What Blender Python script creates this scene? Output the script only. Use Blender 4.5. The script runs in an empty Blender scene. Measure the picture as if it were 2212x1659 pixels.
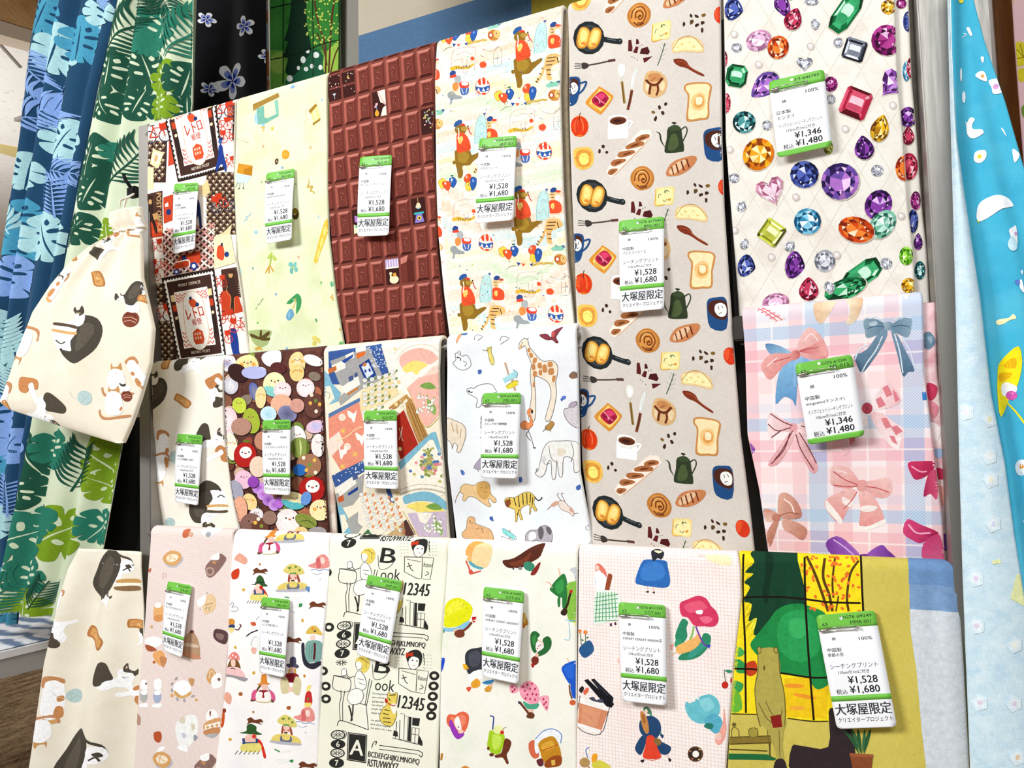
import bpy, math, random
import numpy as np
from mathutils import Vector, Matrix, geometry

# ------------------------------------------------------------------ camera, world, lights
FPX, CX, CY = 1520.0, 1106.0, 829.5
D = 1.1                                    # distance camera -> plane of the rack bars
CAM = np.array([0.0, 0.0, 1.35])
def unit(v):
    v = np.array(v, float); return v/np.linalg.norm(v)
_dl = unit([-3396, 190, FPX]); _up = unit([-916, -28480, FPX]); _up = unit(_up-_dl*(_up@_dl))
RW = np.array([-_dl, np.cross(_up, -_dl), _up])   # camera (x right, y down, z forward) -> world
scene = bpy.context.scene
col = scene.collection
cd = bpy.data.cameras.new('camera'); cam = bpy.data.objects.new('camera', cd); col.objects.link(cam)
cd.sensor_fit = 'HORIZONTAL'; cd.sensor_width = 36.0; cd.lens = FPX/2212*36; cd.clip_start = .05
r_, d_, f_ = RW@[1, 0, 0], RW@[0, 1, 0], RW@[0, 0, 1]
cam.matrix_world = Matrix(((r_[0], -d_[0], -f_[0], CAM[0]), (r_[1], -d_[1], -f_[1], CAM[1]), (r_[2], -d_[2], -f_[2], CAM[2]), (0, 0, 0, 1)))
scene.camera = cam
vs = scene.view_settings
vs.view_transform = 'Standard'; vs.look = 'None'; vs.gamma = 1.0; vs.use_curve_mapping = False
vs.exposure = -0.06
world = bpy.data.worlds.new('shop_ambient'); scene.world = world; world.use_nodes = True
wb = world.node_tree.nodes['Background']; wb.inputs[0].default_value = (.97, .985, 1.0, 1); wb.inputs[1].default_value = .27
def area(name, loc, target, sx, sy, power, color=(.965, .985, 1)):
    l = bpy.data.lights.new(name, 'AREA'); l.shape = 'RECTANGLE'; l.size = sx; l.size_y = sy; l.energy = power; l.color = color
    o = bpy.data.objects.new(name, l); col.objects.link(o); o.location = loc
    o.rotation_euler = (Vector(target)-Vector(loc)).to_track_quat('-Z', 'Y').to_euler(); return o
area('ceiling_light_panel', (-2.05, -1.6, 2.95), (-.6, 1.1, 1.4), 1.2, .6, 112)
area('ceiling_light_panel', (.5, -1.1, 2.95), (-.2, 1.1, 1.3), 1.2, .6, 34)
area('ceiling_fill', (-4.3, 1.2, 1.6), (-4.0, 2.4, 3.05), 1.6, .5, 44)  # unseen fill lamp, added to brighten the ceiling

# ------------------------------------------------------------------ small helpers
def rays(P):
    P = np.asarray(P, float).reshape(-1, 2)
    return np.c_[(P[:, 0]-CX)/FPX, (P[:, 1]-CY)/FPX, np.ones(len(P))]@RW.T
def lin(c):
    c = np.asarray(c, float); return np.where(c <= .04045, c/12.92, ((c+.055)/1.055)**2.4)
def hexc(s):
    if len(s) == 3: s = ''.join(ch*2 for ch in s)
    return lin([int(s[i:i+2], 16)/255 for i in (0, 2, 4)])
def tag(o, label=None, cat=None, group=None, kind=None):
    for k, v in (('label', label), ('category', cat), ('group', group), ('kind', kind)):
        if v: o[k] = v
    return o
def empty(name, loc, label=None, cat=None, group=None):
    o = bpy.data.objects.new(name, None); col.objects.link(o); o.location = tuple(float(x) for x in loc); o.empty_display_size = .02
    return tag(o, label, cat, group)
def link_mesh(name, me, mat, parent=None):
    o = bpy.data.objects.new(name, me); col.objects.link(o)
    if mat is not None: me.materials.append(mat)
    if parent is not None:
        o.parent = parent; o.matrix_parent_inverse = Matrix.Translation(-Vector(parent.location))
    return o
def mesh_np(name, V, F, mat, parent=None, smooth=True, uv=None, colr=None):
    me = bpy.data.meshes.new(name); me.from_pydata([tuple(v) for v in V], [], [tuple(f) for f in F]) if not isinstance(F, np.ndarray) else _fast(me, V, F)
    if uv is not None:
        l = me.uv_layers.new(name='UVMap'); idx = np.empty(len(me.loops), np.int32); me.loops.foreach_get('vertex_index', idx)
        l.data.foreach_set('uv', np.asarray(uv, np.float32)[idx].ravel())
    if colr is not None:
        a = me.color_attributes.new('Col', 'FLOAT_COLOR', 'POINT'); c4 = np.c_[colr, np.ones(len(colr))].astype(np.float32); a.data.foreach_set('color', c4.ravel())
    if smooth: me.polygons.foreach_set('use_smooth', [True]*len(me.polygons))
    me.update()
    return link_mesh(name, me, mat, parent)
def _fast(me, V, F):
    V = np.asarray(V, np.float32); n, k = F.shape
    me.vertices.add(len(V)); me.vertices.foreach_set('co', V.ravel())
    me.loops.add(n*k); me.loops.foreach_set('vertex_index', F.astype(np.int32).ravel())
    me.polygons.add(n); me.polygons.foreach_set('loop_start', np.arange(n, dtype=np.int32)*k); me.validate()
def box_vf(x0, x1, y0, y1, z0, z1, bev=0.0):
    import bmesh
    bm = bmesh.new(); bmesh.ops.create_cube(bm, size=1)
    for v in bm.verts: v.co = Vector((x0+(v.co.x+.5)*(x1-x0), y0+(v.co.y+.5)*(y1-y0), z0+(v.co.z+.5)*(z1-z0)))
    if bev: bmesh.ops.bevel(bm, geom=bm.edges[:], offset=bev, segments=2, affect='EDGES')
    return bm
def box(name, b, mat, parent=None, bev=0.0):
    bm = box_vf(*b, bev=bev); me = bpy.data.meshes.new(name); bm.to_mesh(me); bm.free(); return link_mesh(name, me, mat, parent)
def tube(name, pts, r, mat, parent=None, n=8):
    pts = [Vector(p) for p in pts]; V = []; F = []
    for i, p in enumerate(pts):
        t = (pts[min(i+1, len(pts)-1)]-pts[max(i-1, 0)]).normalized()
        x = t.cross(Vector((0, 0, 1)) if abs(t.z) < .9 else Vector((1, 0, 0))).normalized(); y = t.cross(x)
        rr = r[i] if isinstance(r, (list, tuple)) else r
        for k in range(n): a = 2*math.pi*k/n; V.append(p+x*math.cos(a)*rr+y*math.sin(a)*rr)
    for i in range(len(pts)-1):
        for k in range(n): F.append((i*n+k, i*n+(k+1) % n, (i+1)*n+(k+1) % n, (i+1)*n+k))
    F.append(tuple(range(n-1, -1, -1))); F.append(tuple((len(pts)-1)*n+k for k in range(n)))
    if name is None: return V, F
    return mesh_np(name, V, F, mat, parent)

# ------------------------------------------------------------------ materials
MATS = {}
class NT:
    def __init__(s, name, rough=.8, metal=0.0, spec=.25, sheen=0.0):
        s.m = bpy.data.materials.new(name); s.m.use_nodes = True; s.t = s.m.node_tree; s.b = s.t.nodes['Principled BSDF']
        s.b.inputs['Roughness'].default_value = rough; s.b.inputs['Metallic'].default_value = metal
        s.b.inputs['Specular IOR Level'].default_value = spec; s.b.inputs['Sheen Weight'].default_value = sheen
    def n(s, typ, **kw):
        nd = s.t.nodes.new(typ)
        for k, v in kw.items():
            if k.startswith('i_'): nd.inputs[k[2:].replace('_', ' ')].default_value = v
            else: setattr(nd, k, v)
        return nd
    def l(s, a, b): s.t.links.new(a, b)
    def math(s, op, a, b=None, c=None):
        nd = s.n('ShaderNodeMath', operation=op)
        for i, v in enumerate((a, b, c)):
            if v is None: continue
            if isinstance(v, (int, float)): nd.inputs[i].default_value = v
            else: s.l(v, nd.inputs[i])
        return nd.outputs[0]
    def mix(s, fac, a, b, blend='MIX'):
        nd = s.n('ShaderNodeMix', data_type='RGBA', blend_type=blend)
        for i, v in ((0, fac), (6, a), (7, b)):
            if isinstance(v, (int, float)): nd.inputs[i].default_value = v
            elif isinstance(v, (tuple, list, np.ndarray)): nd.inputs[i].default_value = (*[float(x) for x in v[:3]], 1)
            else: s.l(v, nd.inputs[i])
        return nd.outputs[2]
    def uv(s): return s.n('ShaderNodeUVMap', uv_map='UVMap').outputs[0]
    def noise(s, vec, scale, detail=3, rough=.55, stretch=None):
        if stretch:
            mp = s.n('ShaderNodeMapping'); mp.inputs['Scale'].default_value = stretch; s.l(vec, mp.inputs[0]); vec = mp.outputs[0]
        nd = s.n('ShaderNodeTexNoise'); nd.inputs['Scale'].default_value = scale; nd.inputs['Detail'].default_value = detail; nd.inputs['Roughness'].default_value = rough
        s.l(vec, nd.inputs['Vector']); return nd.outputs['Fac']
    def ramp(s, f, lo, hi):
        return s.n('ShaderNodeMapRange', clamp=True, i_From_Min=lo, i_From_Max=hi) if f is None else s._mr(f, lo, hi)
    def _mr(s, f, lo, hi):
        nd = s.n('ShaderNodeMapRange'); nd.inputs['From Min'].default_value = lo; nd.inputs['From Max'].default_value = hi; s.l(f, nd.inputs['Value']); return nd.outputs[0]
    def color(s, c):
        if isinstance(c, (tuple, list, np.ndarray)): s.b.inputs['Base Color'].default_value = (*[float(x) for x in c[:3]], 1)
        else: s.l(c, s.b.inputs['Base Color'])
    def weave(s, uv, strength=.12):
        a = s.noise(uv, 900, 1, stretch=(1, .12, 1)); b = s.noise(uv, 900, 1, stretch=(.12, 1, 1))
        w = s.math('ADD', a, b); bp = s.n('ShaderNodeBump'); bp.inputs['Strength'].default_value = strength; bp.inputs['Distance'].default_value = .0006
        s.l(w, bp.inputs['Height']); s.l(bp.outputs[0], s.b.inputs['Normal']); return w
def ink():
    """printed ink: colour of each motif from the mesh, with slight watercolour unevenness and weave"""
    if 'ink' in MATS: return MATS['ink']
    t = NT('printed_ink', rough=.82, spec=.15); a = t.n('ShaderNodeVertexColor', layer_name='Col'); uv = t.uv()
    n1 = t.noise(uv, 130, 4, .65); n2 = t.weave(uv)
    v = t.math('ADD', t.math('MULTIPLY', t.math('SUBTRACT', n1, .5), .55), 1.0)
    v = t.math('ADD', v, t.math('MULTIPLY', t.math('SUBTRACT', n2, 1.0), .22))
    g = t.n('ShaderNodeCombineColor'); [t.l(v, g.inputs[i]) for i in range(3)]
    t.color(t.mix(1.0, a.outputs[0], g.outputs[0], 'MULTIPLY')); MATS['ink'] = t.m; return t.m
def crisp_ink():
    if 'crisp' in MATS: return MATS['crisp']
    t = NT('label_ink', rough=.6, spec=.2); a = t.n('ShaderNodeVertexColor', layer_name='Col'); t.color(a.outputs[0]); MATS['crisp'] = t.m; return t.m
def cloth(name, base, blot=None, blot_amt=.5, blot_scale=14, grid=None, streak=.06, sheen=.1, rough=.85, stretch=(1, 1, 1)):
    """woven cotton; blot = second dye colour in soft clouds; grid = (period, line width, colour, strength, horizontal factor)"""
    t = NT(name, rough=rough, spec=.15, sheen=sheen); uv = t.uv(); c = None
    base = hexc(base); c = base
    if blot:
        bl = blot if isinstance(blot, (list, tuple)) else [blot]
        for i, b in enumerate(bl):
            mp = t.n('ShaderNodeMapping'); mp.inputs['Location'].default_value = (i*3.7, i*1.9, i*5.1); mp.inputs['Scale'].default_value = stretch; t.l(uv, mp.inputs[0])
            f = t._mr(t.noise(mp.outputs[0], blot_scale, 3), .48, .68); c = t.mix(t.math('MULTIPLY', f, blot_amt), c, hexc(b))
    if grid:
        per, wid, gc, st, hf = grid; sp = t.n('ShaderNodeSeparateXYZ'); wob = t.noise(uv, 45, 2)
        t.l(uv, sp.inputs[0])
        gx = t.math('LESS_THAN', t.math('FRACT', t.math('ADD', t.math('DIVIDE', sp.outputs[0], per), t.math('MULTIPLY', wob, .35))), wid)
        gy = t.math('LESS_THAN', t.math('FRACT', t.math('ADD', t.math('DIVIDE', sp.outputs[1], per), t.math('MULTIPLY', wob, .35))), wid)
        f = t.math('MULTIPLY', t.math('MAXIMUM', gx, t.math('MULTIPLY', gy, hf)), st); c = t.mix(f, c, hexc(gc))
    w = t.weave(uv); v = t.math('ADD', t.math('MULTIPLY', t.math('SUBTRACT', w, 1.0), streak*2.2), 1.0)
    g = t.n('ShaderNodeCombineColor'); [t.l(v, g.inputs[i]) for i in range(3)]
    t.color(t.mix(1.0, c, g.outputs[0], 'MULTIPLY')); return t.m
def plain(name, c, rough=.6, metal=0.0, spec=.3, noise=0.0, scale=30, bump=0.0, stretch=None):
    t = NT(name, rough=rough, metal=metal, spec=spec); c = hexc(c)
    if noise or bump:
        tc = t.n('ShaderNodeTexCoord').outputs['Object']; n = t.noise(tc, scale, 5, .6, stretch=stretch)
        v = t.math('ADD', t.math('MULTIPLY', t.math('SUBTRACT', n, .5), noise*2), 1.0)
        g = t.n('ShaderNodeCombineColor'); [t.l(v, g.inputs[i]) for i in range(3)]
        t.color(t.mix(1.0, c, g.outputs[0], 'MULTIPLY'))
        if bump:
            bp = t.n('ShaderNodeBump'); bp.inputs['Strength'].default_value = bump; bp.inputs['Distance'].default_value = .004; t.l(n, bp.inputs['Height']); t.l(bp.outputs[0], t.b.inputs['Normal'])
    else: t.color(c)
    return t.m

# ------------------------------------------------------------------ a sheet of cloth hanging in the place
class Sheet:
    """O = point on the top line, U = along the bar, V = down the cloth, N = towards the shopper; cloth coordinates (a, b) in metres"""
    def __init__(s, O, U, V, R=.016, wrap=None):
        s.O = np.array(O, float); s.U = unit(U); s.V = unit(V); s.N = unit(np.cross(s.V, s.U)); s.R = R
        if s.N[1] > 0: s.N = -s.N
        s.w = lambda a, b: 0*a; s.bt = -.02; s.edge = (.004, .008); s.sidefade = 0
    def ab(s, P, off=0.0):
        r = rays(P); t = ((s.O+s.N*off-CAM)@s.N)/(r@s.N); X = CAM+r*t[:, None]-s.O
        return np.c_[X@s.U, X@s.V]
    def outline(s, L, Rr, b1, btop=-.075):
        L = s.ab(L); Rr = s.ab(Rr); L = L[np.argsort(L[:, 1])]; Rr = Rr[np.argsort(Rr[:, 1])]
        s.L = lambda b: np.interp(b, L[:, 1], L[:, 0]); s.Rt = lambda b: np.interp(b, Rr[:, 1], Rr[:, 0]); s.b1 = b1; s.b0 = btop; return s
    def M(s, a, b, off=0.0):
        """point of the cloth's outer face at (a, b), lifted off by `off`"""
        a = np.asarray(a, float); b = np.asarray(b, float); rho = s.edge[0]
        e = np.clip(np.minimum(a-s.L(b), s.Rt(b)-a), 0, rho); d = rho-np.sqrt(np.maximum(rho*rho-(rho-e)**2, 0))
        return s.P(a, b, d-off-s.w(a, b)*np.clip(1+b/.03, 0, 1))
    def P(s, a, b, d):
        R = s.R; th = np.clip(-b/R, 0, math.pi); bb = np.where(b > 0, b, np.where(b < -math.pi*R, -b-math.pi*R, 0.0)); r = R-d
        front = s.O-s.N*R+a[..., None]*s.U
        return front+(r*np.cos(th))[..., None]*s.N-(r*np.sin(th))[..., None]*s.V+bb[..., None]*s.V
    def body(s, name, mat, parent, step=.006, T=.008, lo=0.0, ro=0.0, depth=0.0, colr=None):
        """closed folded length of cloth; lo, ro widen it left and right, depth sets it behind the face"""
        rho = min(s.edge[0], T/2)
        nb = max(4, int(s.b1/step)); bs = np.linspace(0, s.b1, nb) if depth+T > s.R else np.r_[np.linspace(s.b0, 0, max(6, int(-s.b0/.0045)))[:-1], np.linspace(0, s.b1, nb)]
        wid = float(s.Rt(s.b1*.5)-s.L(s.b1*.5))+lo+ro; na = max(4, int(wid/step))
        ed = np.array([0, .1, .25, .5, .8, 1.0])*rho; rows = []
        for b in bs:
            l, r = float(s.L(b))-lo, float(s.Rt(b))+ro
            a = np.r_[l+ed[:-1], np.linspace(l+rho, r-rho, na), (r-ed[:-1])[::-1]]; e = np.clip(np.minimum(a-l, r-a), 0, rho)
            d = rho-np.sqrt(np.maximum(rho*rho-(rho-e)**2, 0)); bb = np.full_like(a, b)
            w = s.w(a, bb)*np.clip(1+b/.03, 0, 1)
            ab_ = np.r_[a, a[::-1]]; dd = np.r_[depth+d-w, (depth+T-d-w)[::-1]]
            rows.append((ab_, np.full_like(ab_, b), dd))
        A = np.array([x[0] for x in rows]); B = np.array([x[1] for x in rows]); Dd = np.array([x[2] for x in rows])
        V = s.P(A, B, Dd); nr, nc = A.shape; i = np.arange(nr-1)[:, None]*nc; j = np.arange(nc)[None, :]; j2 = (j+1) % nc
        F = np.stack([i+j, i+nc+j, i+nc+j2, i+j2], -1).reshape(-1, 4)
        h = nc//2; k = np.arange(h-1); cap = []
        for base in (0, (nr-1)*nc): cap.append(np.stack([base+k, base+k+1, base+nc-2-k, base+nc-1-k], -1))
        F = np.concatenate([F]+cap)
        return mesh_np(name, V.reshape(-1, 3), F, mat, parent, uv=np.c_[A.ravel(), B.ravel()])
def wave(seed, amp=.001, n=5, vert=.7, lo=.15, hi=.42):
    rnd = random.Random(seed); K = []
    for _ in range(n):
        lam = rnd.uniform(lo, hi); th = rnd.gauss(0, .35) if rnd.random() < vert else rnd.uniform(0, math.pi)
        K.append((2*math.pi/lam*math.cos(th), 2*math.pi/lam*math.sin(th), rnd.uniform(0, 6.28), amp*rnd.uniform(.5, 1.2)))
    def w(a, b):
        o = 0*a+0*b
        for kx, ky, ph, m in K: o = o+m*np.sin(kx*a+ky*b+ph+.6*np.sin(5*b+ph))
        return o
    return w

# ------------------------------------------------------------------ prints: flat shapes in cloth coordinates
_txt = {}
def text_tris(s, bold=0.0):
    if (s, bold) in _txt: return _txt[(s, bold)]
    c = bpy.data.curves.new('lettering', 'FONT'); c.body = s; c.resolution_u = 2; c.offset = bold; o = bpy.data.objects.new('lettering', c); col.objects.link(o)
    dg = bpy.context.evaluated_depsgraph_get(); me = o.evaluated_get(dg).to_mesh(); me.calc_loop_triangles()
    V = np.array([v.co[:2] for v in me.vertices]).reshape(-1, 2); T = np.array([t.vertices[:] for t in me.loop_triangles], int).reshape(-1, 3)
    o.evaluated_get(dg).to_mesh_clear(); bpy.data.objects.remove(o); bpy.data.curves.remove(c)
    lo, hi = V.min(0), V.max(0); V = (V-lo)/np.maximum(hi-lo, 1e-6); V[:, 1] -= .5; _txt[(s, bold)] = V[T]; return V[T]
def smooth_pts(P, closed=True, n=3):
    P = np.asarray(P, float); m = len(P)
    if m < 3: return P
    if not closed: P = np.r_[[2*P[0]-P[1]], P, [2*P[-1]-P[-2]]]
    out = []; rng = range(m) if closed else range(m-1)
    for i in rng:
        p0, p1, p2, p3 = (P[(i-1) % m], P[i], P[(i+1) % m], P[(i+2) % m]) if closed else (P[i], P[i+1], P[i+2], P[i+3])
        for k in range(n):
            t = k/n; out.append(.5*((2*p1)+(-p0+p2)*t+(2*p0-5*p1+4*p2-p3)*t*t+(-p0+3*p1-3*p2+p3)*t**3))
    if not closed: out.append(P[-2])
    return np.array(out)
def tess(P):
    P = [Vector((float(x), float(y), 0)) for x, y in P]
    t = geometry.tessellate_polygon([P]); P = np.array([p[:2] for p in P]); t = np.array(t, int).reshape(-1, 3)
    return P[t] if len(t) else np.zeros((0, 3, 2))
def stroke(P, w, taper=False):
    P = np.asarray(P, float); n = len(P)
    T = np.gradient(P, axis=0); T /= np.maximum(np.linalg.norm(T, axis=1), 1e-9)[:, None]; Nn = np.c_[-T[:, 1], T[:, 0]]
    ww = np.full(n, w/2.0)
    if taper: ww = w/2*np.sin(np.linspace(.12, math.pi-.12, n))
    A = P+Nn*ww[:, None]; B = P-Nn*ww[:, None]
    return np.concatenate([np.stack([A[:-1], B[:-1], B[1:]], 1), np.stack([A[:-1], B[1:], A[1:]], 1)])
class Print:
    def __init__(s, sheet, off=.00025, h=.0048, step=.000018):
        s.BB = np.zeros((4096, 5)); s.nb = 0; s.flat = None
        s.sh = sheet; s.off = off; s.h = h; s.step = step; s.fr = (0, 0, 1.0); s.grp = []; s.layer = 0; s.T = []; s.C = []; s.Lr = []; s.xf = None; s.open = False
    def px(s, P):
        P = np.asarray(P, float).reshape(-1, 2)
        if s.xf is not None:
            x, y, sc, rot, fl = s.xf; c, n = math.cos(rot), math.sin(rot); Q = P*[fl, 1]*sc; P = np.c_[Q[:, 0]*c-Q[:, 1]*n+x, Q[:, 0]*n+Q[:, 1]*c+y]
        return np.c_[s.fr[0]+P[:, 0]/s.fr[2], s.fr[1]+P[:, 1]/s.fr[2]]
    def put(s, tris, colr, layer=None):
        if not len(tris): return
        ab = s.sh.ab(s.px(tris.reshape(-1, 2))).reshape(-1, 3, 2); s.raw(ab, colr, layer)
    def raw(s, ab, colr, layer=None):
        rec = (ab, colr, s.flat if layer is None else layer)
        if s.open: s.grp.append(rec)
        else: s.emit(rec, (0, 0))
    def poly(s, c, P): s.put(tess(np.asarray(P, float).reshape(-1, 2)), c)
    def blob(s, c, P, n=3): s.put(tess(smooth_pts(np.asarray(P, float).reshape(-1, 2), n=n)), c)
    def ell(s, c, x, y, rx, ry=None, rot=0, n=14):
        ry = rx if ry is None else ry; t = np.linspace(0, 2*math.pi, n, endpoint=False); r = math.radians(rot)
        p = np.c_[rx*np.cos(t), ry*np.sin(t)]; p = np.c_[p[:, 0]*math.cos(r)-p[:, 1]*math.sin(r)+x, p[:, 0]*math.sin(r)+p[:, 1]*math.cos(r)+y]
        nx = np.roll(p, -1, 0); s.put(np.stack([np.tile([[x, y]], (n, 1)), p, nx], 1), c)
    def line(s, c, w, P, taper=False, sm=True):
        P = np.asarray(P, float).reshape(-1, 2); s.put(stroke(smooth_pts(P, False, 4) if sm and len(P) > 2 else P, w, taper), c)
    def text(s, c, h, x0, y0, x1, y1, t, bold=0.0):
        T = text_tris(t, 0.0); d = np.array([x1-x0, y1-y0], float); u = d/np.linalg.norm(d); pn = np.array([u[1], -u[0]])
        for sx in ((-bold, 0, bold) if bold else (0,)): s.put(np.array([x0, y0])+T[..., :1]*d+T[..., 1:]*h*pn+u*sx*h*2, c)
    def begin(s): s.grp = []; s.open = True; s.layer = 0
    def end(s, anchor=None, to=(), keep=True):
        s.open = False; s.xf = None; offs = [(0, 0)] if keep else []
        if anchor is not None:
            a0 = s.sh.ab(s.px([anchor]))[0]; offs += [tuple(x-a0) for x in s.sh.ab(s.px(np.asarray(to, float).reshape(-1, 2)))]
        for o in offs:
            for rec in s.grp: s.emit(rec, o)
        s.grp = []
    def emit(s, rec, o):
        ab, colr, lay = rec; ab = ab+np.asarray(o); sh = s.sh; lo, hi = ab.reshape(-1, 2).min(0), ab.reshape(-1, 2).max(0); g = None
        if isinstance(colr, str) and ('>' in colr or ')' in colr):
            rad = ')' in colr; body, ang = (colr.split('@')+['90'])[:2]; c1, c2 = body.split(')' if rad else '>'); g = (hexc(c1), hexc(c2), math.radians(float(ang)), rad)
        if hi[1] < sh.b0+(.03 if sh.b0 < -.04 else 0) or lo[1] > sh.b1 or hi[0] < sh.L((lo[1]+hi[1])/2)-.03 or lo[0] > sh.Rt((lo[1]+hi[1])/2)+.03: return
        if lay is None:       # a shape lies just above whatever it was printed over
            q = s.BB[:s.nb]; m = (q[:, 0] < hi[0]) & (q[:, 2] > lo[0]) & (q[:, 1] < hi[1]) & (q[:, 3] > lo[1]); lay = 1+(q[m, 4].max() if m.any() else 0)
            if s.nb == len(s.BB): s.BB = np.r_[s.BB, np.zeros_like(s.BB)]
            s.BB[s.nb] = (lo[0], lo[1], hi[0], hi[1], lay); s.nb += 1
        h = s.h if not (g and g[3]) else min(s.h, max((hi-lo).max()/5, .0025))
        for _ in range(16):     # halve the longest edges until every piece follows the cloth
            el = np.linalg.norm(ab-np.roll(ab, -1, 1), axis=2); e = el.max(1); big = e > (np.where(ab[:, :, 1].min(1) < .002, .0019, h) if sh.b0 < -.01 else h)
            if not big.any(): break
            t = ab[big]; k = el[big].argmax(1); r_i = np.arange(len(t)); A_, B_2, C_2 = t[r_i, k], t[r_i, (k+1) % 3], t[r_i, (k+2) % 3]; m = (A_+B_2)/2
            ab = np.concatenate([ab[~big], np.stack([A_, m, C_2], 1), np.stack([m, B_2, C_2], 1)])
        for fn in (lambda p: p[..., 0]-sh.L(p[..., 1])-.0012, lambda p: sh.Rt(p[..., 1])-p[..., 0]-.0012, lambda p: sh.b1-p[..., 1], lambda p: p[..., 1]-sh.b0-.035 if sh.b0 < -.04 else p[..., 1]-sh.b0):
            v = fn(ab); ok = v >= 0; full = ok.all(1); part = ok.any(1) & ~full
            if full.all(): continue
            new = []
            for t, q in zip(ab[part], v[part]):
                pl = []
                for i in range(3):
                    j = (i+1) % 3
                    if q[i] >= 0: pl.append(t[i])
                    if (q[i] >= 0) != (q[j] >= 0): pl.append(t[i]+(t[j]-t[i])*q[i]/(q[i]-q[j]))
                for k in range(1, len(pl)-1): new.append((pl[0], pl[k], pl[k+1]))
            ab = np.concatenate([ab[full], np.array(new).reshape(-1, 3, 2)])
            if not len(ab): return
        if g:
            c1, c2, an, rad = g
            if rad: t = np.linalg.norm((ab-(lo+hi)/2)/np.maximum((hi-lo)/2, 1e-6), axis=2)
            else:
                dv = np.array([math.cos(an), math.sin(an)]); q = ab@dv; cs = np.array([[lo[0], lo[1]], [hi[0], lo[1]], [lo[0], hi[1]], [hi[0], hi[1]]])@dv; t = (q-cs.min())/max(np.ptp(cs), 1e-6)
            t = np.clip(t, 0, 1)[..., None]; cc = c1*(1-t)+c2*t
        else: cc = np.broadcast_to(hexc(colr) if isinstance(colr, str) else np.asarray(colr), ab.shape[:2]+(3,))
        s.T.append(ab); s.C.append(cc); s.Lr.append(np.full(ab.shape[:2], lay))
    extra = ()          # prints on further folds of the same cloth
    def arrays(s):
        ab = np.concatenate(s.T).reshape(-1, 2); c = np.concatenate(s.C).reshape(-1, 3); l = np.concatenate(s.Lr).ravel(); return ab, c, s.sh.M(ab[:, 0], ab[:, 1], s.off+l*s.step)
    def build(s, parent, name='printed_pattern', mat=None):
        if not s.T: return None
        ab, c, V = [np.concatenate(q) for q in zip(*[p.arrays() for p in (s, *s.extra)])]; F = np.arange(len(V)).reshape(-1, 3)
        return mesh_np(name, V, F, mat or ink(), parent, uv=ab, colr=c)
    def run(s, src):
        """compact drawing list: F frame, G group, R repeats, p polygon, b smooth blob, e ellipse, l line, w tapered line, s straight line, t text, T bold text, O local origin"""
        started = False
        for ln in src.strip().splitlines():
            k = ln.split()
            if not k or k[0][0] == '#': continue
            c = k[0]; num = lambda i: [float(x) for x in k[i:]]
            if c == 'F': s.fr = tuple(num(1)); s.xf = None
            elif c == 'O':
                v = num(1)+[1, 0, 1][len(k)-3:] if len(k) < 6 else num(1); s.xf = (v[0], v[1], v[2], math.radians(v[3]), v[4])
            elif c == 'X': s.xf = None
            elif c in 'GQ':
                if s.open: s.end()
                if c == 'G': s.begin()
            elif c in 'RM':
                v = num(1); s.xf = None; s.end(v[:2], v[2:], keep=(c == 'R'))
            elif c == 'p': s.poly(k[1], num(2))
            elif c == 'b': s.blob(k[1], num(2))
            elif c == 'o':
                v = np.array(num(4)).reshape(-1, 2); s.blob(k[1], v) if k[1] != '-' else None; q = smooth_pts(v); s.put(stroke(np.r_[q, q[:1]], float(k[3])), k[2])
            elif c == 'e': s.ell(k[1], *num(2))
            elif c == 'l': s.line(k[1], float(k[2]), num(3))
            elif c == 'w': s.line(k[1], float(k[2]), num(3), taper=True)
            elif c == 's': s.line(k[1], float(k[2]), num(3), sm=False)
            elif c in 'tT': s.text(k[1], float(k[2]), *[float(x) for x in k[3:7]], ' '.join(k[7:]), bold=.012 if c == 'T' else 0.0)
        if s.open: s.end()
        return s
    def mot(s, src, x, y, sc=1.0, rot=0.0, fl=1):
        s.begin(); s.xf = (x, y, sc, math.radians(rot), fl); s.run(src); s.xf = None
# ------------------------------------------------------------------ the room
def onplane(p, P0, N):
    r = rays([p])[0]; N = np.array(N, float); return CAM+r*(((np.array(P0, float)-CAM)@N)/(r@N))
def struct(o, label=None): o['kind'] = 'structure'; return tag(o, label)
def floor_mat():
    t = NT('brown_floor', rough=.9, spec=.1); tc = t.n('ShaderNodeTexCoord').outputs['Object']
    n = t.noise(tc, 26, 6, .7, stretch=(1, .35, 1)); n2 = t.noise(tc, 70, 4, .6)
    f = t._mr(t.math('ADD', t.math('MULTIPLY', n, .7), t.math('MULTIPLY', n2, .3)), .36, .66)
    c = t.mix(f, hexc('5a4030'), hexc('d8b890')); t.color(c)
    bp = t.n('ShaderNodeBump'); bp.inputs['Strength'].default_value = .8; bp.inputs['Distance'].default_value = .02; t.l(f, bp.inputs['Height']); t.l(bp.outputs[0], t.b.inputs['Normal']); return t.m
def speckle_mat():
    t = NT('acoustic_tile', rough=.9, spec=.1); tc = t.n('ShaderNodeTexCoord').outputs['Object']
    n = t.noise(tc, 38, 3, .6); f = t._mr(n, .60, .68); n2 = t.noise(tc, 3, 2)
    t.color(t.mix(t.math('MULTIPLY', f, .5), t.mix(n2, hexc('ece6dc'), hexc('fbf6ee')), hexc('b9a998'))); return t.m
def wood_mat(name, c1, c2, sc=9, stretch=(1, 1, 14)):
    t = NT(name, rough=.5, spec=.3); tc = t.n('ShaderNodeTexCoord').outputs['Object']; n = t.noise(tc, sc, 5, .6, stretch=stretch)
    t.color(t.mix(t._mr(n, .35, .65), hexc(c1), hexc(c2))); return t.m
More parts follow.
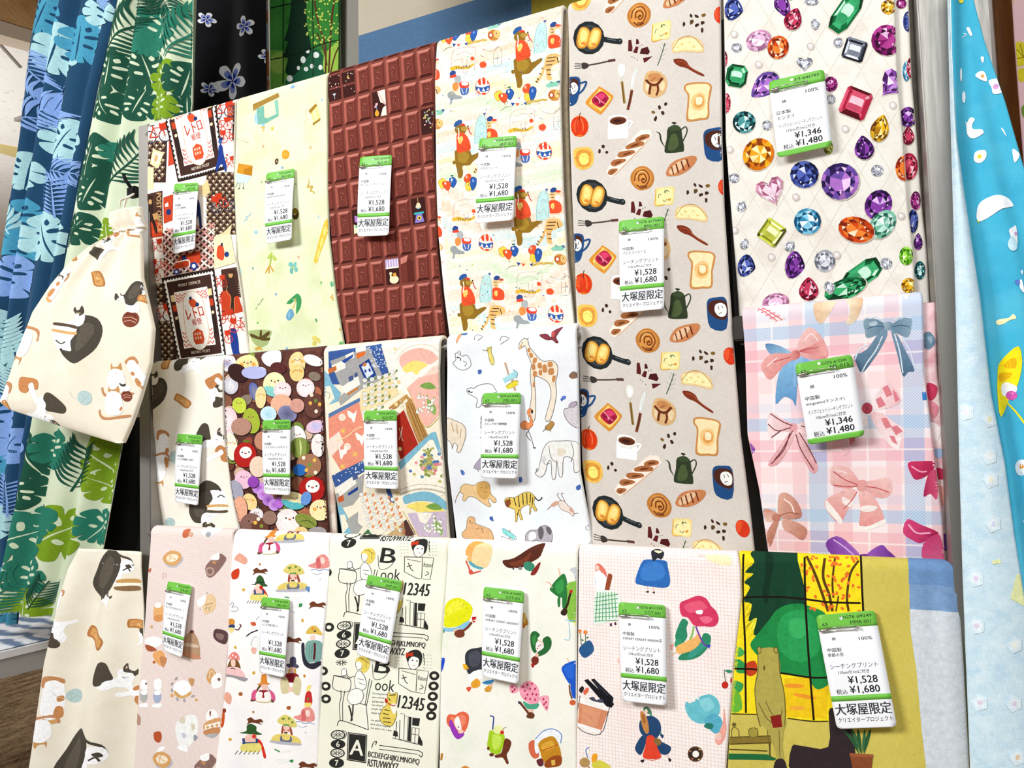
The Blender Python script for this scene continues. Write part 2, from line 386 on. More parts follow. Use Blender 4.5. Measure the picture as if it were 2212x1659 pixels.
def alu_mat():
    t = NT('brushed_aluminium', rough=.38, metal=.85, spec=.5); tc = t.n('ShaderNodeTexCoord').outputs['Object']
    n = t.noise(tc, 60, 4, .6, stretch=(6, 6, .25)); n2 = t.noise(tc, 7, 3)
    v = t.math('ADD', t.math('MULTIPLY', n, .22), t.math('MULTIPLY', n2, .2)); t.color(t.mix(v, hexc('a8a49d'), hexc('5a554f')))
    t.l(t.math('ADD', t.math('MULTIPLY', n, .25), .40), t.b.inputs['Roughness']); return t.m
WHITE = plain('white_laminate', 'f4f2ef', rough=.35); ALU = alu_mat(); DARK = plain('dark_steel', '3a3632', rough=.5, metal=.5)
BLACK = plain('black_cotton', '0c0b0c', rough=.85, noise=.2, scale=60)
WALL = plain('painted_wall', 'd9cdbb', rough=.85, noise=.03, scale=4)
struct(box('floor', (-7, 3, -4, 9, -.05, 0), floor_mat()))
struct(box('ceiling', (-9, -1.75, .6, 9, 3.05, 3.1), speckle_mat()))
struct(box('wall_back', (-9, 3, 6.6, 6.7, 0, 3.05), WALL))
struct(box('wall_left', (-7.1, -7, -4, 6.6, 0, 3.05), WALL))
SEAM = plain('tile_seam', '8c857c', rough=.8)
for k, (p, q) in enumerate((((0, 98), (44, 147)), ((0, 330), (30, 331)))):   # joints between the ceiling boards
    A, B = onplane(p, (0, 0, 3.046), (0, 0, 1)), onplane(q, (0, 0, 3.046), (0, 0, 1)); dv = unit(B-A); sd = np.cross(dv, [0, 0, 1])*.006
    struct(mesh_np('trim_%d' % (k+1), [A-dv*2-sd, B+sd*-1, B+sd, A-dv*2+sd, A-dv*2-sd+[0, 0, .003], B-sd+[0, 0, .003], B+sd+[0, 0, .003], A-dv*2+sd+[0, 0, .003]], [(0, 1, 2, 3), (4, 7, 6, 5), (0, 4, 5, 1), (1, 5, 6, 2), (2, 6, 7, 3), (3, 7, 4, 0)], SEAM, smooth=False))
# oak fascia board hanging at the top left
A, B = onplane((0, 42), (0, 1.5, 0), (0, 1, 0)), onplane((95, 72), (0, 1.72, 0), (0, 1, 0))
dv = unit(B-A); nrm = unit(np.cross(dv, [0, 0, 1])); A2, B2 = A-dv*1.2, B+dv*1.2
def slab(name, A, B, n, h, th, mat, parent=None):
    V = [A, B, B+[0, 0, h], A+[0, 0, h]]; V = V+[v+n*th for v in V]
    return mesh_np(name, V, [(0, 1, 2, 3), (7, 6, 5, 4), (0, 4, 5, 1), (1, 5, 6, 2), (2, 6, 7, 3), (3, 7, 4, 0)], mat, parent, smooth=False)
fas = struct(slab('trim_3', A2, B2, -nrm if nrm[1] > 0 else nrm, .6, .05, wood_mat('light_oak', 'd29a5c', 'e8bd84', 7, (2, 2, 16))))
fas['label'] = 'light oak fascia board below the ceiling'
low = [v-np.array([0, 0, .055]) for v in (A2, B2)]
struct(slab('trim_4', low[0], low[1], -nrm if nrm[1] > 0 else nrm, .052, .12, plain('cream_edge', 'e6d2bb', rough=.6)))
# lamps seen small on the far ceiling
def quad_on_ceiling(name, pts, mat, label, cat):
    P = [onplane(p, (0, 0, 3.03), (0, 0, 1)) for p in pts]; V = P+[p+np.array([0, 0, .02]) for p in P]; n = len(P)
    o = mesh_np(name, V, [tuple(range(n)), tuple(range(2*n-1, n-1, -1))]+[(i, n+i, n+(i+1) % n, (i+1) % n) for i in range(n)], mat, smooth=False); return tag(o, label, cat)
quad_on_ceiling('ceiling_vent', [(30, 262), (66, 250), (66, 268)], plain('vent_grey', '8d8780'), 'small grey wedge-shaped vent on the speckled ceiling', 'vent')
quad_on_ceiling('ceiling_lamp', [(0, 318), (52, 328), (50, 345), (0, 331)], plain('lamp_yellow', 'd9c384'), 'slim yellowish lamp strip on the far ceiling', 'lamp')
for k, (z0, z1, c) in enumerate(((2.06, 2.3, 'efe3cf'), (1.75, 1.9, 'b98a56'))):      # far shelving rails past the curtains
    struct(box('trim_%d' % (k+5), (-7, -3.2, 5.2, 5.5, z0, z1), plain('far_rail_%d' % k, c, rough=.7)))

# ------------------------------------------------------------------ display rack
ZT = {1: 2.054, 2: 1.506, 3: 1.143}; XL, XR = -1.402, .172
rack = empty('display_rack', (-.6, D+.03, 0), 'tall aluminium display rack carrying three rows of folded fabric', 'rack')
for x0, x1 in ((-1.428, -1.393), (.140, .222)): box('post', (x0, x1, D-.004 if x0 > 0 else D+.012, D+.05, 0, 2.9 if x0 > 0 else 2.062), ALU, rack, bev=.002)
for x in (-.70, -.108): box('inner_post', (x-.022, x+.022, D+.075, D+.1, .3, 2.0), DARK, rack, bev=.002)
for z in ZT.values():
    for xa, xb in (((-1.40, -.372), (-.118, .15)) if z == ZT[2] else ((-1.40, .15),)): tube('rail', [(xa, D+.016, z-.017), (xb, D+.016, z-.017)], .0065, ALU, rack, n=12)
for x, z in ((-.117, ZT[2]),): box('rail_bracket', (x-.008, x+.008, D+.004, D+.05, z-.045, z-.008), DARK, rack, bev=.002)
box('back_panel', (-1.39, .14, D+.135, D+.145, .3, 1.98), plain('dark_board', '2d2926', rough=.8), rack)
box('shade_board', (-.95, .222, D-.13, D-.11, 2.36, 2.95), WHITE, rack, bev=.003)  # unseen board and bracket, added to shade the hangings behind the rack
box('shade_board_bracket', (.16, .2, D-.11, D-.004, 2.5, 2.54), ALU, rack)
# ------------------------------------------------------------------ folded fabrics on the rack
TILT = {1: .088, 2: .13, 3: -.075}
FAB = {}
def fabric(key, row, label, L, R, mat, tilt=None, length=None, seed=0, amp=.0012, T=.008, layers=(), step=.007, zt=None, wfun=None):
    z = (zt or ZT[row])-.013; ti = TILT[row] if tilt is None else tilt
    sh = Sheet((0, D, z), (1, 0, 0), (0, ti, -1))
    ln = length or {1: .585, 2: .40, 3: .60}[row]
    sh.outline(L, R, ln)
    base = wave(seed, amp)
    def w(a, b, base=base): return (base(a, b)+(wfun(a, b) if wfun else 0))*np.clip((b+.01)/.06, 0, 1)
    sh.w = w
    root = empty('folded_fabric', (float((sh.L(0)+sh.Rt(0))/2), D, z-ln*.98), label, 'fabric', 'folded fabrics hung on the rack')
    sh.body('cloth', mat, root, step=step, T=T)
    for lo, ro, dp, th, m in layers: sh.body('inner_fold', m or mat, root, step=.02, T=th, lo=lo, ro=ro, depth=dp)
    FAB[key] = (sh, root); return sh
dk = plain('dark_selvage', '55504a', rough=.9, noise=.3, scale=200)  # dark, mottled edge of an inner fold
fabric('retro', 1, 'fabric printed with retro post office stamps, postmen and red bicycles',
       [(318, 270), (319, 400), (316, 560), (331, 690), (347, 790)], [(507, 210), (507, 400), (508, 560), (523, 650), (541, 790)], cloth('retro_print_cotton', 'f7efe4'), seed=1, layers=[(0, .004, .009, .006, None)])
fabric('sewing', 1, 'pale yellow-green fabric printed with sewing things, snowdrops and baguette',
       [(510, 210), (509, 400), (511, 560), (525, 640), (542, 790)], [(706, 150), (706, 400), (710, 510), (726, 640), (746, 760)], cloth('pale_lime_cotton', 'ebedc8', blot=['d6e2aa', 'e6edce', 'd0d8a2'], blot_amt=.55, blot_scale=16), seed=2, amp=.0016)
fabric('choc', 1, 'dark brown fabric printed as bars of chocolate with little windows',
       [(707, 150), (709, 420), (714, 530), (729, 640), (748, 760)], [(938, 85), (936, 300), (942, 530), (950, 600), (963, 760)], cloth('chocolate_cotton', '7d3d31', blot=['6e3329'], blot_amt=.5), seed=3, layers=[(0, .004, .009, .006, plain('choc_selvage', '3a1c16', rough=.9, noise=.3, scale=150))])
fabric('parade', 1, 'pastel checked fabric printed with marching bears, tigers and balloons',
       [(943, 80), (939, 170), (941, 400), (944, 500), (958, 640), (974, 760)], [(1216, 0), (1211, 200), (1217, 400), (1226, 560), (1244, 740)], cloth('parade_cotton', 'fdf6ea', blot=['fbead6'], blot_amt=.6), seed=4,
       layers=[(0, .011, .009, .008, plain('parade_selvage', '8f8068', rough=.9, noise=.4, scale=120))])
fabric('bread', 1, 'long grey-beige fabric printed with frying pans, breads and coffee pots',
       [(1225, -200), (1225, 0), (1229, 250), (1236, 480), (1242, 640), (1249, 800), (1255, 1000), (1282, 1210)], [(1557, -300), (1557, 0), (1559, 300), (1564, 450), (1578, 650), (1600, 940), (1620, 1100), (1634, 1230)], cloth('greige_linen', 'd9d0c6', blot=['cfc4ba', 'e0d9d0'], blot_amt=.5, streak=.1), tilt=.05, length=.96, seed=5, amp=.0014)
fabric('gem', 1, 'cream tufted-look fabric printed with large coloured gemstones',
       [(1562, -300), (1562, 0), (1567, 300), (1584, 520), (1593, 640), (1600, 760)], [(1932, -300), (1934, 0), (1941, 180), (1951, 290), (1963, 450), (1974, 540), (1979, 640), (1986, 760)], cloth('quilted_ivory', 'f1ece2', blot=['ddd3c4', 'e7ddd0'], blot_amt=.6, blot_scale=22), seed=6, amp=.0014, length=.585,
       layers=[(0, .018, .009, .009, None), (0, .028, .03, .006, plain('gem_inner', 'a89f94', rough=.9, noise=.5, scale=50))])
fabric('cat', 2, 'cream fabric printed with cats stealing biscuits, hung above the pink check one',
       [(326, 770), (325, 960), (327, 1010), (338, 1070), (352, 1170)], [(482, 760), (482, 950), (487, 985), (498, 1050), (524, 1170)], cloth('cream_cat_cotton', 'f6f0e2', blot=['efe6d2', 'fbf7ee'], blot_amt=.4), seed=7, amp=.0016)
fabric('bird', 2, 'crowded fabric printed with plump little birds, fruit and breads',
       [(483, 760), (483, 900), (489, 985), (500, 1050), (526, 1170)], [(696, 740), (698, 900), (700, 960), (704, 1060), (712, 1170)], cloth('bird_cotton', '59302a', blot=['7a4a34', '3d2420'], blot_amt=.6, blot_scale=50), seed=8, layers=[(0, .013, .009, .006, cloth('bird_inner', 'efdfcf', blot=['a05a4a'], blot_scale=40))])
fabric('hanky', 2, 'patchwork fabric printed with handkerchiefs, fans and lily of the valley',
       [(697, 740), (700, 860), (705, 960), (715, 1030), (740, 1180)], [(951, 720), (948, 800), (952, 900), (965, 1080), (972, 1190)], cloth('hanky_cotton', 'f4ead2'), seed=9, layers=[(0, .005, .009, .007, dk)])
fabric('zoo', 2, 'white fabric printed with outline zoo animals and signposts',
       [(963, 720), (965, 900), (968, 1000), (989, 1200)], [(1243, 690), (1248, 800), (1254, 1020), (1273, 1120), (1286, 1215)], cloth('zoo_cotton', 'f4f7f8', blot=['e3eef2', 'e9e4ee'], blot_amt=.5), seed=10, amp=.0018)
fabric('bow', 2, 'pink and blue plaid fabric printed with satin ribbon bows',
       [(1600, 650), (1609, 760), (1614, 940), (1640, 1060), (1663, 1220)], [(1994, 610), (1997, 800), (2017, 960), (2037, 1120), (2043, 1230)], None, seed=11, amp=.0018,
       layers=[(0, .016, .009, .008, cloth('bow_selvage', 'efc9cc', blot=['d98a96', 'fff2f0'], blot_scale=35, blot_amt=.8))])
fabric('dessert', 3, 'pinkish fine check fabric printed with cats in desserts',
       [(325, 1130), (323, 1200), (311, 1350), (285, 1670)], [(500, 1130), (503, 1200), (491, 1400), (465, 1670)], cloth('pink_check_cotton', 'f3e6e0', grid=(.0032, .42, 'd9bdb2', .55, 1)), seed=12)
fabric('hat', 3, 'white fabric printed with girls in fancy hats and running dogs',
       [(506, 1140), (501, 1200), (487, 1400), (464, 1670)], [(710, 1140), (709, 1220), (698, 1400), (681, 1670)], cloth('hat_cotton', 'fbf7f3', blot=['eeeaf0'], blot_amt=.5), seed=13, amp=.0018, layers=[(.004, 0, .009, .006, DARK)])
fabric('book', 3, 'ivory fabric printed with black line drawings of books, letters and a reading girl',
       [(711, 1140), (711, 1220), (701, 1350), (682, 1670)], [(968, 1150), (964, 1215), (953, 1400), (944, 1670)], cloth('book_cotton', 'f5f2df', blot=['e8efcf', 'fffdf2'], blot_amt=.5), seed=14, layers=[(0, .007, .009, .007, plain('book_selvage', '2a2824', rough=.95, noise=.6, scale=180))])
fabric('fruit', 3, 'pale cream fabric printed with upside-down girls in lemon, candy and heart dresses',
       [(967, 1150), (966, 1210), (953, 1420), (949, 1670)], [(1247, 1160), (1247, 1210), (1245, 1400), (1243, 1670)], cloth('cream_cotton', 'f8f5e8', blot=['e6ead6', 'fdfbf2'], blot_amt=.55), seed=15, amp=.0016)
fabric('travel', 3, 'pale pink grid fabric printed with women in coats and a paper coffee cup',
       [(1248, 1160), (1250, 1210), (1247, 1400), (1244, 1670)], [(1592, 1180), (1600, 1230), (1602, 1290), (1584, 1450), (1568, 1670)], cloth('pale_pink_grid_cotton', 'fdf6f0', blot=['f9e6e0'], blot_amt=.4, grid=(.0052, .16, 'ecc9c0', .75, 1)), seed=16, amp=.0014)
def wfold(a, b):     # the cloth is gathered at the top right and has a pinch near the left
    x = a-.03; return .006*np.exp(-((a-.115)/.02)**2)*np.sin(a*150)*np.exp(-b/.05)-.005*np.exp(-((a+.072)/.011)**2)*np.exp(-b/.09)
fabric('window', 3, 'yellow and green fabric printed with a bear at a window, blue and grey blocks',
       [(1593, 1180), (1600, 1230), (1602, 1290), (1586, 1420), (1569, 1670)], [(2040, 1190), (2062, 1222), (2072, 1255), (2077, 1330), (2085, 1450), (2097, 1670)], cloth('olive_yellow_cotton', 'd3c25a', blot=['c4b24c', 'ddcd68'], blot_amt=.5, streak=.12), seed=17, amp=.001, wfun=wfold, step=.004)

def plaid_mat():
    t = NT('pink_plaid_cotton', rough=.85, spec=.15, sheen=.1); uv = t.uv(); sp = t.n('ShaderNodeSeparateXYZ'); t.l(uv, sp.inputs[0])
    a = t.math('ADD', sp.outputs[0], t.math('MULTIPLY', sp.outputs[1], .03)); b = sp.outputs[1]; c = hexc('fff0f0')
    tw = t.math('LESS_THAN', t.math('FRACT', t.math('DIVIDE', t.math('ADD', sp.outputs[0], b), .0042)), .5)
    def bands(co, per, segs):
        f = t.math('FRACT', t.math('DIVIDE', t.math('ADD', co, 3.0), per)); out = []
        for lo, hi in segs: out.append(t.math('MULTIPLY', t.math('GREATER_THAN', f, lo), t.math('LESS_THAN', f, hi)))
        return out
    PX, PY = .124, .136
    va = bands(a, PX, ((.0, .2), (.26, .46), (.5, .74), (.82, .97), (.62, .64))); vb = bands(b, PY, ((.02, .12), (.18, .32), (.42, .66), (.72, .9), (.53, .55)))
    st = t.math('ADD', t.math('MULTIPLY', tw, .55), .3)
    for f, cc, k in ((va[1], 'f7b9c0', 1), (va[3], 'f9c6ca', 1), (vb[2], 'f6b4bd', 1), (vb[3], 'fbd3d0', .8)): c = t.mix(t.math('MULTIPLY', f, .6*k), c, hexc(cc))
    c = t.mix(t.math('MULTIPLY', va[0], st), c, hexc('a9c6e6')); c = t.mix(t.math('MULTIPLY', vb[1], st), c, hexc('9fc9ea')); c = t.mix(t.math('MULTIPLY', t.math('MULTIPLY', va[0], vb[2]), .6), c, hexc('b9b6dc')); c = t.mix(t.math('MULTIPLY', vb[0], t.math('MULTIPLY', tw, .45)), c, hexc('b4d0ec'))
    c = t.mix(t.math('MULTIPLY', va[4], .7), c, hexc('fffaf6')); c = t.mix(t.math('MULTIPLY', vb[4], .7), c, hexc('fff6f2'))
    t.weave(uv); t.color(c); return t.m
for ch in FAB['bow'][1].children:
    if ch.name.startswith('cloth'): ch.data.materials.clear(); ch.data.materials.append(plaid_mat())
PR = {k: Print(v[0]) for k, v in FAB.items()}

# ------------------------------------------------------------------ price tags
class TagSurf:
    def __init__(s, sheet, quad, off=.006, lift=.012, curl=.004):
        # quad: corners TL TR BR BL as seen; the card hangs from its pin, the lower end standing off the cloth
        P = []
        for (x, y), o in zip(quad, (off, off, off+lift, off+lift)):
            q = sheet.ab([(x, y)], o)[0]; P.append(sheet.O+sheet.N*o+sheet.U*q[0]+sheet.V*q[1])
        s.P4 = [np.array(p) for p in P]; s.w_ = (np.linalg.norm(P[1]-P[0])+np.linalg.norm(P[2]-P[3]))/2; s.h_ = (np.linalg.norm(P[3]-P[0])+np.linalg.norm(P[2]-P[1]))/2
        s.N = unit(np.cross(P[3]-P[0], P[1]-P[0])); s.N = s.N if s.N[1] < 0 else -s.N; s.curl = curl
        s.L = lambda b: 0*b; s.Rt = lambda b: 0*b+s.w_; s.b0 = 0; s.b1 = s.h_
    def M(s, a, b, off=0.0):
        u = np.asarray(a)/s.w_; v = np.asarray(b)/s.h_; A, B, C, E = s.P4
        p = A*((1-u)*(1-v))[..., None]+B*(u*(1-v))[..., None]+C*(u*v)[..., None]+E*((1-u)*v)[..., None]
        return p+s.N*(s.curl*np.sin(math.pi*v)*(1-.6*u)+off)[..., None]
class TagPrint(Print):
    def put(s, tris, colr, layer=None):
        s.raw(np.asarray(tris)*[s.sh.w_, s.sh.h_], colr, layer)
CARD = plain('tag_card', 'fbfbfd', rough=.35, spec=.4); STEEL = plain('pin_steel', 'c9c5bd', rough=.25, metal=1.0)
GR, DKT, LTT, GYT = '76d23e', '14151f', '6a7080', '3c3e46'
def price_tag(key, quad, code, name, label, sub='', short=False, made='中国製', kind='シーチングプリント', wid='110cm巾1mに付き', p1='¥1,528', p2='¥1,680', curl=.003, pin=(.02, .66, .125)):
    sh, froot = FAB[key]; ts = TagSurf(sh, quad, curl=curl); c = (ts.P4[2]+ts.P4[3])/2
    root = empty('price_tag', c, label, 'price tag', 'price tags pinned to the fabrics')
    w, h = ts.w_, ts.h_; r = .07*w; n = 14; us = np.linspace(0, 1, 10); vs_ = np.r_[0, r*.3/h, r/h, np.linspace(.1, .9, n), 1-r/h, 1-r*.3/h, 1]
    V = []; 
    for sd, off in ((0, 0.0), (1, -.0005)):
        for v in vs_:
            e = min(v, 1-v)*h; ins = r-math.sqrt(max(r*r-(r-e)**2, 0)) if e < r else 0
            a = ins+us*(w-2*ins); V.append(ts.M(a, np.full_like(a, v*h), off+0*a))
    V = np.concatenate(V); nr, nc = len(vs_), len(us); idx = np.arange(nr*nc).reshape(nr, nc); k = nr*nc
    q = np.stack([idx[:-1, :-1], idx[1:, :-1], idx[1:, 1:], idx[:-1, 1:]], -1).reshape(-1, 4); loop = np.r_[idx[0], idx[1:, -1], idx[-1, :-1][::-1], idx[1:-1, 0][::-1]]; l2 = np.roll(loop, -1)
    F = np.concatenate([q, (q+k)[:, ::-1], np.stack([loop, l2, l2+k, loop+k], -1)])
    mesh_np('card', V, F, CARD, root)
    def band(name, v0, v1, round0=False, round1=False):
        vv = np.unique(np.r_[v0, v1, [x for x in vs_ if v0 < x < v1]]); VV = []
        for off in (.00012, -.0001):
            for v in vv:
                e = min(v, 1-v)*h; ins = r-math.sqrt(max(r*r-(r-e)**2, 0)) if e < r else 0
                a = ins+us*(w-2*ins); VV.append(ts.M(a, np.full_like(a, v*h), off+0*a))
        VV = np.concatenate(VV); m = len(vv); ix = np.arange(m*nc).reshape(m, nc); kk = m*nc
        qq = np.stack([ix[:-1, :-1], ix[1:, :-1], ix[1:, 1:], ix[:-1, 1:]], -1).reshape(-1, 4); lp = np.r_[ix[0], ix[1:, -1], ix[-1, :-1][::-1], ix[1:-1, 0][::-1]]; l3 = np.roll(lp, -1)
        mesh_np(name, VV, np.concatenate([qq, (qq+kk)[:, ::-1], np.stack([lp, l3, l3+kk, lp+kk], -1)]), TAGGREEN, root)
    band('green_band', 0, .158 if short else .133)
    band('green_strip', .932 if short else .718, 1.0 if short else .765)
    P = TagPrint(ts, off=.0003, h=.012, step=.00001); P.flat = 1
    def tx(c, hh, x0, x1, y, s, bold=0.0):
        if s: P.text(c, hh, x0, y, x1, y, s, bold)
    if short:
        tx(DKT, .04, .46, .9, .055, code[0]); tx(DKT, .042, .6, .93, .11, code[1]); tx(DKT, .045, .08, .17, .115, '63' if code[1] else '')
        tx(DKT, .046, .64, .87, .235, '100%', .006); tx(DKT, .046, .2, .27, .31, '綿'); tx(DKT, .05, .08, .34, .445, made); tx(DKT, .046, .08, .76 if len(name) > 6 else .4, .515, name)
        tx(LTT, .055, .09, .88, .615, kind); tx(DKT, .046, .22, .74, .69, wid); tx(DKT, .09, .36, .84, .775, p1, .012); tx(DKT, .09, .36, .85, .878, p2, .012); tx(DKT, .065, .13, .32, .89, '税込')
    else:
        tx(DKT, .029, .40, .93, .04, code[0]); tx(DKT, .032, .56, .9, .09, code[1]); tx(DKT, .03, .08, .17, .09, '63')
        tx(DKT, .028, .65, .87, .235, '100%', .006); tx(DKT, .028, .2, .26, .222, '綿'); tx(DKT, .036, .08, .33, .318, made); tx(DKT, .032, .08, min(.92, .1+.062*len(name)*(1 if ord(name[0]) > 999 else .62)), .362, name)
        tx(LTT, .046, .08, .88, .463, kind); tx(DKT, .033, .2, .72, .517, wid); tx(DKT, .074, .34, .83, .59, p1, .012); tx(DKT, .074, .34, .84, .673, p2, .012); tx(DKT, .046, .11, .3, .683, '税込')
        tx(GYT, .1, .035, .965, .835, '大塚屋限定', .02); tx(DKT, .04, .05, .96, .925, 'クリエイタープロジェクト')
    P.ell('f4f4f4', .42, .045, .028, .028*w/h)
    P.build(root, 'lettering', crisp_ink())
    # safety pin through the card
    pr = empty('safety_pin', c); pr.parent = root; pr.matrix_parent_inverse = Matrix.Translation(-Vector(root.location))
    x0, x1, y0 = pin; hh = .028*(1.35 if short else 1)
    def pt(u, v, o): return ts.M(np.array([u*w]), np.array([v*h]), np.array([o]))[0]
    wire = [pt(x0+.1, y0-.004, .004), pt((x0+x1)/2, y0-.010, .0055), pt(x1, y0-.006, .004), pt(x1+.02, y0+hh*.5, .004), pt(x1-.03, y0+hh*.8, .004), pt((x0+x1)/2, y0+hh*.8, .003), pt(x0+.08, y0+hh, .003)]
    def sub_(name, pts, r_):
        o = tube(name, pts, r_, STEEL, pr, n=6); return o
    cv = smooth_pts(np.array(wire), False, 3) if False else wire
    sub_('pin_wire', cv, .0006); cap = [pt(x0, y0+hh*.55, .0035), pt(x0+.03, y0+hh*.5, .004), pt(x0+.09, y0+hh*.45, .004), pt(x0+.16, y0+hh*.42, .004)]
    sub_('pin_cap', cap, [.0012, .0024, .0023, .0019])
    coil = [pt(x1+.01+.022*math.cos(t), y0+hh*.25+.022*w/h*math.sin(t), .004+.0004*t) for t in np.linspace(0, 9.4, 22)]
    sub_('pin_coil', coil, .0005)
TAGGREEN = plain('tag_green', '74c247', rough=.4)
price_tag('retro', [(377, 397), (429, 394), (421, 537), (374, 549)], ('OG76 #9051', 'ANT-002'), 'レトロの郵便局', 'price tag of ¥1,528 pinned on the retro post office fabric')
price_tag('sewing', [(576, 374), (637, 364), (630, 517), (576, 527)], ('OG76 #25047', 'FAV-001'), 'my favorite time', 'creased price tag pinned on the pale yellow-green sewing print fabric', curl=.006)
price_tag('choc', [(778, 339), (847, 334), (840, 508), (772, 511)], ('OG76 #25079', 'ALA-001'), 'チョコレートアパートメント', 'price tag of ¥1,528 pinned on the chocolate bar fabric')
price_tag('parade', [(1036, 299), (1117, 293), (1109, 475), (1027, 483)], ('OG76 #9255', 'ANT-003'), '今日はパレード', 'price tag of ¥1,528 pinned on the marching bears fabric')
price_tag('bread', [(1337, 477), (1435, 467), (1435, 667), (1341, 676)], ('OG76 #17040', 'IMG-001'), 'パンとコーヒーと', 'price tag of ¥1,528 pinned on the frying pan and bread fabric')
price_tag('gem', [(1660, 176), (1780, 149), (1797, 315), (1680, 341)], ('3/3 #46783', ''), 'ミンスイ', 'squarish price tag of ¥1,346 pinned on the gemstone fabric', short=True, made='日本製', kind='インクジェットシーチングプリント', p1='¥1,346', p2='¥1,480')
price_tag('cat', [(383, 937), (438, 940), (428, 1092), (378, 1084)], ('OG76 #12211', 'TOR-001'), '小さな泥棒猫とお菓子', 'price tag of ¥1,528 pinned on the cream cat fabric')
price_tag('bird', [(567, 908), (628, 906), (627, 1070), (571, 1067)], ('OG76 #10064', 'PAT-001'), 'ことりとおいしいものづくし', 'price tag of ¥1,528 pinned on the crowded little birds fabric')
price_tag('hanky', [(787, 887), (857, 886), (861, 1057), (789, 1054)], ('OG76 #9253', 'ALA-007'), 'ハンカチーフ', 'price tag of ¥1,528 pinned on the handkerchief patchwork fabric')
price_tag('zoo', [(1043, 849), (1126, 848), (1119, 1034), (1039, 1032)], ('OG76 #13294', 'MS-001'), 'ひとふでがき動物園', 'price tag of ¥1,528 pinned on the white zoo fabric')
price_tag('bow', [(1717, 786), (1840, 765), (1868, 941), (1746, 961)], ('OG76 #15340', 'MS-015'), 'mingswim(ミンスイ)', 'squarish price tag of ¥1,346 pinned on the pink plaid bow fabric', short=True, kind='インクジェットシーチングプリント', wid='106cm巾1mに付き', p1='¥1,346', p2='¥1,480')
price_tag('dessert', [(363, 1255), (415, 1265), (393, 1421), (352, 1404)], ('OG76 #14071', 'TOR-002'), 'ねことひと休みのデザート', 'price tag of ¥1,528 pinned on the pinkish fine check fabric', curl=.006)
price_tag('hat', [(566, 1289), (627, 1295), (614, 1464), (560, 1452)], ('OG76 #15020', 'MKI-001'), 'ふしぎな帽子屋さん', 'price tag of ¥1,528 pinned on the fancy hats fabric', wid='')
price_tag('book', [(795, 1241), (869, 1255), (838, 1436), (770, 1413)], ('OG76 #9252', 'ANT-001'), '読書', 'tilted price tag of ¥1,528 pinned on the book drawings fabric')
price_tag('fruit', [(1045, 1267), (1133, 1277), (1120, 1478), (1041, 1461)], ('OG76 #16685', 'COT-001'), 'cotori cotori season1', 'price tag of ¥1,528 pinned on the lemon and candy girls fabric')
price_tag('travel', [(1336, 1300), (1438, 1307), (1441, 1525), (1344, 1514)], ('OG76 #11139', 'COT-002'), 'cotori cotori season2', 'price tag of ¥1,528 pinned on the pale pink grid fabric')
price_tag('window', [(1762, 1329), (1890, 1318), (1938, 1570), (1808, 1575)], ('OG76 #9249', 'MMR-001'), '季節の窓', 'price tag of ¥1,528 pinned on the bear window fabric')
# ------------------------------------------------------------------ printed patterns, upper row
def arr(s): return [float(x) for x in s.split()]

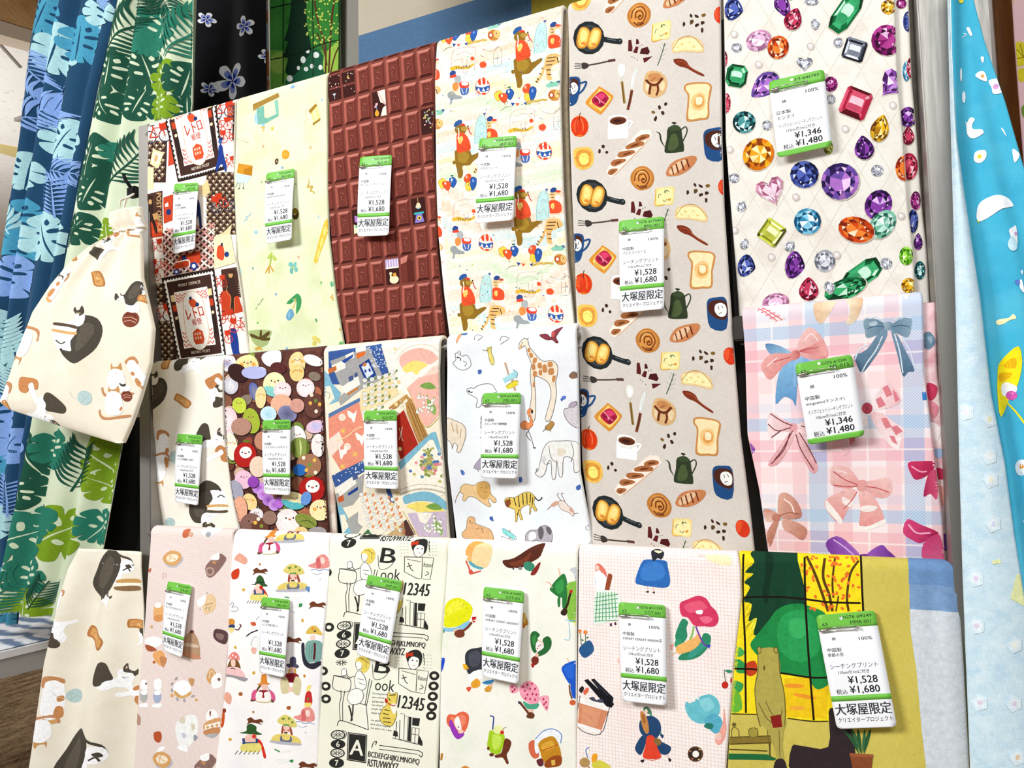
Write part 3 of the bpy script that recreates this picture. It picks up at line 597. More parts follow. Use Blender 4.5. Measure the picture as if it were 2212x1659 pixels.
PR['bread'].run('''
F 900 0 3.95
G
e 1f2527 1465 318 134 142
e 394042 1468 318 104 114
e 2c3335 1468 318 88 96
l 1f2527 44 1580 325 1660 342 1728 350
e 1f2527 1728 348 26 26
e 596063 1732 342 9 9
l 596063 8 1620 325 1700 340
b d08a2c 1395 232 1440 226 1474 258 1468 330 1440 395 1388 408 1360 372 1366 296
b f6c964 1400 240 1438 238 1464 268 1456 332 1430 380 1395 390 1376 360 1380 296
b fbe08c 1408 255 1432 255 1448 285 1436 330 1410 345 1394 320
b d08a2c 1500 236 1548 232 1574 270 1560 345 1524 402 1470 410 1448 372 1462 300
b f6c964 1505 246 1542 246 1560 274 1546 340 1514 385 1476 392 1464 364 1476 300
b fbe08c 1512 262 1540 262 1545 290 1524 340 1496 350 1486 320
e e08a3a 1420 365 22 14
e e08a3a 1505 372 20 12
l 6a655e 8 1345 582 1380 578 1420 570
l 6a655e 8 1342 562 1380 558 1420 558
l 6a655e 8 1345 540 1385 540 1420 545
b 3a332f 1405 535 1440 530 1465 548 1455 572 1415 585
l 4a3a34 12 1455 552 1560 532 1690 502
l 5a3a34 22 1630 515 1692 505
b eef0e4 1745 540 1775 560 1775 610 1755 650 1738 655 1716 610 1718 560
b fbfbf2 1745 560 1762 580 1758 620 1740 630 1728 590
l cfcbbb 8 1746 650 1748 690
l 9a7a3a 22 1748 690 1758 770 1772 880
l 6a4a24 8 1752 700 1766 870
b e6ece6 1872 575 1880 600 1860 680 1845 740 1828 745 1830 680 1855 610
l cfd4d0 5 1865 600 1842 720
l 7a4028 24 1835 765 1820 850 1800 935
l 4f2614 8 1832 780 1806 915
b d9902f 1560 735 1660 800 1670 840 1580 965 1540 960 1448 890 1450 850 1540 750
b f4cf74 1562 755 1640 815 1650 845 1575 940 1540 935 1470 880 1545 770
b e8b24c 1560 770 1630 820 1570 920 1490 880
b b81e44 1572 775 1630 820 1632 850 1572 915 1500 875 1498 835
b d83e68 1575 790 1612 822 1560 850 1520 830
e 8a1232 1530 850 22 20
e 8a1232 1570 890 22 18
e 96183a 1605 848 18 20
l f0a0b8 7 1520 815 1555 850 1560 880
l f0a0b8 6 1555 850 1600 880
l c98a2c 6 1480 890 1560 945
e e2701c 1390 1078 76 92
b d8380f 1330 1020 1390 995 1445 1020 1462 1090 1430 1155 1390 1148 1350 1160 1322 1100
b e8542a 1350 1030 1380 1015 1370 1080 1360 1130 1335 1090
l f0804a 8 1400 1010 1420 1060 1418 1120
l b02a0c 6 1375 1010 1362 1070 1370 1140
l 4a2a1c 6 1392 1030 1388 990 1398 960
b fdfdfb 1635 1015 1660 985 1720 978 1780 990 1800 1025 1805 1170 1760 1180 1650 1186 1630 1170
b e9e4dc 1640 1030 1670 1068 1740 1075 1798 1040 1800 1050 1750 1090 1660 1085
e 8a4e30 1718 1028 74 36 -4
e 5a2a16 1718 1032 66 28 -4
e 3a180c 1710 1030 36 13 -4
l fdfdfb 16 1800 1035 1840 1040 1815 1085 1800 1100
b fce9da 1990 1110 2008 1150 1990 1190 1700 1480 1655 1510 1625 1480 1640 1420 1880 1140 1940 1112
l e8b088 6 1992 1160 1940 1240 1690 1495
b a8673a 1985 1150 1980 1180 1880 1215 1870 1185 1930 1150
b a8673a 1935 1210 1930 1245 1800 1275 1785 1250 1850 1215
b a8673a 1855 1285 1860 1310 1760 1345 1715 1335 1730 1300 1800 1285
b a8673a 1785 1360 1780 1380 1690 1420 1655 1400 1680 1365 1740 1355
b a8673a 1715 1440 1700 1470 1660 1495 1630 1480 1650 1445
b 6e3618 1960 1165 1950 1180 1900 1195 1910 1178
b 6e3618 1905 1225 1880 1245 1825 1258 1850 1235
b 6e3618 1830 1300 1820 1312 1760 1330 1785 1308
b 6e3618 1750 1372 1730 1390 1690 1402 1710 1380
b 6e3618 1690 1450 1670 1475 1650 1475
b c07a34 1850 45 1920 25 1985 70 2000 140 1960 210 1870 235 1805 180 1800 110
b d99548 1850 60 1915 42 1965 80 1978 140 1940 195 1870 215 1825 170 1822 115
l 8a4a1c 14 1830 160 1850 90 1920 60 1960 120 1930 190 1880 200
l 7a3a14 12 1870 160 1872 110 1915 95 1935 140 1905 170 1890 140
l 5a280c 10 1850 190 1890 215 1940 200
e 6a3010 1908 138 14 10
l f0c07a 7 1845 130 1870 80 1915 70
b d9b07a 1960 620 2050 606 2120 650 2138 720 2110 800 2030 835 1960 810 1932 740
b c88a54 1975 640 2040 622 2090 650 2060 690 1990 690
b ecd2a8 1950 720 1990 700 1985 760 1960 780
b ecd2a8 2090 690 2120 720 2095 780 2070 740
l 6a2c14 22 1955 680 2000 720 2050 720 2100 665
l 6a2c14 20 2000 715 1990 760 1985 805
l 6a2c14 18 2055 725 2060 770 2045 815
l a85a30 8 2000 690 2045 660
b f3c25a 1345 1275 1410 1255 1480 1262 1510 1320 1505 1390 1460 1440 1390 1445 1350 1410 1340 1340
b e09a3c 1365 1300 1420 1275 1475 1290 1492 1345 1470 1415 1400 1425 1362 1380
b fdea7a 1395 1320 1440 1305 1468 1340 1460 1390 1415 1405 1388 1370
l e0c04a 5 1395 1340 1440 1330 1460 1360
l d08a34 6 1350 1350 1385 1340
l d08a34 6 1420 1440 1418 1405
l d08a34 6 1490 1300 1458 1320
l d08a34 6 1380 1290 1400 1318
p 5a1a18 1805 340 1828 335 1840 400 1838 435 1802 432
p 4a1414 1872 332 1890 335 1900 370 1870 378
p 5a1a18 1868 395 1892 398 1880 452 1844 445
p 4a1414 1915 415 1970 398 1990 440 1975 465 1902 458
p 5a1a18 1930 495 2010 480 1965 520 1940 535
e 6a2a20 1855 490 4 4
e 6a2a20 1835 480 4 4
e 6a2a20 1880 510 4 4
e 6a2a20 1905 390 4 4
e 6a2a20 1925 380 4 4
l 3f5a3a 7 2055 560 2085 480 2120 370
w 4a6a44 9 2085 480 2055 450
w 4a6a44 9 2085 480 2130 455
w 4a6a44 9 2100 430 2075 400
w 4a6a44 9 2098 440 2138 415
w 4a6a44 9 2075 510 2050 490
w 4a6a44 9 2072 515 2112 505
w 4a6a44 9 2112 395 2142 375
w 4a6a44 9 2110 395 2095 365
b f7dc8a 2015 215 2080 195 2165 180 2168 250 2155 330 2080 340 2010 358 2012 290
b fbe9a8 2035 225 2150 200 2145 315 2030 335
l e0a838 8 2015 215 2012 290 2012 355 2090 338
l 3a6a3a 7 2085 235 2110 215 2125 225
l 3a6a3a 6 2098 240 2090 212
l 6a6a3a 5 2035 290 2042 260 2062 252
l 6a6a3a 5 2070 300 2090 312 2108 290
e d99a3a 2130 290 16 10 -30
b 3a2218 2030 1005 2045 990 2052 1010 2040 1035 2024 1025
b 3a2218 2060 905 2078 900 2085 925 2068 935
b 7a5a24 2002 955 2020 945 2036 960 2020 972
b 3a2218 2085 955 2105 948 2116 970 2098 982
b 3a2218 2112 885 2130 872 2138 890 2120 905
b 3a2218 1575 1245 1592 1232 1605 1250 1588 1266
b 3a2218 1552 1275 1566 1270 1568 1300 1550 1305
b 3a2218 1608 1295 1625 1285 1634 1300 1618 1312
b 1f4a7e 1272 680 1330 652 1385 660 1395 720 1385 800 1360 880 1300 908 1272 860
b 4a2418 1275 690 1320 668 1372 680 1376 740 1340 805 1285 815 1268 760
l 1f4a7e 16 1390 710 1445 695 1420 760 1380 800
b f4f4ee 1305 725 1340 700 1372 730 1370 775 1335 805 1300 780
l 3a2a24 5 1320 730 1330 760
l 3a2a24 5 1350 720 1345 750
l 3a2a24 5 1355 770 1335 785
F 1400 0 2.724
b 7e3018 150 350 190 345 225 360 250 395 325 435 322 447 280 430 225 400 190 392 160 375
l a04a28 5 170 360 210 365 240 390 300 428
b e9c890 145 250 190 225 260 217 310 240 328 285 315 310 220 305 150 312 140 285
b f8ecb0 155 255 195 235 258 228 300 248 315 282 305 298 220 294 155 300
e e4cf84 200 262 10 7
e e4cf84 245 250 8 6
e e4cf84 270 275 10 7
e e4cf84 220 285 7 5
e e4cf84 175 280 8 5
l b88a4a 4 145 290 190 228 260 217 325 280
b c98a4a 215 500 250 485 340 482 372 500 370 540 358 600 355 690 300 705 228 712 228 640 232 560 212 530
b fbe3b0 225 505 260 495 335 492 362 505 358 540 348 600 345 682 300 692 238 698 240 620 242 555 224 528
b f3c684 270 555 320 545 338 590 320 640 270 645 250 600
b e0a050 285 565 322 565 326 610 295 635 268 615
b fbe8c0 282 572 316 570 314 608 284 612
b 2f3a24 120 750 188 748 200 800 212 880 190 895 110 902 98 880 110 820
b 4a5a34 135 800 165 790 180 850 150 885 118 880
b 3a4a2c 130 745 160 735 185 745 182 765 128 768
e 2a3020 153 724 14 6
l 2a3020 5 153 726 153 738
w 2f3a24 10 102 870 78 830 70 790 48 775
l 2f3a24 7 185 770 220 745 228 775 205 830
b 1f4a7e 330 770 380 750 440 760 440 930 345 932 325 830
b 4a2418 335 790 380 765 440 775 440 870 380 875 335 840
b f4f4ee 375 795 410 780 438 800 436 850 400 862 372 835
l 3a2a24 4 390 800 396 820
l 3a2a24 4 410 795 420 810
l 3a2a24 4 395 845 412 838
e d8381a 430 90 42 52
b e8542a 400 60 425 50 420 100 405 120 392 90
b c88050 108 1015 140 960 200 930 270 915 285 940 250 990 190 1030 120 1040
b e8c098 125 1010 160 965 210 940 225 955 190 1000 140 1030
l 6a2c14 9 165 965 180 1018
l 6a2c14 9 195 948 212 1005
l 6a2c14 9 225 935 242 985
l 6a2c14 7 140 985 152 1030
b 3a2218 250 85 262 95 258 108 246 98
b 3a2218 275 90 295 95 298 108 280 105
b 7a5a24 315 90 335 82 340 95 322 104
b 5a4224 248 125 266 120 268 135 250 148
b 3a2218 312 130 330 128 332 140 314 148
b 3a2218 278 148 296 140 300 152 280 162
b 3a2218 205 140 215 132 220 148 208 160
b 3a2218 312 170 325 168 324 190 314 192
F 900 0 3.95
R 1465 320 1495 1672 1540 3012 1632 4375 1440 -1050
''')

rg = random.Random(5)
def gem(P, kind, x, y, rx, ry, rot, pal, pearl=False):
    """cut stone: dark rim, ring of facets, bright table"""
    c = [hexc(h) for h in pal]; rt = math.radians(rot); n = 16
    if kind == 'emerald': out = np.array([(-1, -.55), (-.6, -1), (.6, -1), (1, -.55), (1, .55), (.6, 1), (-.6, 1), (-1, .55)])
    elif kind == 'square': out = np.array([(-.98, -.8), (-.8, -.98), (.8, -.98), (.98, -.8), (.98, .8), (.8, .98), (-.8, .98), (-.98, .8)])
    else:
        t = np.linspace(0, 2*math.pi, n, endpoint=False); out = np.c_[np.cos(t), np.sin(t)]
        if kind == 'pear': out[:, 0] *= np.clip(.25+.75*np.sqrt(np.clip((out[:, 1]+1.0)/1.3, 0, 1)), 0, 1)
        if kind == 'marquise': out[:, 1] *= (1-np.abs(out[:, 0])**1.6*.55)
        if kind == 'heart': out = np.c_[.95*np.sin(t)**3, -(.82*np.cos(t)-.33*np.cos(2*t)-.13*np.cos(3*t)-.06*np.cos(4*t))*.95]
    m = len(out); T = lambda q: np.c_[q[:, 0]*rx*math.cos(rt)-q[:, 1]*ry*math.sin(rt)+x, q[:, 0]*rx*math.sin(rt)+q[:, 1]*ry*math.cos(rt)+y]
    P.begin(); P.poly('c9beae', T(out*1.03+[.03, .05])); P.poly(c[0], T(out))
    inn = out*.6 if m == 8 else out[::2]*.58; mid = out*.8; mi = len(inn); F = []
    for i in range(m):
        j = (i+1) % m; cc = c[rg.choice((0, 1, 1, 2))]*rg.uniform(.7, 1.15)
        P.poly(cc, T(np.array([out[i], out[j], mid[j], mid[i]])))
        k = int(i*mi/m); P.poly(c[rg.choice((0, 1, 1, 2, 2, 3))]*rg.uniform(.75, 1.1), T(np.array([mid[i], mid[j], inn[(k+(i % 2 if mi < m else 1)) % mi]]) if mi < m else np.array([mid[i], mid[j], inn[j], inn[i]])))
    P.poly(c[2], T(inn)); 
    if mi == 8 and m > 8:
        for i in range(mi):
            if rg.random() < .8: P.poly(c[rg.choice((1, 2, 2, 3))]*rg.uniform(.85, 1.1), T(np.array([inn[i], inn[(i+1) % mi], inn[0]*0+[.1, -.05]])))
        for _ in range(4):
            a = rg.uniform(0, 6.28); q = np.array([math.cos(a), math.sin(a)])*rg.uniform(.3, .75); P.poly(c[3], T(np.array([q, q+[.14, .03], q+[.03, .16]])))
    else:
        P.poly(c[3], T(inn*[.85, .5]+[0, -.12])); P.poly(c[2]*.8, T(inn*[.8, .35]+[.0, .3]))
    P.end()
GP = PR['gem']; GP.fr = (1400, 0, 2.724)
PAL = dict(blue=('10153a', '26357e', '5566b8', 'cfd8f2'), purple=('1e0a30', '4a1a66', '8a3fa8', 'e0b8ee'), ruby=('4a0418', '8e0f34', 'c53a5a', 'f6c0cc'), green=('04381c', '0d6a38', '3aa86a', 'c8f0d6'),
    gold=('6a3a04', 'b27a0c', 'e8b41e', 'fdf0a0'), pink=('a06488', 'cf8fb8', 'e8bedb', 'fff0fb'), orange=('8a2408', 'd0450f', 'f08030', 'ffe0c0'), grey=('14161e', '3a3f4c', '848a98', 'e4e8f0'), mag=('3e0630', '7e1260', 'b03c8c', 'eec0e2'),
    teal=('06282c', '14575c', '4e9698', 'd8f2f0'), amber=('8a3c04', 'd87408', 'f8a81c', 'ffe9a8'), violet=('4a1a60', '8a48a8', 'c48ad8', 'f4dcfa'), sky=('124a70', '3a90b8', '8accE6'.lower(), 'f0fcff'), olive=('4e5208', '8e9418', 'c8cc4a', 'f6f8c0'),
    mint=('2a6a54', '7ac0a4', 'bfe6d6', 'f6fffb'), white=('6a6c76', 'a8aab4', 'd8dae2', 'ffffff'), iris=('2a1a50', '6a4aa0', 'b070c8', 'f0c8f0'), red=('5a0a14', 'a8203c', 'd8506c', 'f8c0ca'), lime=('2a6208', '5aa818', '98d848', 'e8fcc0'), pinkw=('a85a78', 'd898b4', 'f4d4e2', 'ffffff'))
GP.flat = 0; GP.begin()     # seams of the tufted ground
for i in range(-9, 12):
    GP.line('e6ddcf', 4, [(440+i*180, -40), (440+i*180+1100, 1800)], sm=False); GP.line('e6ddcf', 4, [(440+i*180, -40), (440+i*180-1100, 1800)], sm=False)
GP.end(); GP.flat = None
for g in '''pear 505 55 72 55 100 blue|pear 785 25 85 45 250 purple|pear 855 110 55 68 20 ruby|emerald 1165 70 60 130 35 green|round 1415 40 45 42 0 gold|oval 650 238 78 60 -25 pink|oval 765 278 62 70 20 orange
square 1215 290 66 66 18 grey|oval 1405 235 92 92 0 mag|emerald 520 445 62 66 10 green|pear 685 505 70 100 230 iris|heart 1440 490 85 95 40 violet|round 1075 495 40 45 0 mag|square 1222 608 82 88 22 red
round 565 720 68 66 0 teal|pear 1365 755 58 82 15 gold|oval 650 910 90 98 35 amber|pear 1270 870 62 72 -8 purple|round 920 1030 84 80 0 blue|oval 1130 1070 112 108 -20 iris|heart 722 1120 90 95 -20 pinkw|oval 1355 1205 78 92 30 purple|oval 1380 1320 68 95 40 mint
oval 1225 1352 108 75 15 orange|oval 938 1305 80 78 0 sky|square 728 1368 68 68 35 olive|pear 580 1565 72 52 105 blue|pear 865 1560 88 58 100 purple|round 1040 1535 62 65 0 white|emerald 1260 1615 62 125 55 green|round 1520 1505 42 55 0 lime
pear 945 1700 62 70 0 ruby|oval 750 1780 80 55 -10 pink|round 1535 1680 45 45 0 gold|oval 1160 1700 130 60 -20 green|heart 920 372 52 48 0 white|round 520 280 32 28 0 white|round 1118 248 28 30 0 white|pear 985 140 36 26 80 white|round 700 740 30 30 0 white|round 1075 585 28 28 0 white|round 505 1050 34 28 0 white
round 1348 1005 36 34 0 white|pear 552 1215 30 34 30 white|pear 568 1435 26 34 20 white|pear 835 1448 32 34 40 white|round 1400 1550 36 34 0 white|oval 1510 990 55 75 0 orange|round 440 345 26 55 0 ruby|round 460 605 25 60 0 red|round 960 10 42 20 0 white|round 1520 135 20 60 0 blue|round 1060 870 28 40 0 olive|pear 1070 1690 40 30 60 white'''.replace('\n', '|').split('|'):
    k = g.split(); gem(GP, k[0], *[float(v) for v in k[1:6]], PAL[k[6]])
for i_, (gx, gy) in enumerate([(520+k*150+(r % 2)*70, -75-r*95) for r in range(4) for k in range(7)]): gem(GP, ('oval', 'pear', 'square', 'round')[i_ % 4], gx, gy, 45+10*(i_ % 3), 48+9*(i_ % 2), 20*i_, PAL[list(PAL)[(i_*7) % 20]])
for q in arr('505 200 650 378 955 270 1160 760 480 880 870 1162 725 1512 510 1355 1440 620 1490 1270 1110 1500 1270 480 760 700 1300 80').__iter__() and zip(*[iter(arr('505 200 650 378 955 270 1160 760 480 880 870 1162 725 1512 510 1355 1440 620 1490 1270 1110 1500'))]*2):
    GP.begin(); GP.ell('c9beae', q[0]+3, q[1]+4, 23, 23); GP.ell('fffaf6)c2b2ae', q[0], q[1], 22, 22); GP.ell('ffffff', q[0]-6, q[1]-7, 7, 6); GP.end()
# chocolate bars
CP = PR['choc']; sh = CP.sh; rc = random.Random(8)
CP.fr = (460, 0, 3.95)
o0 = sh.ab(CP.px([(1218, 590)]))[0]; cw = (sh.ab(CP.px([(1880, 400)]))[0][0]-sh.ab(CP.px([(1218, 590)]))[0][0])/5.05; rhh = (sh.ab(CP.px([(1240, 1545)]))[0][1]-sh.ab(CP.px([(1218, 590)]))[0][1])/4.0
def q4(a0, b0, a1, b1): return np.array([[(a0, b0), (a1, b0), (a1, b1)], [(a0, b0), (a1, b1), (a0, b1)]])
special = {(0, 1): 'w', (2, -1): 'n', (4, -1): 'n', (5, 1): 'h', (-1, 4): 'g', (4, 4): 'p', (2, 6): 's', (-2, -1): 'd', (-1, -1): 'd', (1, 1): 'w'}
special = {(1, 1): 'w', (4, 2): 'h', (-1, 5): 'g', (3, 5): 'p', (1, 7): 's', (-2, 0): 'd', (-1, 0): 'd'}
for i in range(-3, 8):
    for j in range(-2, 11):
        a0, b0 = o0[0]+i*cw, o0[1]+j*rhh; a1, b1 = a0+cw*.86, b0+rhh*.9; g = cw*.15; CP.begin()
        def quad(c, *p): CP.raw(np.array([[p[0], p[1], p[2]], [p[0], p[2], p[3]]]), c)
        sp = special.get((i, j))
        if sp:
            quad('3a1612', (a0, b0), (a1, b0), (a1, b1), (a0, b1)); W, H = a1-a0, b1-b0; L = lambda u, v: (a0+u*W, b0+v*H)
            el = lambda c, u, v, r, r2=None: CP.raw(np.array([[L(u, v), L(u+r*math.cos(t), v+(r2 or r*.55)*math.sin(t)), L(u+r*math.cos(t+.7), v+(r2 or r*.55)*math.sin(t+.7))] for t in np.arange(0, 6.3, .7)]), c)
            if sp == 'w':
                quad('f6e8d4', L(.4, 0), L(1, 0), L(1, .6), L(.6, .45)); quad('f6e8d4', L(.75, .7), L(1, .62), L(1, 1), L(.55, 1)); quad('e0a8a0', L(.4, .0), L(.47, 0), L(.98, .58), L(.9, .6)); el('e0a032', .28, .86, .16, .12); quad('e0a032', L(.22, .72), L(.36, .72), L(.36, .86), L(.2, .86)); el('f2b8c0', .3, .5, .1); el('f2b8c0', .2, .58, .08); quad('7a9ab0', L(.27, .55), L(.31, .55), L(.31, .72), L(.27, .72))
            if sp == 'h':
                for k in range(26): el(('7fa0b0', 'c8b070', '9ab070', 'e8b0a8')[k % 4], .2+.65*rc.random(), .08+.75*rc.random()*(1 if k % 2 else .7), .06)
            if sp == 'g': quad('b07ac0', L(.2, .25), L(.5, .3), L(.45, .55), L(.2, .5)); quad('e8c84a', L(.55, .45), L(.9, .5), L(.85, .75), L(.5, .7)); quad('f2e2b8', L(.1, .6), L(.6, .72), L(.5, .95), L(.08, .98)); el('8ac0a0', .3, .7, .12)
            if sp == 'p': el('8ac8d8', .5, .33, .2, .1); quad('f2d8b0', L(.4, .2), L(.6, .2), L(.7, .38), L(.3, .38)); quad('c8a060', L(.48, 0), L(.52, 0), L(.52, .2), L(.48, .2)); quad('38b0b8', L(.15, .55), L(.85, .55), L(.85, .63), L(.15, .63)); quad('8a7ac8', L(.3, .63), L(.7, .63), L(.85, .95), L(.15, .95)); el('e8c84a', .5, .78, .16); el('3a1612', .5, .78, .08)
            if sp == 's': quad('b8a0c8', L(0, -.02), L(1, -.02), L(1, .3), L(0, .3)); [quad('e8dcf0', L(.1+k*.2, 0), L(.18+k*.2, 0), L(.18+k*.2, .3), L(.1+k*.2, .3)) for k in range(5)]; quad('f6e8d4', L(0, .3), L(1, .3), L(1, .36), L(0, .36)); el('f6e0b8', .6, .82, .36, .16); quad('f6e0b8', L(.28, .55), L(.4, .55), L(.45, .85), L(.3, .85)); el('f6e0b8', .36, .55, .12, .05); quad('d89a3a', L(.55, .55), L(.75, .55), L(.8, .68), L(.5, .7))
            if sp == 'd':
                quad('7d3d31', L(0, .46), L(1, .46), L(1, .54), L(0, .54)); [el('e8d8c8', rc.random()*.9+.05, rc.random(), .035) for _ in range(8)]
                if i == -1: el('e8c070', .55, .22, .12, .08); el('3a1612', .62, .2, .1, .07)
                else: quad('c8d8e0', L(.3, .72), L(.6, .72), L(.47, .82), L(.44, .82)); quad('c8d8e0', L(.44, .82), L(.47, .82), L(.47, .95), L(.44, .95))
        elif not (i == 0 and j in (1, 2)) and (i, j) not in ((0, 5), (2, 7), (6, 3)) or rc.random() < .3:
            z = rc.uniform(.95, 1.05)
            quad(hexc('c47a6c')*z, (a0, b0), (a1, b0), (a1-g, b0+g*.9), (a0+g, b0+g*.9)); quad(hexc('a85a4c')*z, (a0, b0), (a0+g, b0+g*.9), (a0+g, b1-g), (a0, b1))
            quad(hexc('6a2a22')*z, (a1, b0), (a1, b1), (a1-g, b1-g), (a1-g, b0+g*.9)); quad(hexc('45160f')*z, (a0, b1), (a0+g, b1-g), (a1-g, b1-g), (a1, b1))
            quad('843f33', (a0+g, b0+g*.9), (a1-g, b0+g*.9), (a1-g, b1-g), (a0+g, b1-g)); m = cw*.06; p0, p1, p2, p3 = a0+g+m, b0+g+m, a1-g-m, b1-g-m
            quad('5e261d', (p0, p1), (p2, p1), (p2, p3), (p0, p3)); quad('72342a', (p0+m*.5, p1+m), (p2-m*.4, p1+m), (p2-m*.4, p3-m*.5), (p0+m*.5, p3-m*.5))
            cx_, cy_ = (p0+p2)/2, (p1+p3)/2; CP.raw(stroke(smooth_pts([(cx_-cw*.08, cy_-rhh*.13), (cx_+cw*.09, cy_-rhh*.12), (cx_+cw*.02, cy_-rhh*.02), (cx_-cw*.07, cy_+rhh*.08), (cx_+cw*.07, cy_+rhh*.12)], False, 3), cw*.05), '9a5244')
            CP.raw(stroke(smooth_pts([(cx_-cw*.05, cy_-rhh*.1), (cx_+cw*.06, cy_-rhh*.03), (cx_-cw*.02, cy_+rhh*.13)], False, 3), cw*.04), '45180f')
        else:
            quad('6e3026', (a0, b0-.004), (a1, b0-.004), (a1, b1), (a0, b1)); quad('5a221a', (a0+cw*.4, b0), (a1, b0+.01), (a1, b1), (a0+cw*.4, b1)); quad('c47a6c', (a0, b0), (a0+cw*.5, b0-.004), (a0+cw*.4, b0+.008), (a0, b0+.012))
        CP.end()

import copy
def side_sheet(sh, depth, w):
    q = copy.copy(sh); q.O = sh.O-sh.N*depth; q.L = lambda b: sh.Rt(b)-.004; q.Rt = lambda b: sh.Rt(b)+w; return q
SG = Print(side_sheet(GP.sh, .0088, .0178)); SG.fr = (1400, 0, 2.724)       # stones on the fold that shows beside the face
for g in '''round 1530 125 30 60 0 blue|round 1520 420 22 60 0 sky|round 1545 400 25 60 0 ruby|round 1530 690 52 60 0 purple|pear 1530 800 38 55 0 ruby|oval 1535 980 52 80 0 red|round 1560 1300 30 70 0 blue|round 1575 1180 30 55 0 mag|round 1600 1590 32 55 0 teal|pear 1590 1420 28 50 0 purple|round 1490 20 30 30 0 mag'''.split('|'):
    k = g.split(); gem(SG, k[0], *[float(v) for v in k[1:6]], PAL[k[6]])
GP.extra = (SG,)
def fringe(parent, fn, n, ln, mat, seed=1, wd=.00045):
    """loose threads along a cut edge: fn(t) -> (point, outward direction)"""
    r = random.Random(seed); V = []; F = []
    for _ in range(n):
        p, d = fn(r.random()); l = ln*r.uniform(.5, 1.2); u = unit(np.cross(d, [0, -1, 0]))*wd; e = p+d*l+np.array([0, r.uniform(-.2, .2)*l, r.uniform(-.35, .2)*l]); m = (p+e)/2+np.array([0, -.001, r.uniform(0, .001)]); k = len(V)
        V += [p-u, p+u, m-u*.8, m+u*.8, e, p+np.array([0, wd, 0]), m+np.array([0, wd, 0])]; F += [(k, k+1, k+3, k+2), (k+2, k+3, k+4), (k+1, k+5, k+6, k+3), (k+5, k, k+2, k+6), (k+3, k+6, k+4), (k+6, k+2, k+4)]
    o = mesh_np('fringe', V, F, mat, parent, smooth=False); o['kind'] = 'stuff'; return o
def edge_of(sh, extra, depth, b0, b1):
    def fn(t):
        b = np.array([b0+(b1-b0)*t]); a = sh.Rt(b)+extra; return sh.P(a, b, np.array([depth])-sh.w(sh.Rt(b), b))[0], unit(sh.U-.15*sh.V)
    return fn
fringe(FAB['bow'][1], edge_of(FAB['bow'][0], .0155, .013, .0, .33), 420, .009, plain('pink_threads', 'f4dcdc', rough=.9))
fringe(FAB['book'][1], edge_of(FAB['book'][0], .0065, .012, .0, .55), 380, .006, plain('dark_threads', '4a4740', rough=.9), 2)
BSd = Print(side_sheet(FAB['bow'][0], .0088, .0158)); BSd.run('''
F 1400 600 2.724
G
b 6a889e 1620 330 1660 320 1690 380 1650 420 1620 400
b 8ea8b8 1640 350 1670 345 1665 390
b c83a5a 1640 620 1700 640 1690 700 1650 720
b e08a96 1650 720 1710 760 1690 820 1660 800
b fdf0ee 1650 850 1720 880 1700 960 1660 940
b 9fb8dc 1680 1010 1730 1010 1720 1060 1690 1050
b c02850 1690 1120 1740 1130 1740 1180 1700 1180
b e8a49a 1700 1220 1750 1250 1740 1330 1710 1330
b 7a3aa0 1720 1500 1760 1520 1755 1600 1730 1590
'''); PR['bow'].extra = (BSd,)
P = PR['parade']; rq = random.Random(12); P.flat = 0; shp = P.sh      # soft checks of the ground in drifting pastel bands
for j in range(-2, 62):
    for i in range(30):
        a0, b0 = float(shp.L(0))-.012+i*.0097, j*.0097; ph = b0*42+1.1*math.sin(a0*16)+.5*math.sin(a0*37+b0*23); k = int((ph/1.25) % 5); f = abs(math.sin(ph/1.25*math.pi))*.75*min(1, .45+.55*abs(math.sin(a0*11+b0*9)))
        c = hexc(['f6c29c', 'b4dbe0', 'f9dd9c', 'c4e2b4', 'f8cdb4'][k]); c = c*f+hexc('fdf4e6')*(1-f); g_ = .0087
        P.raw(np.array([[(a0, b0), (a0+g_, b0), (a0+g_, b0+g_)], [(a0, b0), (a0+g_, b0+g_), (a0, b0+g_)]]), c)
P.flat = None

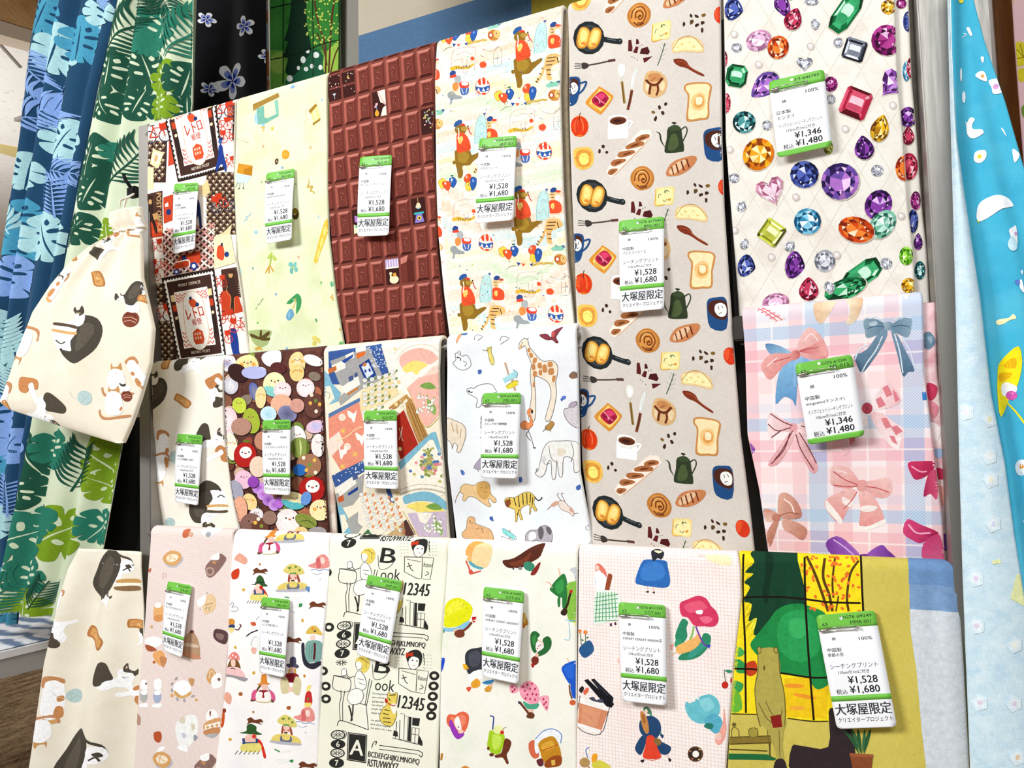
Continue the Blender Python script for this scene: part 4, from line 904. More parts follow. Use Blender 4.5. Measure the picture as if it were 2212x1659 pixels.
PR['parade'].run('''
F 900 0 3.95
G
b 8f6a1e 838 500 960 490 985 535 1060 500 1075 520 1000 590 960 630 900 640 905 700 890 745 860 748 852 700 835 620 830 560
b a8842c 860 520 940 515 960 560 920 610 865 600
e 8f6a1e 822 612 16 18
b 8f6a1e 838 290 880 260 925 270 930 320 915 350 860 355 832 330
b b89040 890 290 945 285 955 300 925 320 895 320
e 2a1a10 950 278 7 7
b 2a5a9a 822 275 845 240 890 225 895 260 860 275 830 295
b d8442c 875 262 915 258 925 275 890 278
b e8502a 852 350 915 345 960 400 975 480 930 505 855 520 845 440
b f2d27a 865 390 895 370 905 400 880 440 860 420
l f0b83a 6 860 400 868 440
l f0b83a 6 880 395 888 445
l b83a1c 5 870 470 930 490 970 460
l fff4e0 9 862 300 868 350 858 400
l c83a3a 9 955 290 965 330 985 350
R 860 255 355 1050 860 1610 395 2360
G
b e8b870 1115 480 1180 460 1240 480 1245 520 1190 550 1150 580 1150 650 1160 680 1115 680 1105 600 1095 540
l 3a2a20 8 1120 500 1190 490
l 3a2a20 8 1110 530 1180 520
l 3a2a20 8 1108 560 1160 555
l 3a2a20 8 1112 600 1150 600
l 3a2a20 8 1118 640 1152 640
l 3a2a20 8 1200 490 1215 540
l e8b870 20 1098 560 1070 640 1025 705
l 3a2a20 8 1085 590 1070 585
l 3a2a20 8 1070 640 1050 628
l 3a2a20 8 1045 685 1030 668
l 3a2a20 10 1035 708 1018 695
b f2c488 1140 230 1180 215 1225 235 1220 290 1170 305 1135 280
b fff8ee 1185 260 1222 250 1220 290 1190 300
l 3a2a20 6 1145 250 1170 255
l 3a2a20 6 1150 280 1172 275
b 2a4a8a 1140 215 1165 190 1195 195 1190 225 1150 235
b d8442c 1185 215 1225 210 1232 225 1195 230
b e8502a 1130 315 1190 300 1235 330 1235 395 1180 415 1130 410
b f2d27a 1150 335 1175 330 1172 375 1148 370
l f0b83a 5 1160 330 1160 385
R 1165 210 620 1010 1165 1620 680 2370 135 500 150 1840
G
b 9aa0a0 270 795 310 780 340 810 380 820 390 840 340 850 310 855 300 890 285 892 290 850 268 830
b b0b4b4 325 660 365 645 380 680 360 720 330 710
b e89048 312 715 350 705 360 750 330 780 310 760
b 4a6ab0 375 745 440 740 438 800 385 810
b e8442c 370 705 440 700 440 745 375 750
e fff4e8 412 715 30 16
l fff4e0 5 385 755 400 800
l fff4e0 5 430 750 420 798
b 2a4a8a 285 630 305 605 335 612 330 640 295 655
b e8442c 285 655 330 635 340 655 295 668
R 412 715 930 1290 430 2045 985 2640
G
e fff2dc 560 735 62 72
b e8442c 520 690 540 668 548 720 530 720
b e8442c 560 662 580 665 585 715 562 715
b e8442c 600 685 615 715 600 715
b e8442c 515 775 540 790 545 800 520 790
b e8442c 555 790 590 790 580 805 560 805
p 2a5aa8 500 735 560 745 622 725 620 770 560 785 502 770
p fff2dc 515 770 528 745 540 775
p fff2dc 555 778 568 748 582 775
p fff2dc 595 770 606 742 616 762
l c86a3a 4 560 664 520 690 500 735 510 780 560 807 610 785 622 735 605 690 560 664
R 560 735 1088 1290 590 2070 1183 2678
G
o f8d24a c88a2a 4 700 770 735 800 700 865 665 830 662 795 680 785
o 2a5aa8 1a3a78 4 800 755 830 790 800 850 765 820 765 770 780 765
o e8562c b83a1c 4 745 795 775 815 750 880 705 840 700 805 720 800
e ffe8d8 725 815 8 12
e ffffff 785 780 8 12
p 3a6a5a 772 740 800 735 800 750 775 752
l c86a3a 4 750 880 755 900
R 742 830 262 1580 780 2165 275 330
G
o e8562c b83a1c 4 935 720 970 725 965 790 930 800 905 765
o f8d24a c88a2a 4 930 795 965 805 975 850 945 870 920 840
o 2a5aa8 1a3a78 4 990 740 1022 760 1015 820 985 862 965 820 965 765
e ffb8a0 930 745 9 14
e 7a9ad8 990 775 9 16
R 960 790 455 1555 1005 2165 455 285
G
e c8883a 655 300 50 48
e e8c078 685 290 30 34
e b84a2a 632 300 22 26
e fff0d8 632 300 12 15
e 3a2a1a 680 285 5 5
l d8b858 16 600 340 520 350 430 380
l b08a2a 4 590 352 560 335 520 362 480 342 440 385
p 2a4a9a 305 370 338 375 318 402
p e8562c 342 375 375 375 358 400
p 2a4a9a 408 370 438 362 425 390
w 7a8a4a 6 215 450 265 410 320 400
R 655 300 1178 815 1225 2215 175 1060
G
l 8a8278 3 660 440 700 395 720 430 718 545 660 560 655 450
l 8a8278 3 560 420 640 435 690 398
l 8a8278 3 665 500 710 490
l 8a8278 3 690 450 690 540
l c8a8a0 3 300 590 305 470 340 420 480 400 500 440 490 600
l c8a8a0 3 320 520 390 500
l c8a8a0 3 345 470 420 440 470 470
l c8a8a0 3 390 500 400 620 430 610 425 500
b e8562c 535 540 570 520 595 545 580 575 545 575
b f2dcc0 545 500 570 490 580 510 560 525
l 7a6a60 4 540 470 570 485
b e8b83a 290 580 350 560 420 575 480 540 482 560 430 590 350 590 300 605
t 5a4a1a 26 330 585 450 565 TheMu
e e8562c 475 498 17 17
b fffdf6 525 590 600 580 570 640 560 660
R 690 450 1210 990 1270 2405 700 1775
G
b bfe0dc 1050 200 1085 195 1108 240 1115 420 1010 460 1005 380 1020 270
l 7ab0b0 4 1050 200 1020 270 1005 380 1010 460
l 7ab0b0 4 1085 195 1108 240 1115 420
l 7ab0b0 3 1040 300 1070 270 1095 300
l 7ab0b0 3 1040 420 1070 350 1095 420
p 2a5a9a 1080 180 1108 170 1100 200
e d88a8a 1030 390 6 6
R 1060 300 545 1080 1075 1730 590 2440
G
b 8ac8b0 595 225 640 200 700 195 690 230 640 240 610 245
b 4a6a8a 680 190 712 185 700 210
b 6ab098 625 190 650 200 640 215
R 650 215 1165 720 1205 2115 185 960
''')
rp = random.Random(3); P = PR['parade']; P.fr = (900, 0, 3.95); P.begin()
for _ in range(170):
    x, y = rp.uniform(170, 1330), rp.uniform(60, 2850); a = rp.uniform(0, 3); d = 8; c = rp.choice(['f2c84a', '3a6aa8', 'e8784a', '8ac0b0', '5a6a8a', 'f2b8a0']); P.poly(c, [(x+d*math.cos(a+k), y+d*.8*math.sin(a+k)) for k in (0, 1.1, 3.14, 4.2)])
P.end()

# retro post office
R_ = PR['retro']; 
def veepat(P, x0, y0, x1, y1, sx=58, sy=62):
    P.poly('3e2620', [(x0, y0), (x1, y0), (x1, y1), (x0, y1)])
    for j, y in enumerate(np.arange(y0+20, y1, sy/2)):
        for x in np.arange(x0+(sx/2 if j % 2 else 4), x1-20, sx):
            P.line('c8a878', 5, [(x-17, y-16), (x, y+14), (x+17, y-16)], sm=False); P.ell('efe2cc', x, y-10, 7, 9)
R_.fr = (0, 0, 3.95); R_.begin(); veepat(R_, 1250, 1200, 1425, 1560); veepat(R_, 1755, 1470, 2040, 2000); veepat(R_, 1290, 2420, 1420, 2600); veepat(R_, 1330, 2740, 1520, 3080); veepat(R_, 1760, 2000, 1830, 2260); R_.poly('b8451f', [(1930, 890), (2010, 870), (2010, 1010), (1950, 1040)]); R_.poly('3e2620', [(1985, 900), (2020, 890), (2020, 1200), (1990, 1200)]); R_.end()
R_.fr = (0, 400, 3.95); R_.begin()
R_.poly('4a302c', [(1385, 400), (1750, 340), (1820, 700), (1400, 780)])
for j in range(8):
    for i in range(8):
        x, y = 1405+i*56, 400+j*52-i*8
        if x > 1800: continue
        for a in (.785, 2.356, 3.927, 5.498): R_.ell(('f2dcd0', 'd89a90')[(i+j) % 2], x+19*math.cos(a), y+19*math.sin(a), 19, 8, math.degrees(a))
R_.poly('f7efe4', [(1230, 460), (1400, 440), (1400, 840), (1250, 840)]); R_.end()
R_.run('''
F 0 0 3.95
G
p b8451f 1460 930 1700 900 1660 1010 1600 1030
p c8452a 1470 960 1490 960 1490 1400 1440 1420 1440 1050
F 0 400 3.95
G
p 4a2c22 1258 80 1400 50 1400 430 1250 460
p c2401f 1285 260 1400 340 1395 440 1250 455 1260 380
T d8b078 42 1370 70 1375 400 POST OFFICE
b 2f1c16 1270 130 1310 125 1320 200 1330 290 1355 400 1335 410 1300 310 1275 390 1262 385 1265 260
e c89a60 1292 145 16 22
p 2f1c16 1275 95 1318 92 1315 122 1278 125
p c89a60 1310 250 1355 235 1370 290 1325 300
p c2401f 1410 110 1490 80 1490 300 1412 330
b 1f2f6a 1440 215 1470 210 1472 250 1440 255
p fff4e6 1425 165 1450 150 1455 185 1428 190
b 1f2a5a 1665 140 1700 150 1720 340 1705 370 1690 260 1660 350
p e8d4b0 1690 -10 1780 30 1750 110 1695 60
p f2e0b8 1820 440 1960 410 2010 660 1825 715
p e8d2a4 1820 440 1960 410 1975 330 1900 400
b d8502a 1855 520 1890 510 1910 570 1900 640 1850 620 1845 570
e 1f3a7a 1930 590 20 24
p 1f2a4a 1878 495 1895 490 1895 520 1880 522
p 4a2c22 1880 720 2060 690 2090 960 1900 950
p c2401f 1880 910 2020 880 2080 1080 1890 1120
b 3a241c 1940 770 1990 765 2020 870 2040 940 2000 960 2000 1090 1960 1090 1970 950 1940 900
e c89a60 1965 765 20 26
p 3a241c 1945 730 2000 725 2000 752 1950 755
l c89a60 4 1940 860 1930 910 1970 960 1960 1085
l c89a60 4 2000 960 2000 1085
b 1f3a8a 1965 1240 2010 1225 2035 1330 2040 1420 2060 1470 2010 1470 1985 1440 1965 1350
p 1f2a6a 1965 1225 2005 1215 2010 1240 1970 1245
p c2401f 1550 600 1710 560 1715 660 1500 720 1490 690
p 1f2f6a 1560 600 1590 595 1600 640 1555 650
e 1f3a8a 1655 690 32 34
e f2f2f2 1655 690 16 18
e 1f3a8a 1510 740 26 24
e f2f2f2 1510 740 12 11
l fff4e6 10 1505 660 1610 640 1620 690
p c83a1a 1825 80 1880 60 1890 110 1835 120
''')
def bicycle(P, x, y, s, fl=1, c='c8371c'):
    P.begin(); P.xf = (x, y, s, -.15, fl)
    for dx in (-42, 48):
        t = np.linspace(0, 2*math.pi, 19); P.put(stroke(np.c_[dx+36*np.cos(t), 36*np.sin(t)], 6), '2a2a4a' if s > 1.1 else c)
        for k in range(4): a = k*.785; P.line('b8b0b0' if s > 1.1 else c, 2, [(dx-34*math.cos(a), -34*math.sin(a)), (dx+34*math.cos(a), 34*math.sin(a))], sm=False)
    for q in ([(-42, 0), (-15, -52), (40, -48), (5, 4), (-15, -52)], [(-42, 0), (5, 4)], [(48, 0), (34, -70), (20, -76)], [(-15, -52), (-20, -66)]): P.line(c, 7, q, sm=False)
    P.poly(c, [(20, -70), (70, -80), (72, -40), (25, -32)]); P.line('2a1a1a', 6, [(-34, -68), (-6, -68)], sm=False); P.end()
R_.fr = (0, 0, 3.95)
for x, y, s, f in ((1340, 1165, 1.45, 1), (1900, 1080, 1.0, 1), (1960, 1180, 1.0, -1), (1900, 960, 1.3, 1), (1960, 1400, .8, 1), (1900, 1760, 1.3, -1), (1330, 2120, 1.0, 1), (1370, 2280, 1.0, -1), (1300, 2370, .9, 1), (1380, 2700, 1.4, 1), (1860, 2420, .9, 1), (1870, 2580, 1.0, -1), (1930, 2720, 1.0, 1), (2050, 2790, 1.1, -1), (1900, 2900, 1.0, 1)): bicycle(R_, x, y, s, f)
R_.fr = (0, 400, 3.95); R_.begin()
def sq(c, *v): R_.poly(c, np.array(v).reshape(-1, 2))
TL, TR, BR, BL = [np.array(v, float) for v in ((1398, 812), (1812, 728), (1915, 1452), (1545, 1500))]
def st(u, v): return (TL*(1-u)+TR*u)*(1-v)+(BL*(1-u)+BR*u)*v
def su(c, *v): R_.poly(c, [st(v[i], v[i+1]) for i in range(0, len(v), 2)])
su('2a1a16', -.03, -.03, 1.03, -.03, 1.03, 1.03, -.03, 1.03)
su('fffaf0', 0, 0, 1, 0, 1, 1, 0, 1)
for k in range(18):
    for u, v in ((k/17, 0), (k/17, 1), (0, k/17), (1, k/17)): R_.ell('2a1a16', *st(u, v), 10, 10, n=10)
su('3f261f', .05, .035, .95, .035, .95, .97, .05, .97); su('fff6ea', .16, .17, .84, .17, .84, .86, .16, .86)
for k in range(7):
    for s0, sg in ((.18, 1), (.82, -1)):
        v = .2+k*.035 if k < 3 else .66+(k-3)*.05; q = [st(s0+sg*i*.045, v+(.03 if i % 2 else 0)) for i in range(6 if k != 3 else 4)]; R_.line('d2402a', 9, q, sm=False)
R_.blob('fffaf0', [st(u, v) for u, v in ((.28, .4), (.33, .26), (.5, .19), (.67, .26), (.72, .4), (.74, .7), (.66, .84), (.5, .9), (.34, .84), (.26, .7))])
q = np.array([st(u, v) for u, v in ((.28, .4), (.33, .26), (.5, .19), (.67, .26), (.72, .4), (.74, .7), (.66, .84), (.5, .9), (.34, .84), (.26, .7), (.28, .4))]); R_.line('d8a070', 4, q)
R_.text('efe0c8', 24, *st(.28, .1), *st(.72, .1), 'POST OFFICE', .008); R_.text('efe0c8', 24, *st(.3, .92), *st(.7, .92), 'RETRO POST', .008)
R_.text('c43a24', 95, *st(.33, .46), *st(.68, .44), 'レトロ', .01); R_.text('c43a24', 56, *st(.42, .565), *st(.62, .555), '郵便', .006)
R_.blob('d8502a', [st(u, v) for u, v in ((.42, .3), (.5, .28), (.58, .33), (.56, .38), (.46, .38))]); R_.ell('1f3a6a', *st(.58, .36), 16, 18); R_.poly('1f2a4a', [st(u, v) for u, v in ((.44, .26), (.49, .25), (.49, .29), (.44, .29))])
su('d8502a', .4, .68, .5, .64, .6, .68, .62, .78, .58, .83, .42, .83, .39, .78)
for i in range(3):
    for j in range(2): su('f2c8a8', .43+i*.05, .69+j*.05, .46+i*.05, .69+j*.05, .46+i*.05, .72+j*.05, .43+i*.05, .72+j*.05)
for s0 in (.12, .88):
    R_.blob('2a1c18', [st(s0-.035, .52), st(s0+.03, .5), st(s0+.04, .68), st(s0+.05, .8), st(s0, .72), st(s0-.05, .8), st(s0-.04, .65)]); R_.ell('e8d2b0', *st(s0, .48), 12, 15); R_.ell('2a1c18', *st(s0, .45), 15, 8)
    su('f2d8a0', s0-.04, .2, s0+.04, .2, s0+.04, .28, s0-.04, .28); su('c2401f', s0-.04, .32, s0+.04, .32, s0+.04, .4, s0-.04, .4)
R_.end((1625, 1100), [(1612, -475)])
R_.run('''
F 0 0 3.95
G
p efd9a8 1310 1270 1400 1305 1360 1440 1285 1400
p fffaf0 1325 1300 1380 1320 1355 1400 1300 1380
b d8b078 1330 1320 1355 1330 1345 1380 1320 1375
p f7dcae 1265 1430 1320 1430 1320 1620 1265 1620
b 1f3a8a 1870 1250 1900 1240 1915 1320 1940 1420 1930 1470 1895 1400 1850 1465 1840 1440 1865 1330
e 3a5aa8 1885 1210 16 18
p 1f2a6a 1870 1180 1905 1170 1905 1195 1872 1200
p e8c890 1710 1590 1770 1530 1790 1640 1730 1680
e c8371c 1945 1325 9 9
''')

# sewing things on pale lime
S_ = PR['sewing']
S_.run('''
F 460 0 3.95
G
p a8823a 338 890 440 845 555 790 562 825 450 880 342 945
p 7ab8a4 370 930 430 900 432 1000 460 1005 548 960 552 985 440 1050 375 1060
p 8ac8b4 520 860 548 845 552 970 530 975
p a8cfe8 352 970 372 960 378 1060 350 1040
p 9ac4e4 405 1055 432 1048 428 1090 412 1092
e d8b84a 418 1085 18 9
e d8b84a 420 1110 10 7
b d8c84a 488 1085 505 1078 510 1100 492 1108
p a8802a 808 940 878 882 890 900 830 970
p e8e08a 830 965 885 905 915 1005 858 1045
p f4f0b8 850 950 868 930 895 1020 878 1032
p a8802a 845 1050 915 1005 915 1025 850 1068
l d8cf9a 5 800 925 780 975 798 1010 772 1040 790 1058
b 8ab4d8 660 735 690 720 692 745 668 755
b a8cce8 928 845 942 840 940 862 926 865
p d8952a 225 1395 332 1412 328 1498 215 1478
p c07f1a 270 1440 330 1415 328 1498 265 1490
p cfe2ee 208 1480 325 1500 295 1562 210 1560
l 8a9a9a 5 225 1560 205 1600
l 8a9a9a 5 240 1562 236 1610
l 8a9a9a 5 262 1562 268 1605
e 6a5a4a 232 1612 7 6
e 6a5a4a 266 1608 7 6
b dfa02c 590 1295 620 1278 652 1300 650 1340 620 1358 590 1345
e f2d48a 612 1308 4 4
e f2d48a 630 1308 4 4
e f2d48a 612 1326 4 4
e f2d48a 630 1326 4 4
b 5a3f24 525 1360 550 1350 555 1380 535 1405 522 1385
e e8d8b0 540 1375 6 6
b d8a880 412 1238 424 1234 424 1254 412 1258
b e0c084 818 1252 834 1242 838 1262 822 1270
l b8a888 4 205 1185 225 1195
l b8a888 4 240 1198 255 1200
l b8a888 4 262 1205 285 1215 298 1205
b 8ac06a 395 1550 408 1542 410 1560
e 8ac06a 715 1572 8 8
w c8a84a 14 815 1520 825 1560 812 1600 850 1590 838 1630 868 1640 860 1660
e 8ab4c8 590 1430 14 12
F 460 400 3.95
G
b f2c446 855 650 880 560 920 420 955 310 985 295 985 380 960 470 915 580 885 660
b f8dc7a 880 620 900 545 915 560 895 630
b f8dc7a 912 520 928 450 945 462 925 530
b f8dc7a 940 420 955 350 970 362 958 430
e 4a3a14 705 245 32 50
e 7a641c 705 225 26 28
e e8d8a0 700 250 8 6
l a8c24a 12 505 575 498 640 490 690
b b8cc5a 515 595 545 625 535 645 515 635
b b8cc5a 500 580 480 600 470 630 490 620
w d8a03a 12 490 680 465 730 450 755
w d8a03a 12 490 680 485 740 488 755
w d8a03a 12 490 680 512 720 520 745
w d8a03a 10 490 690 470 715
b 7ac4b8 640 665 668 655 675 695 645 690
b 7ac4b8 675 690 690 655 705 660 700 695
b 6ab8ac 655 705 675 705 672 755 652 745
b 7ac4b8 680 705 710 700 712 730 695 740
e d8c84a 676 703 8 7
p 7ab49a 330 705 345 695 350 715 336 722
p d8b484 712 610 722 598 734 612 722 628
p 8ac06a 908 822 925 820 924 845 908 842
p 8ab4d8 530 930 543 915 552 932 540 945
p 5aa06a 858 1140 872 1135 880 1160 866 1170
b 3f9a5a 625 1005 690 935 715 925 740 965 735 1040 705 1095 700 1090 700 980 660 1010
l d8b84a 5 698 960 690 1010 668 1060
l fff4d8 4 690 975 676 975
l fff4d8 4 690 1000 672 1005
b 6aa4c4 655 1055 678 1075 680 1120 645 1155 622 1130 630 1090
b 8abcd8 640 1090 655 1075 655 1120 640 1135
l 5a5a4a 4 362 1060 368 1040
l 5a5a4a 4 382 1030 385 1010
l 5a5a4a 4 398 1020 402 1000
l 5a5a4a 4 410 1000 425 970 435 975
b a8b878 305 1240 490 1238 488 1290 460 1360 400 1380 350 1350 320 1300
b 5a4820 320 1265 400 1300 410 1320 330 1298
b 5a4820 410 1295 475 1245 480 1275 425 1315
b 5a4820 400 1240 415 1240 415 1310 395 1310
b 5a4820 410 1310 480 1300 478 1325 412 1325
b d8a84a 358 1390 400 1375 420 1410 390 1400 370 1412
p 7ac04a 370 1170 384 1162 386 1180 372 1185
b e0d070 840 1290 872 1285 880 1325 860 1335 840 1320
b e0d070 880 1300 905 1310 910 1345 880 1340
b d8c860 845 1335 875 1340 870 1370 842 1365
p 8ab4d8 618 1385 636 1382 634 1405 618 1405
b 6ab06a 1080 1345 1110 1335 1115 1370 1085 1375
b 5ab084 1005 830 1030 820 1030 860 1010 865
l d8a84a 10 1000 950 1030 975
l d8a84a 10 1020 930 1028 985
p d8b04a 1080 1225 1098 1222 1098 1245 1082 1245
w a8c8d0 10 265 320 290 290 300 270 322 250 325 230
l a8c8d0 5 275 300 300 295 285 270 310 265
e a8ccd4 370 402 16 18
p b8cce0 898 258 910 256 908 285 896 285
b a8d0e8 215 720 232 710 230 780 218 800
''')
# ------------------------------------------------------------------ printed patterns, middle row
MOT = {
'bwcat': '''
b fdfdfd -60 40 10 -10 70 -50 100 -20 110 40 140 90 120 110 90 70 30 60 -20 90 -70 80
b 4e463a -120 -100 -70 -120 -30 -60 0 0 -40 20 -60 60 -110 70 -130 20
b fdfdfd 10 -70 60 -85 105 -60 110 -15 70 15 25 -5
b 4e463a 30 -100 45 -130 62 -85 100 -75 120 -100 130 -60 105 -35 90 -55 40 -60
b e8c8b8 44 -112 52 -90 42 -88
l 4e463a 4 40 -20 60 -12
e d8c04a 52 -48 4 4
e d8c04a 85 -45 4 4
l b8b0ac 3 60 -20 70 -16 78 -22
''',
'biscuit': '''
b b87a42 -95 -60 -60 -70 90 -20 100 30 60 75 -60 25 -105 10
b d8a060 -80 -45 -50 -52 75 -8 82 25 55 55 -50 10 -88 0
e e8c080 -10 0 20 12 20
e c08a4c -50 -20 10 6
e c08a4c 20 10 12 7
e c08a4c 50 25 8 5
''',
'bigcat': '''
b fdfdfd -40 -80 40 -90 80 0 60 100 -30 120 -90 60 -110 -20
b 4a433a -30 -160 40 -130 60 -40 40 80 0 180 -60 230 -140 200 -170 120 -130 0 -90 -100
b 5c5448 -40 -100 10 -60 0 60 -60 150 -120 140 -110 40
l 4a433a 16 -20 -150 60 -110 120 -90 150 -40
b fdfdfd 60 -70 130 -80 160 -20 120 20 70 10
b 4a433a 90 -40 120 -50 140 -25 110 -20
l 4a433a 10 80 0 110 -20 130 5
b c89a5a 60 70 200 60 210 90 60 100
p fff6e6 60 98 210 90 210 112 60 122
b 8a6a48 50 125 200 115 215 145 130 160 55 150
''',
'sandcat': '''
b fdfdfd -170 -30 -100 -60 20 -90 60 20 20 120 -60 190 -160 140 -185 40
b 4a433a 20 -70 60 -110 130 -90 160 0 120 120 40 200 -40 240 -120 190 -140 140 -60 150 -70 80 -20 20
b 5c5448 40 -40 100 -50 110 20 40 120 -20 150 -10 70
l 4a433a 18 -145 130 -120 170 -60 200 -20 230
b fdfdfd -20 -130 60 -120 50 -50 0 -30 -20 -80
b 4a433a -50 -150 -35 -175 -15 -150 20 -150 45 -180 60 -145 50 -115 20 -105 10 -130 -20 -120
e d8c04a -12 -130 5 5
e d8c04a 25 -125 5 5
b 5a4a3c -170 -60 -90 -50 0 -30 -10 -10 -100 -30 -175 -40
p fff6e6 -175 -38 -10 -8 -12 12 -180 -15
b d8a86a -180 -12 -90 5 -10 12 -20 32 -110 22 -185 5
l 4a433a 9 -170 70 -140 95 -110 80
l b8b0ac 4 -40 -70 -20 -60 0 -72
''',
'orange': '''
b fdfdfd -60 -180 20 -190 40 -60 50 80 20 160 -60 150 -80 20
b c48a5c -75 -165 -20 -200 40 -190 50 -120 30 -100 20 -150 -30 -165 -70 -130
b c88a54 -70 -30 -40 -20 -45 20 -75 10
b c88a54 -70 70 -35 60 -25 150 -70 150
b d8a468 -50 160 0 170 30 150 20 190 -20 205 -50 190
l a87a5a 3 -10 180 10 176
''',
'ginger': '''
b fdfdfd -40 -70 60 -80 90 40 70 150 -60 160 -80 20
b c8945a -30 -150 -20 -110 30 -112 60 -150 70 -90 55 -70 -20 -75 -40 -90
b fdfdfd -25 -85 50 -80 40 -30 -20 -35
l 9a6a4a 3 0 -45 20 -45
b c48a5c -120 160 -60 190 60 170 150 160 150 185 60 200 -80 215 -130 190 -145 120 -125 110
b c48a5c 60 90 80 70 85 100 60 125
''',
'ball': '''
e b4cac8 0 0 52 56
l 9ab4b2 3 -40 -30 0 -10 40 10
l 9ab4b2 3 -30 30 10 0 35 -30
l c8ccc4 3 -50 20 -90 -10 -105 -50
''',
'paw': '''
b c48450 -100 -60 -20 -75 80 -70 90 10 30 10 -20 60 -90 40
l b0703e 4 -80 -20 60 -40
l b0703e 4 -85 10 40 -10
b fdfdfd 0 -20 40 -40 60 0 90 60 120 120 80 130 40 60 10 20
''',
'cocat': '''
e 7e3f2c 0 0 50 60
l 5a2a1c 6 -30 -30 10 -40 30 -20
l e8b8a8 4 -40 0 0 -15 40 0
l e8b8a8 4 -35 25 0 10 38 20
b fdfdfd -40 -110 20 -115 40 -70 0 -50 -35 -60
b 4a433a -50 -110 -60 -140 -30 -125 0 -130 -5 -105 -30 -100
'''}
C_ = PR['cat']; C_.fr = (0, 800, 3.95)
def catprint(P, items):
    for it in items: P.mot(MOT[it[0]], *it[1:])
catprint(C_, [('sandcat', 1300, 150, .8, 0, 1), ('biscuit', 1555, 262, .72, 15), ('paw', 1840, 100, .8, -25), ('bwcat', 1840, 225, .7, 70, -1), ('bwcat', 1790, 590, .95, 20), ('paw', 1890, 720, .8, 30, -1), ('orange', 1365, 690, .9, 0, -1),
    ('ginger', 1350, 880, .8, 170), ('ball', 1490, 740, 1.0), ('sandcat', 1770, 1180, 1.0, 170, 1), ('ball', 1450, 1300, .8), ('bwcat', 1600, -60, .9, 0), ('biscuit', 1400, -80, .7, 60)])

# plump birds among fruit and bread
B_ = PR['bird']; B_.fr = (460, 800, 3.95); rb = random.Random(21)
def egg(x, y, rx, ry, rot, c, c2=None, face=1, cheek=None, two=None):
    B_.begin(); h = hexc(c); B_.ell(hexc('2a1612'), x+4, y+5, rx*1.04, ry*1.04, rot, 20); hi = np.minimum(h*1.15+.05, 1); 
    B_.ell(c if c2 is None else c+')'+c2, x, y, rx, ry, rot, 20)
    r = math.radians(rot); ux, uy = (math.cos(r), math.sin(r)), (-math.sin(r), math.cos(r)); L = lambda u, v: (x+u*rx*ux[0]+v*ry*uy[0], y+u*rx*ux[1]+v*ry*uy[1])
    if two: B_.blob(two, [L(math.cos(t), math.sin(t)) for t in np.linspace(.25, math.pi-.25, 7)]+[L(-.5, .1), L(0, .22), L(.5, .1)])
    if face:
        m = min(rx, ry); fx, fy = L(.05, -.3)
        if face == 2: B_.ell('fdf8f2', fx, fy+m*.1, m*.55, m*.5); fy += m*.1
        B_.ell('2a1a18', fx-m*.3, fy, m*.07, m*.08, 0, 8); B_.ell('2a1a18', fx+m*.3, fy-m*.02, m*.07, m*.08, 0, 8); B_.ell('e89a8a', fx, fy+m*.08, m*.13, m*.09, 0, 8); B_.line('8a4a40', m*.03+1, [(fx-m*.1, fy+m*.06), (fx, fy+m*.12), (fx+m*.1, fy+m*.05)])
        if cheek: B_.ell(cheek, fx-m*.55, fy+m*.22, m*.2, m*.17, 0, 10); B_.ell(cheek, fx+m*.55, fy+m*.18, m*.2, m*.17, 0, 10)
    for _ in range(5): a, q = rb.uniform(0, 6.28), rb.uniform(.3, .8); B_.line(np.minimum(h*rb.choice((.75, 1.2)), 1), 3, [L(q*math.cos(a), q*math.sin(a)), L(q*math.cos(a)+.1, q*math.sin(a)+.14)], sm=False)
    B_.end()
cols = ['6a3a2c', 'b06a4a', '8a5a44', 'c8a078', '4a2a24', '9a4a3a', 'd8b8a0', '7a8a3a', '8a7a6a']
for _ in range(110): egg(rb.uniform(70, 1090), rb.uniform(-130, 1440), rb.uniform(38, 62), rb.uniform(34, 60), rb.uniform(0, 180), rb.choice(cols), None, 0)
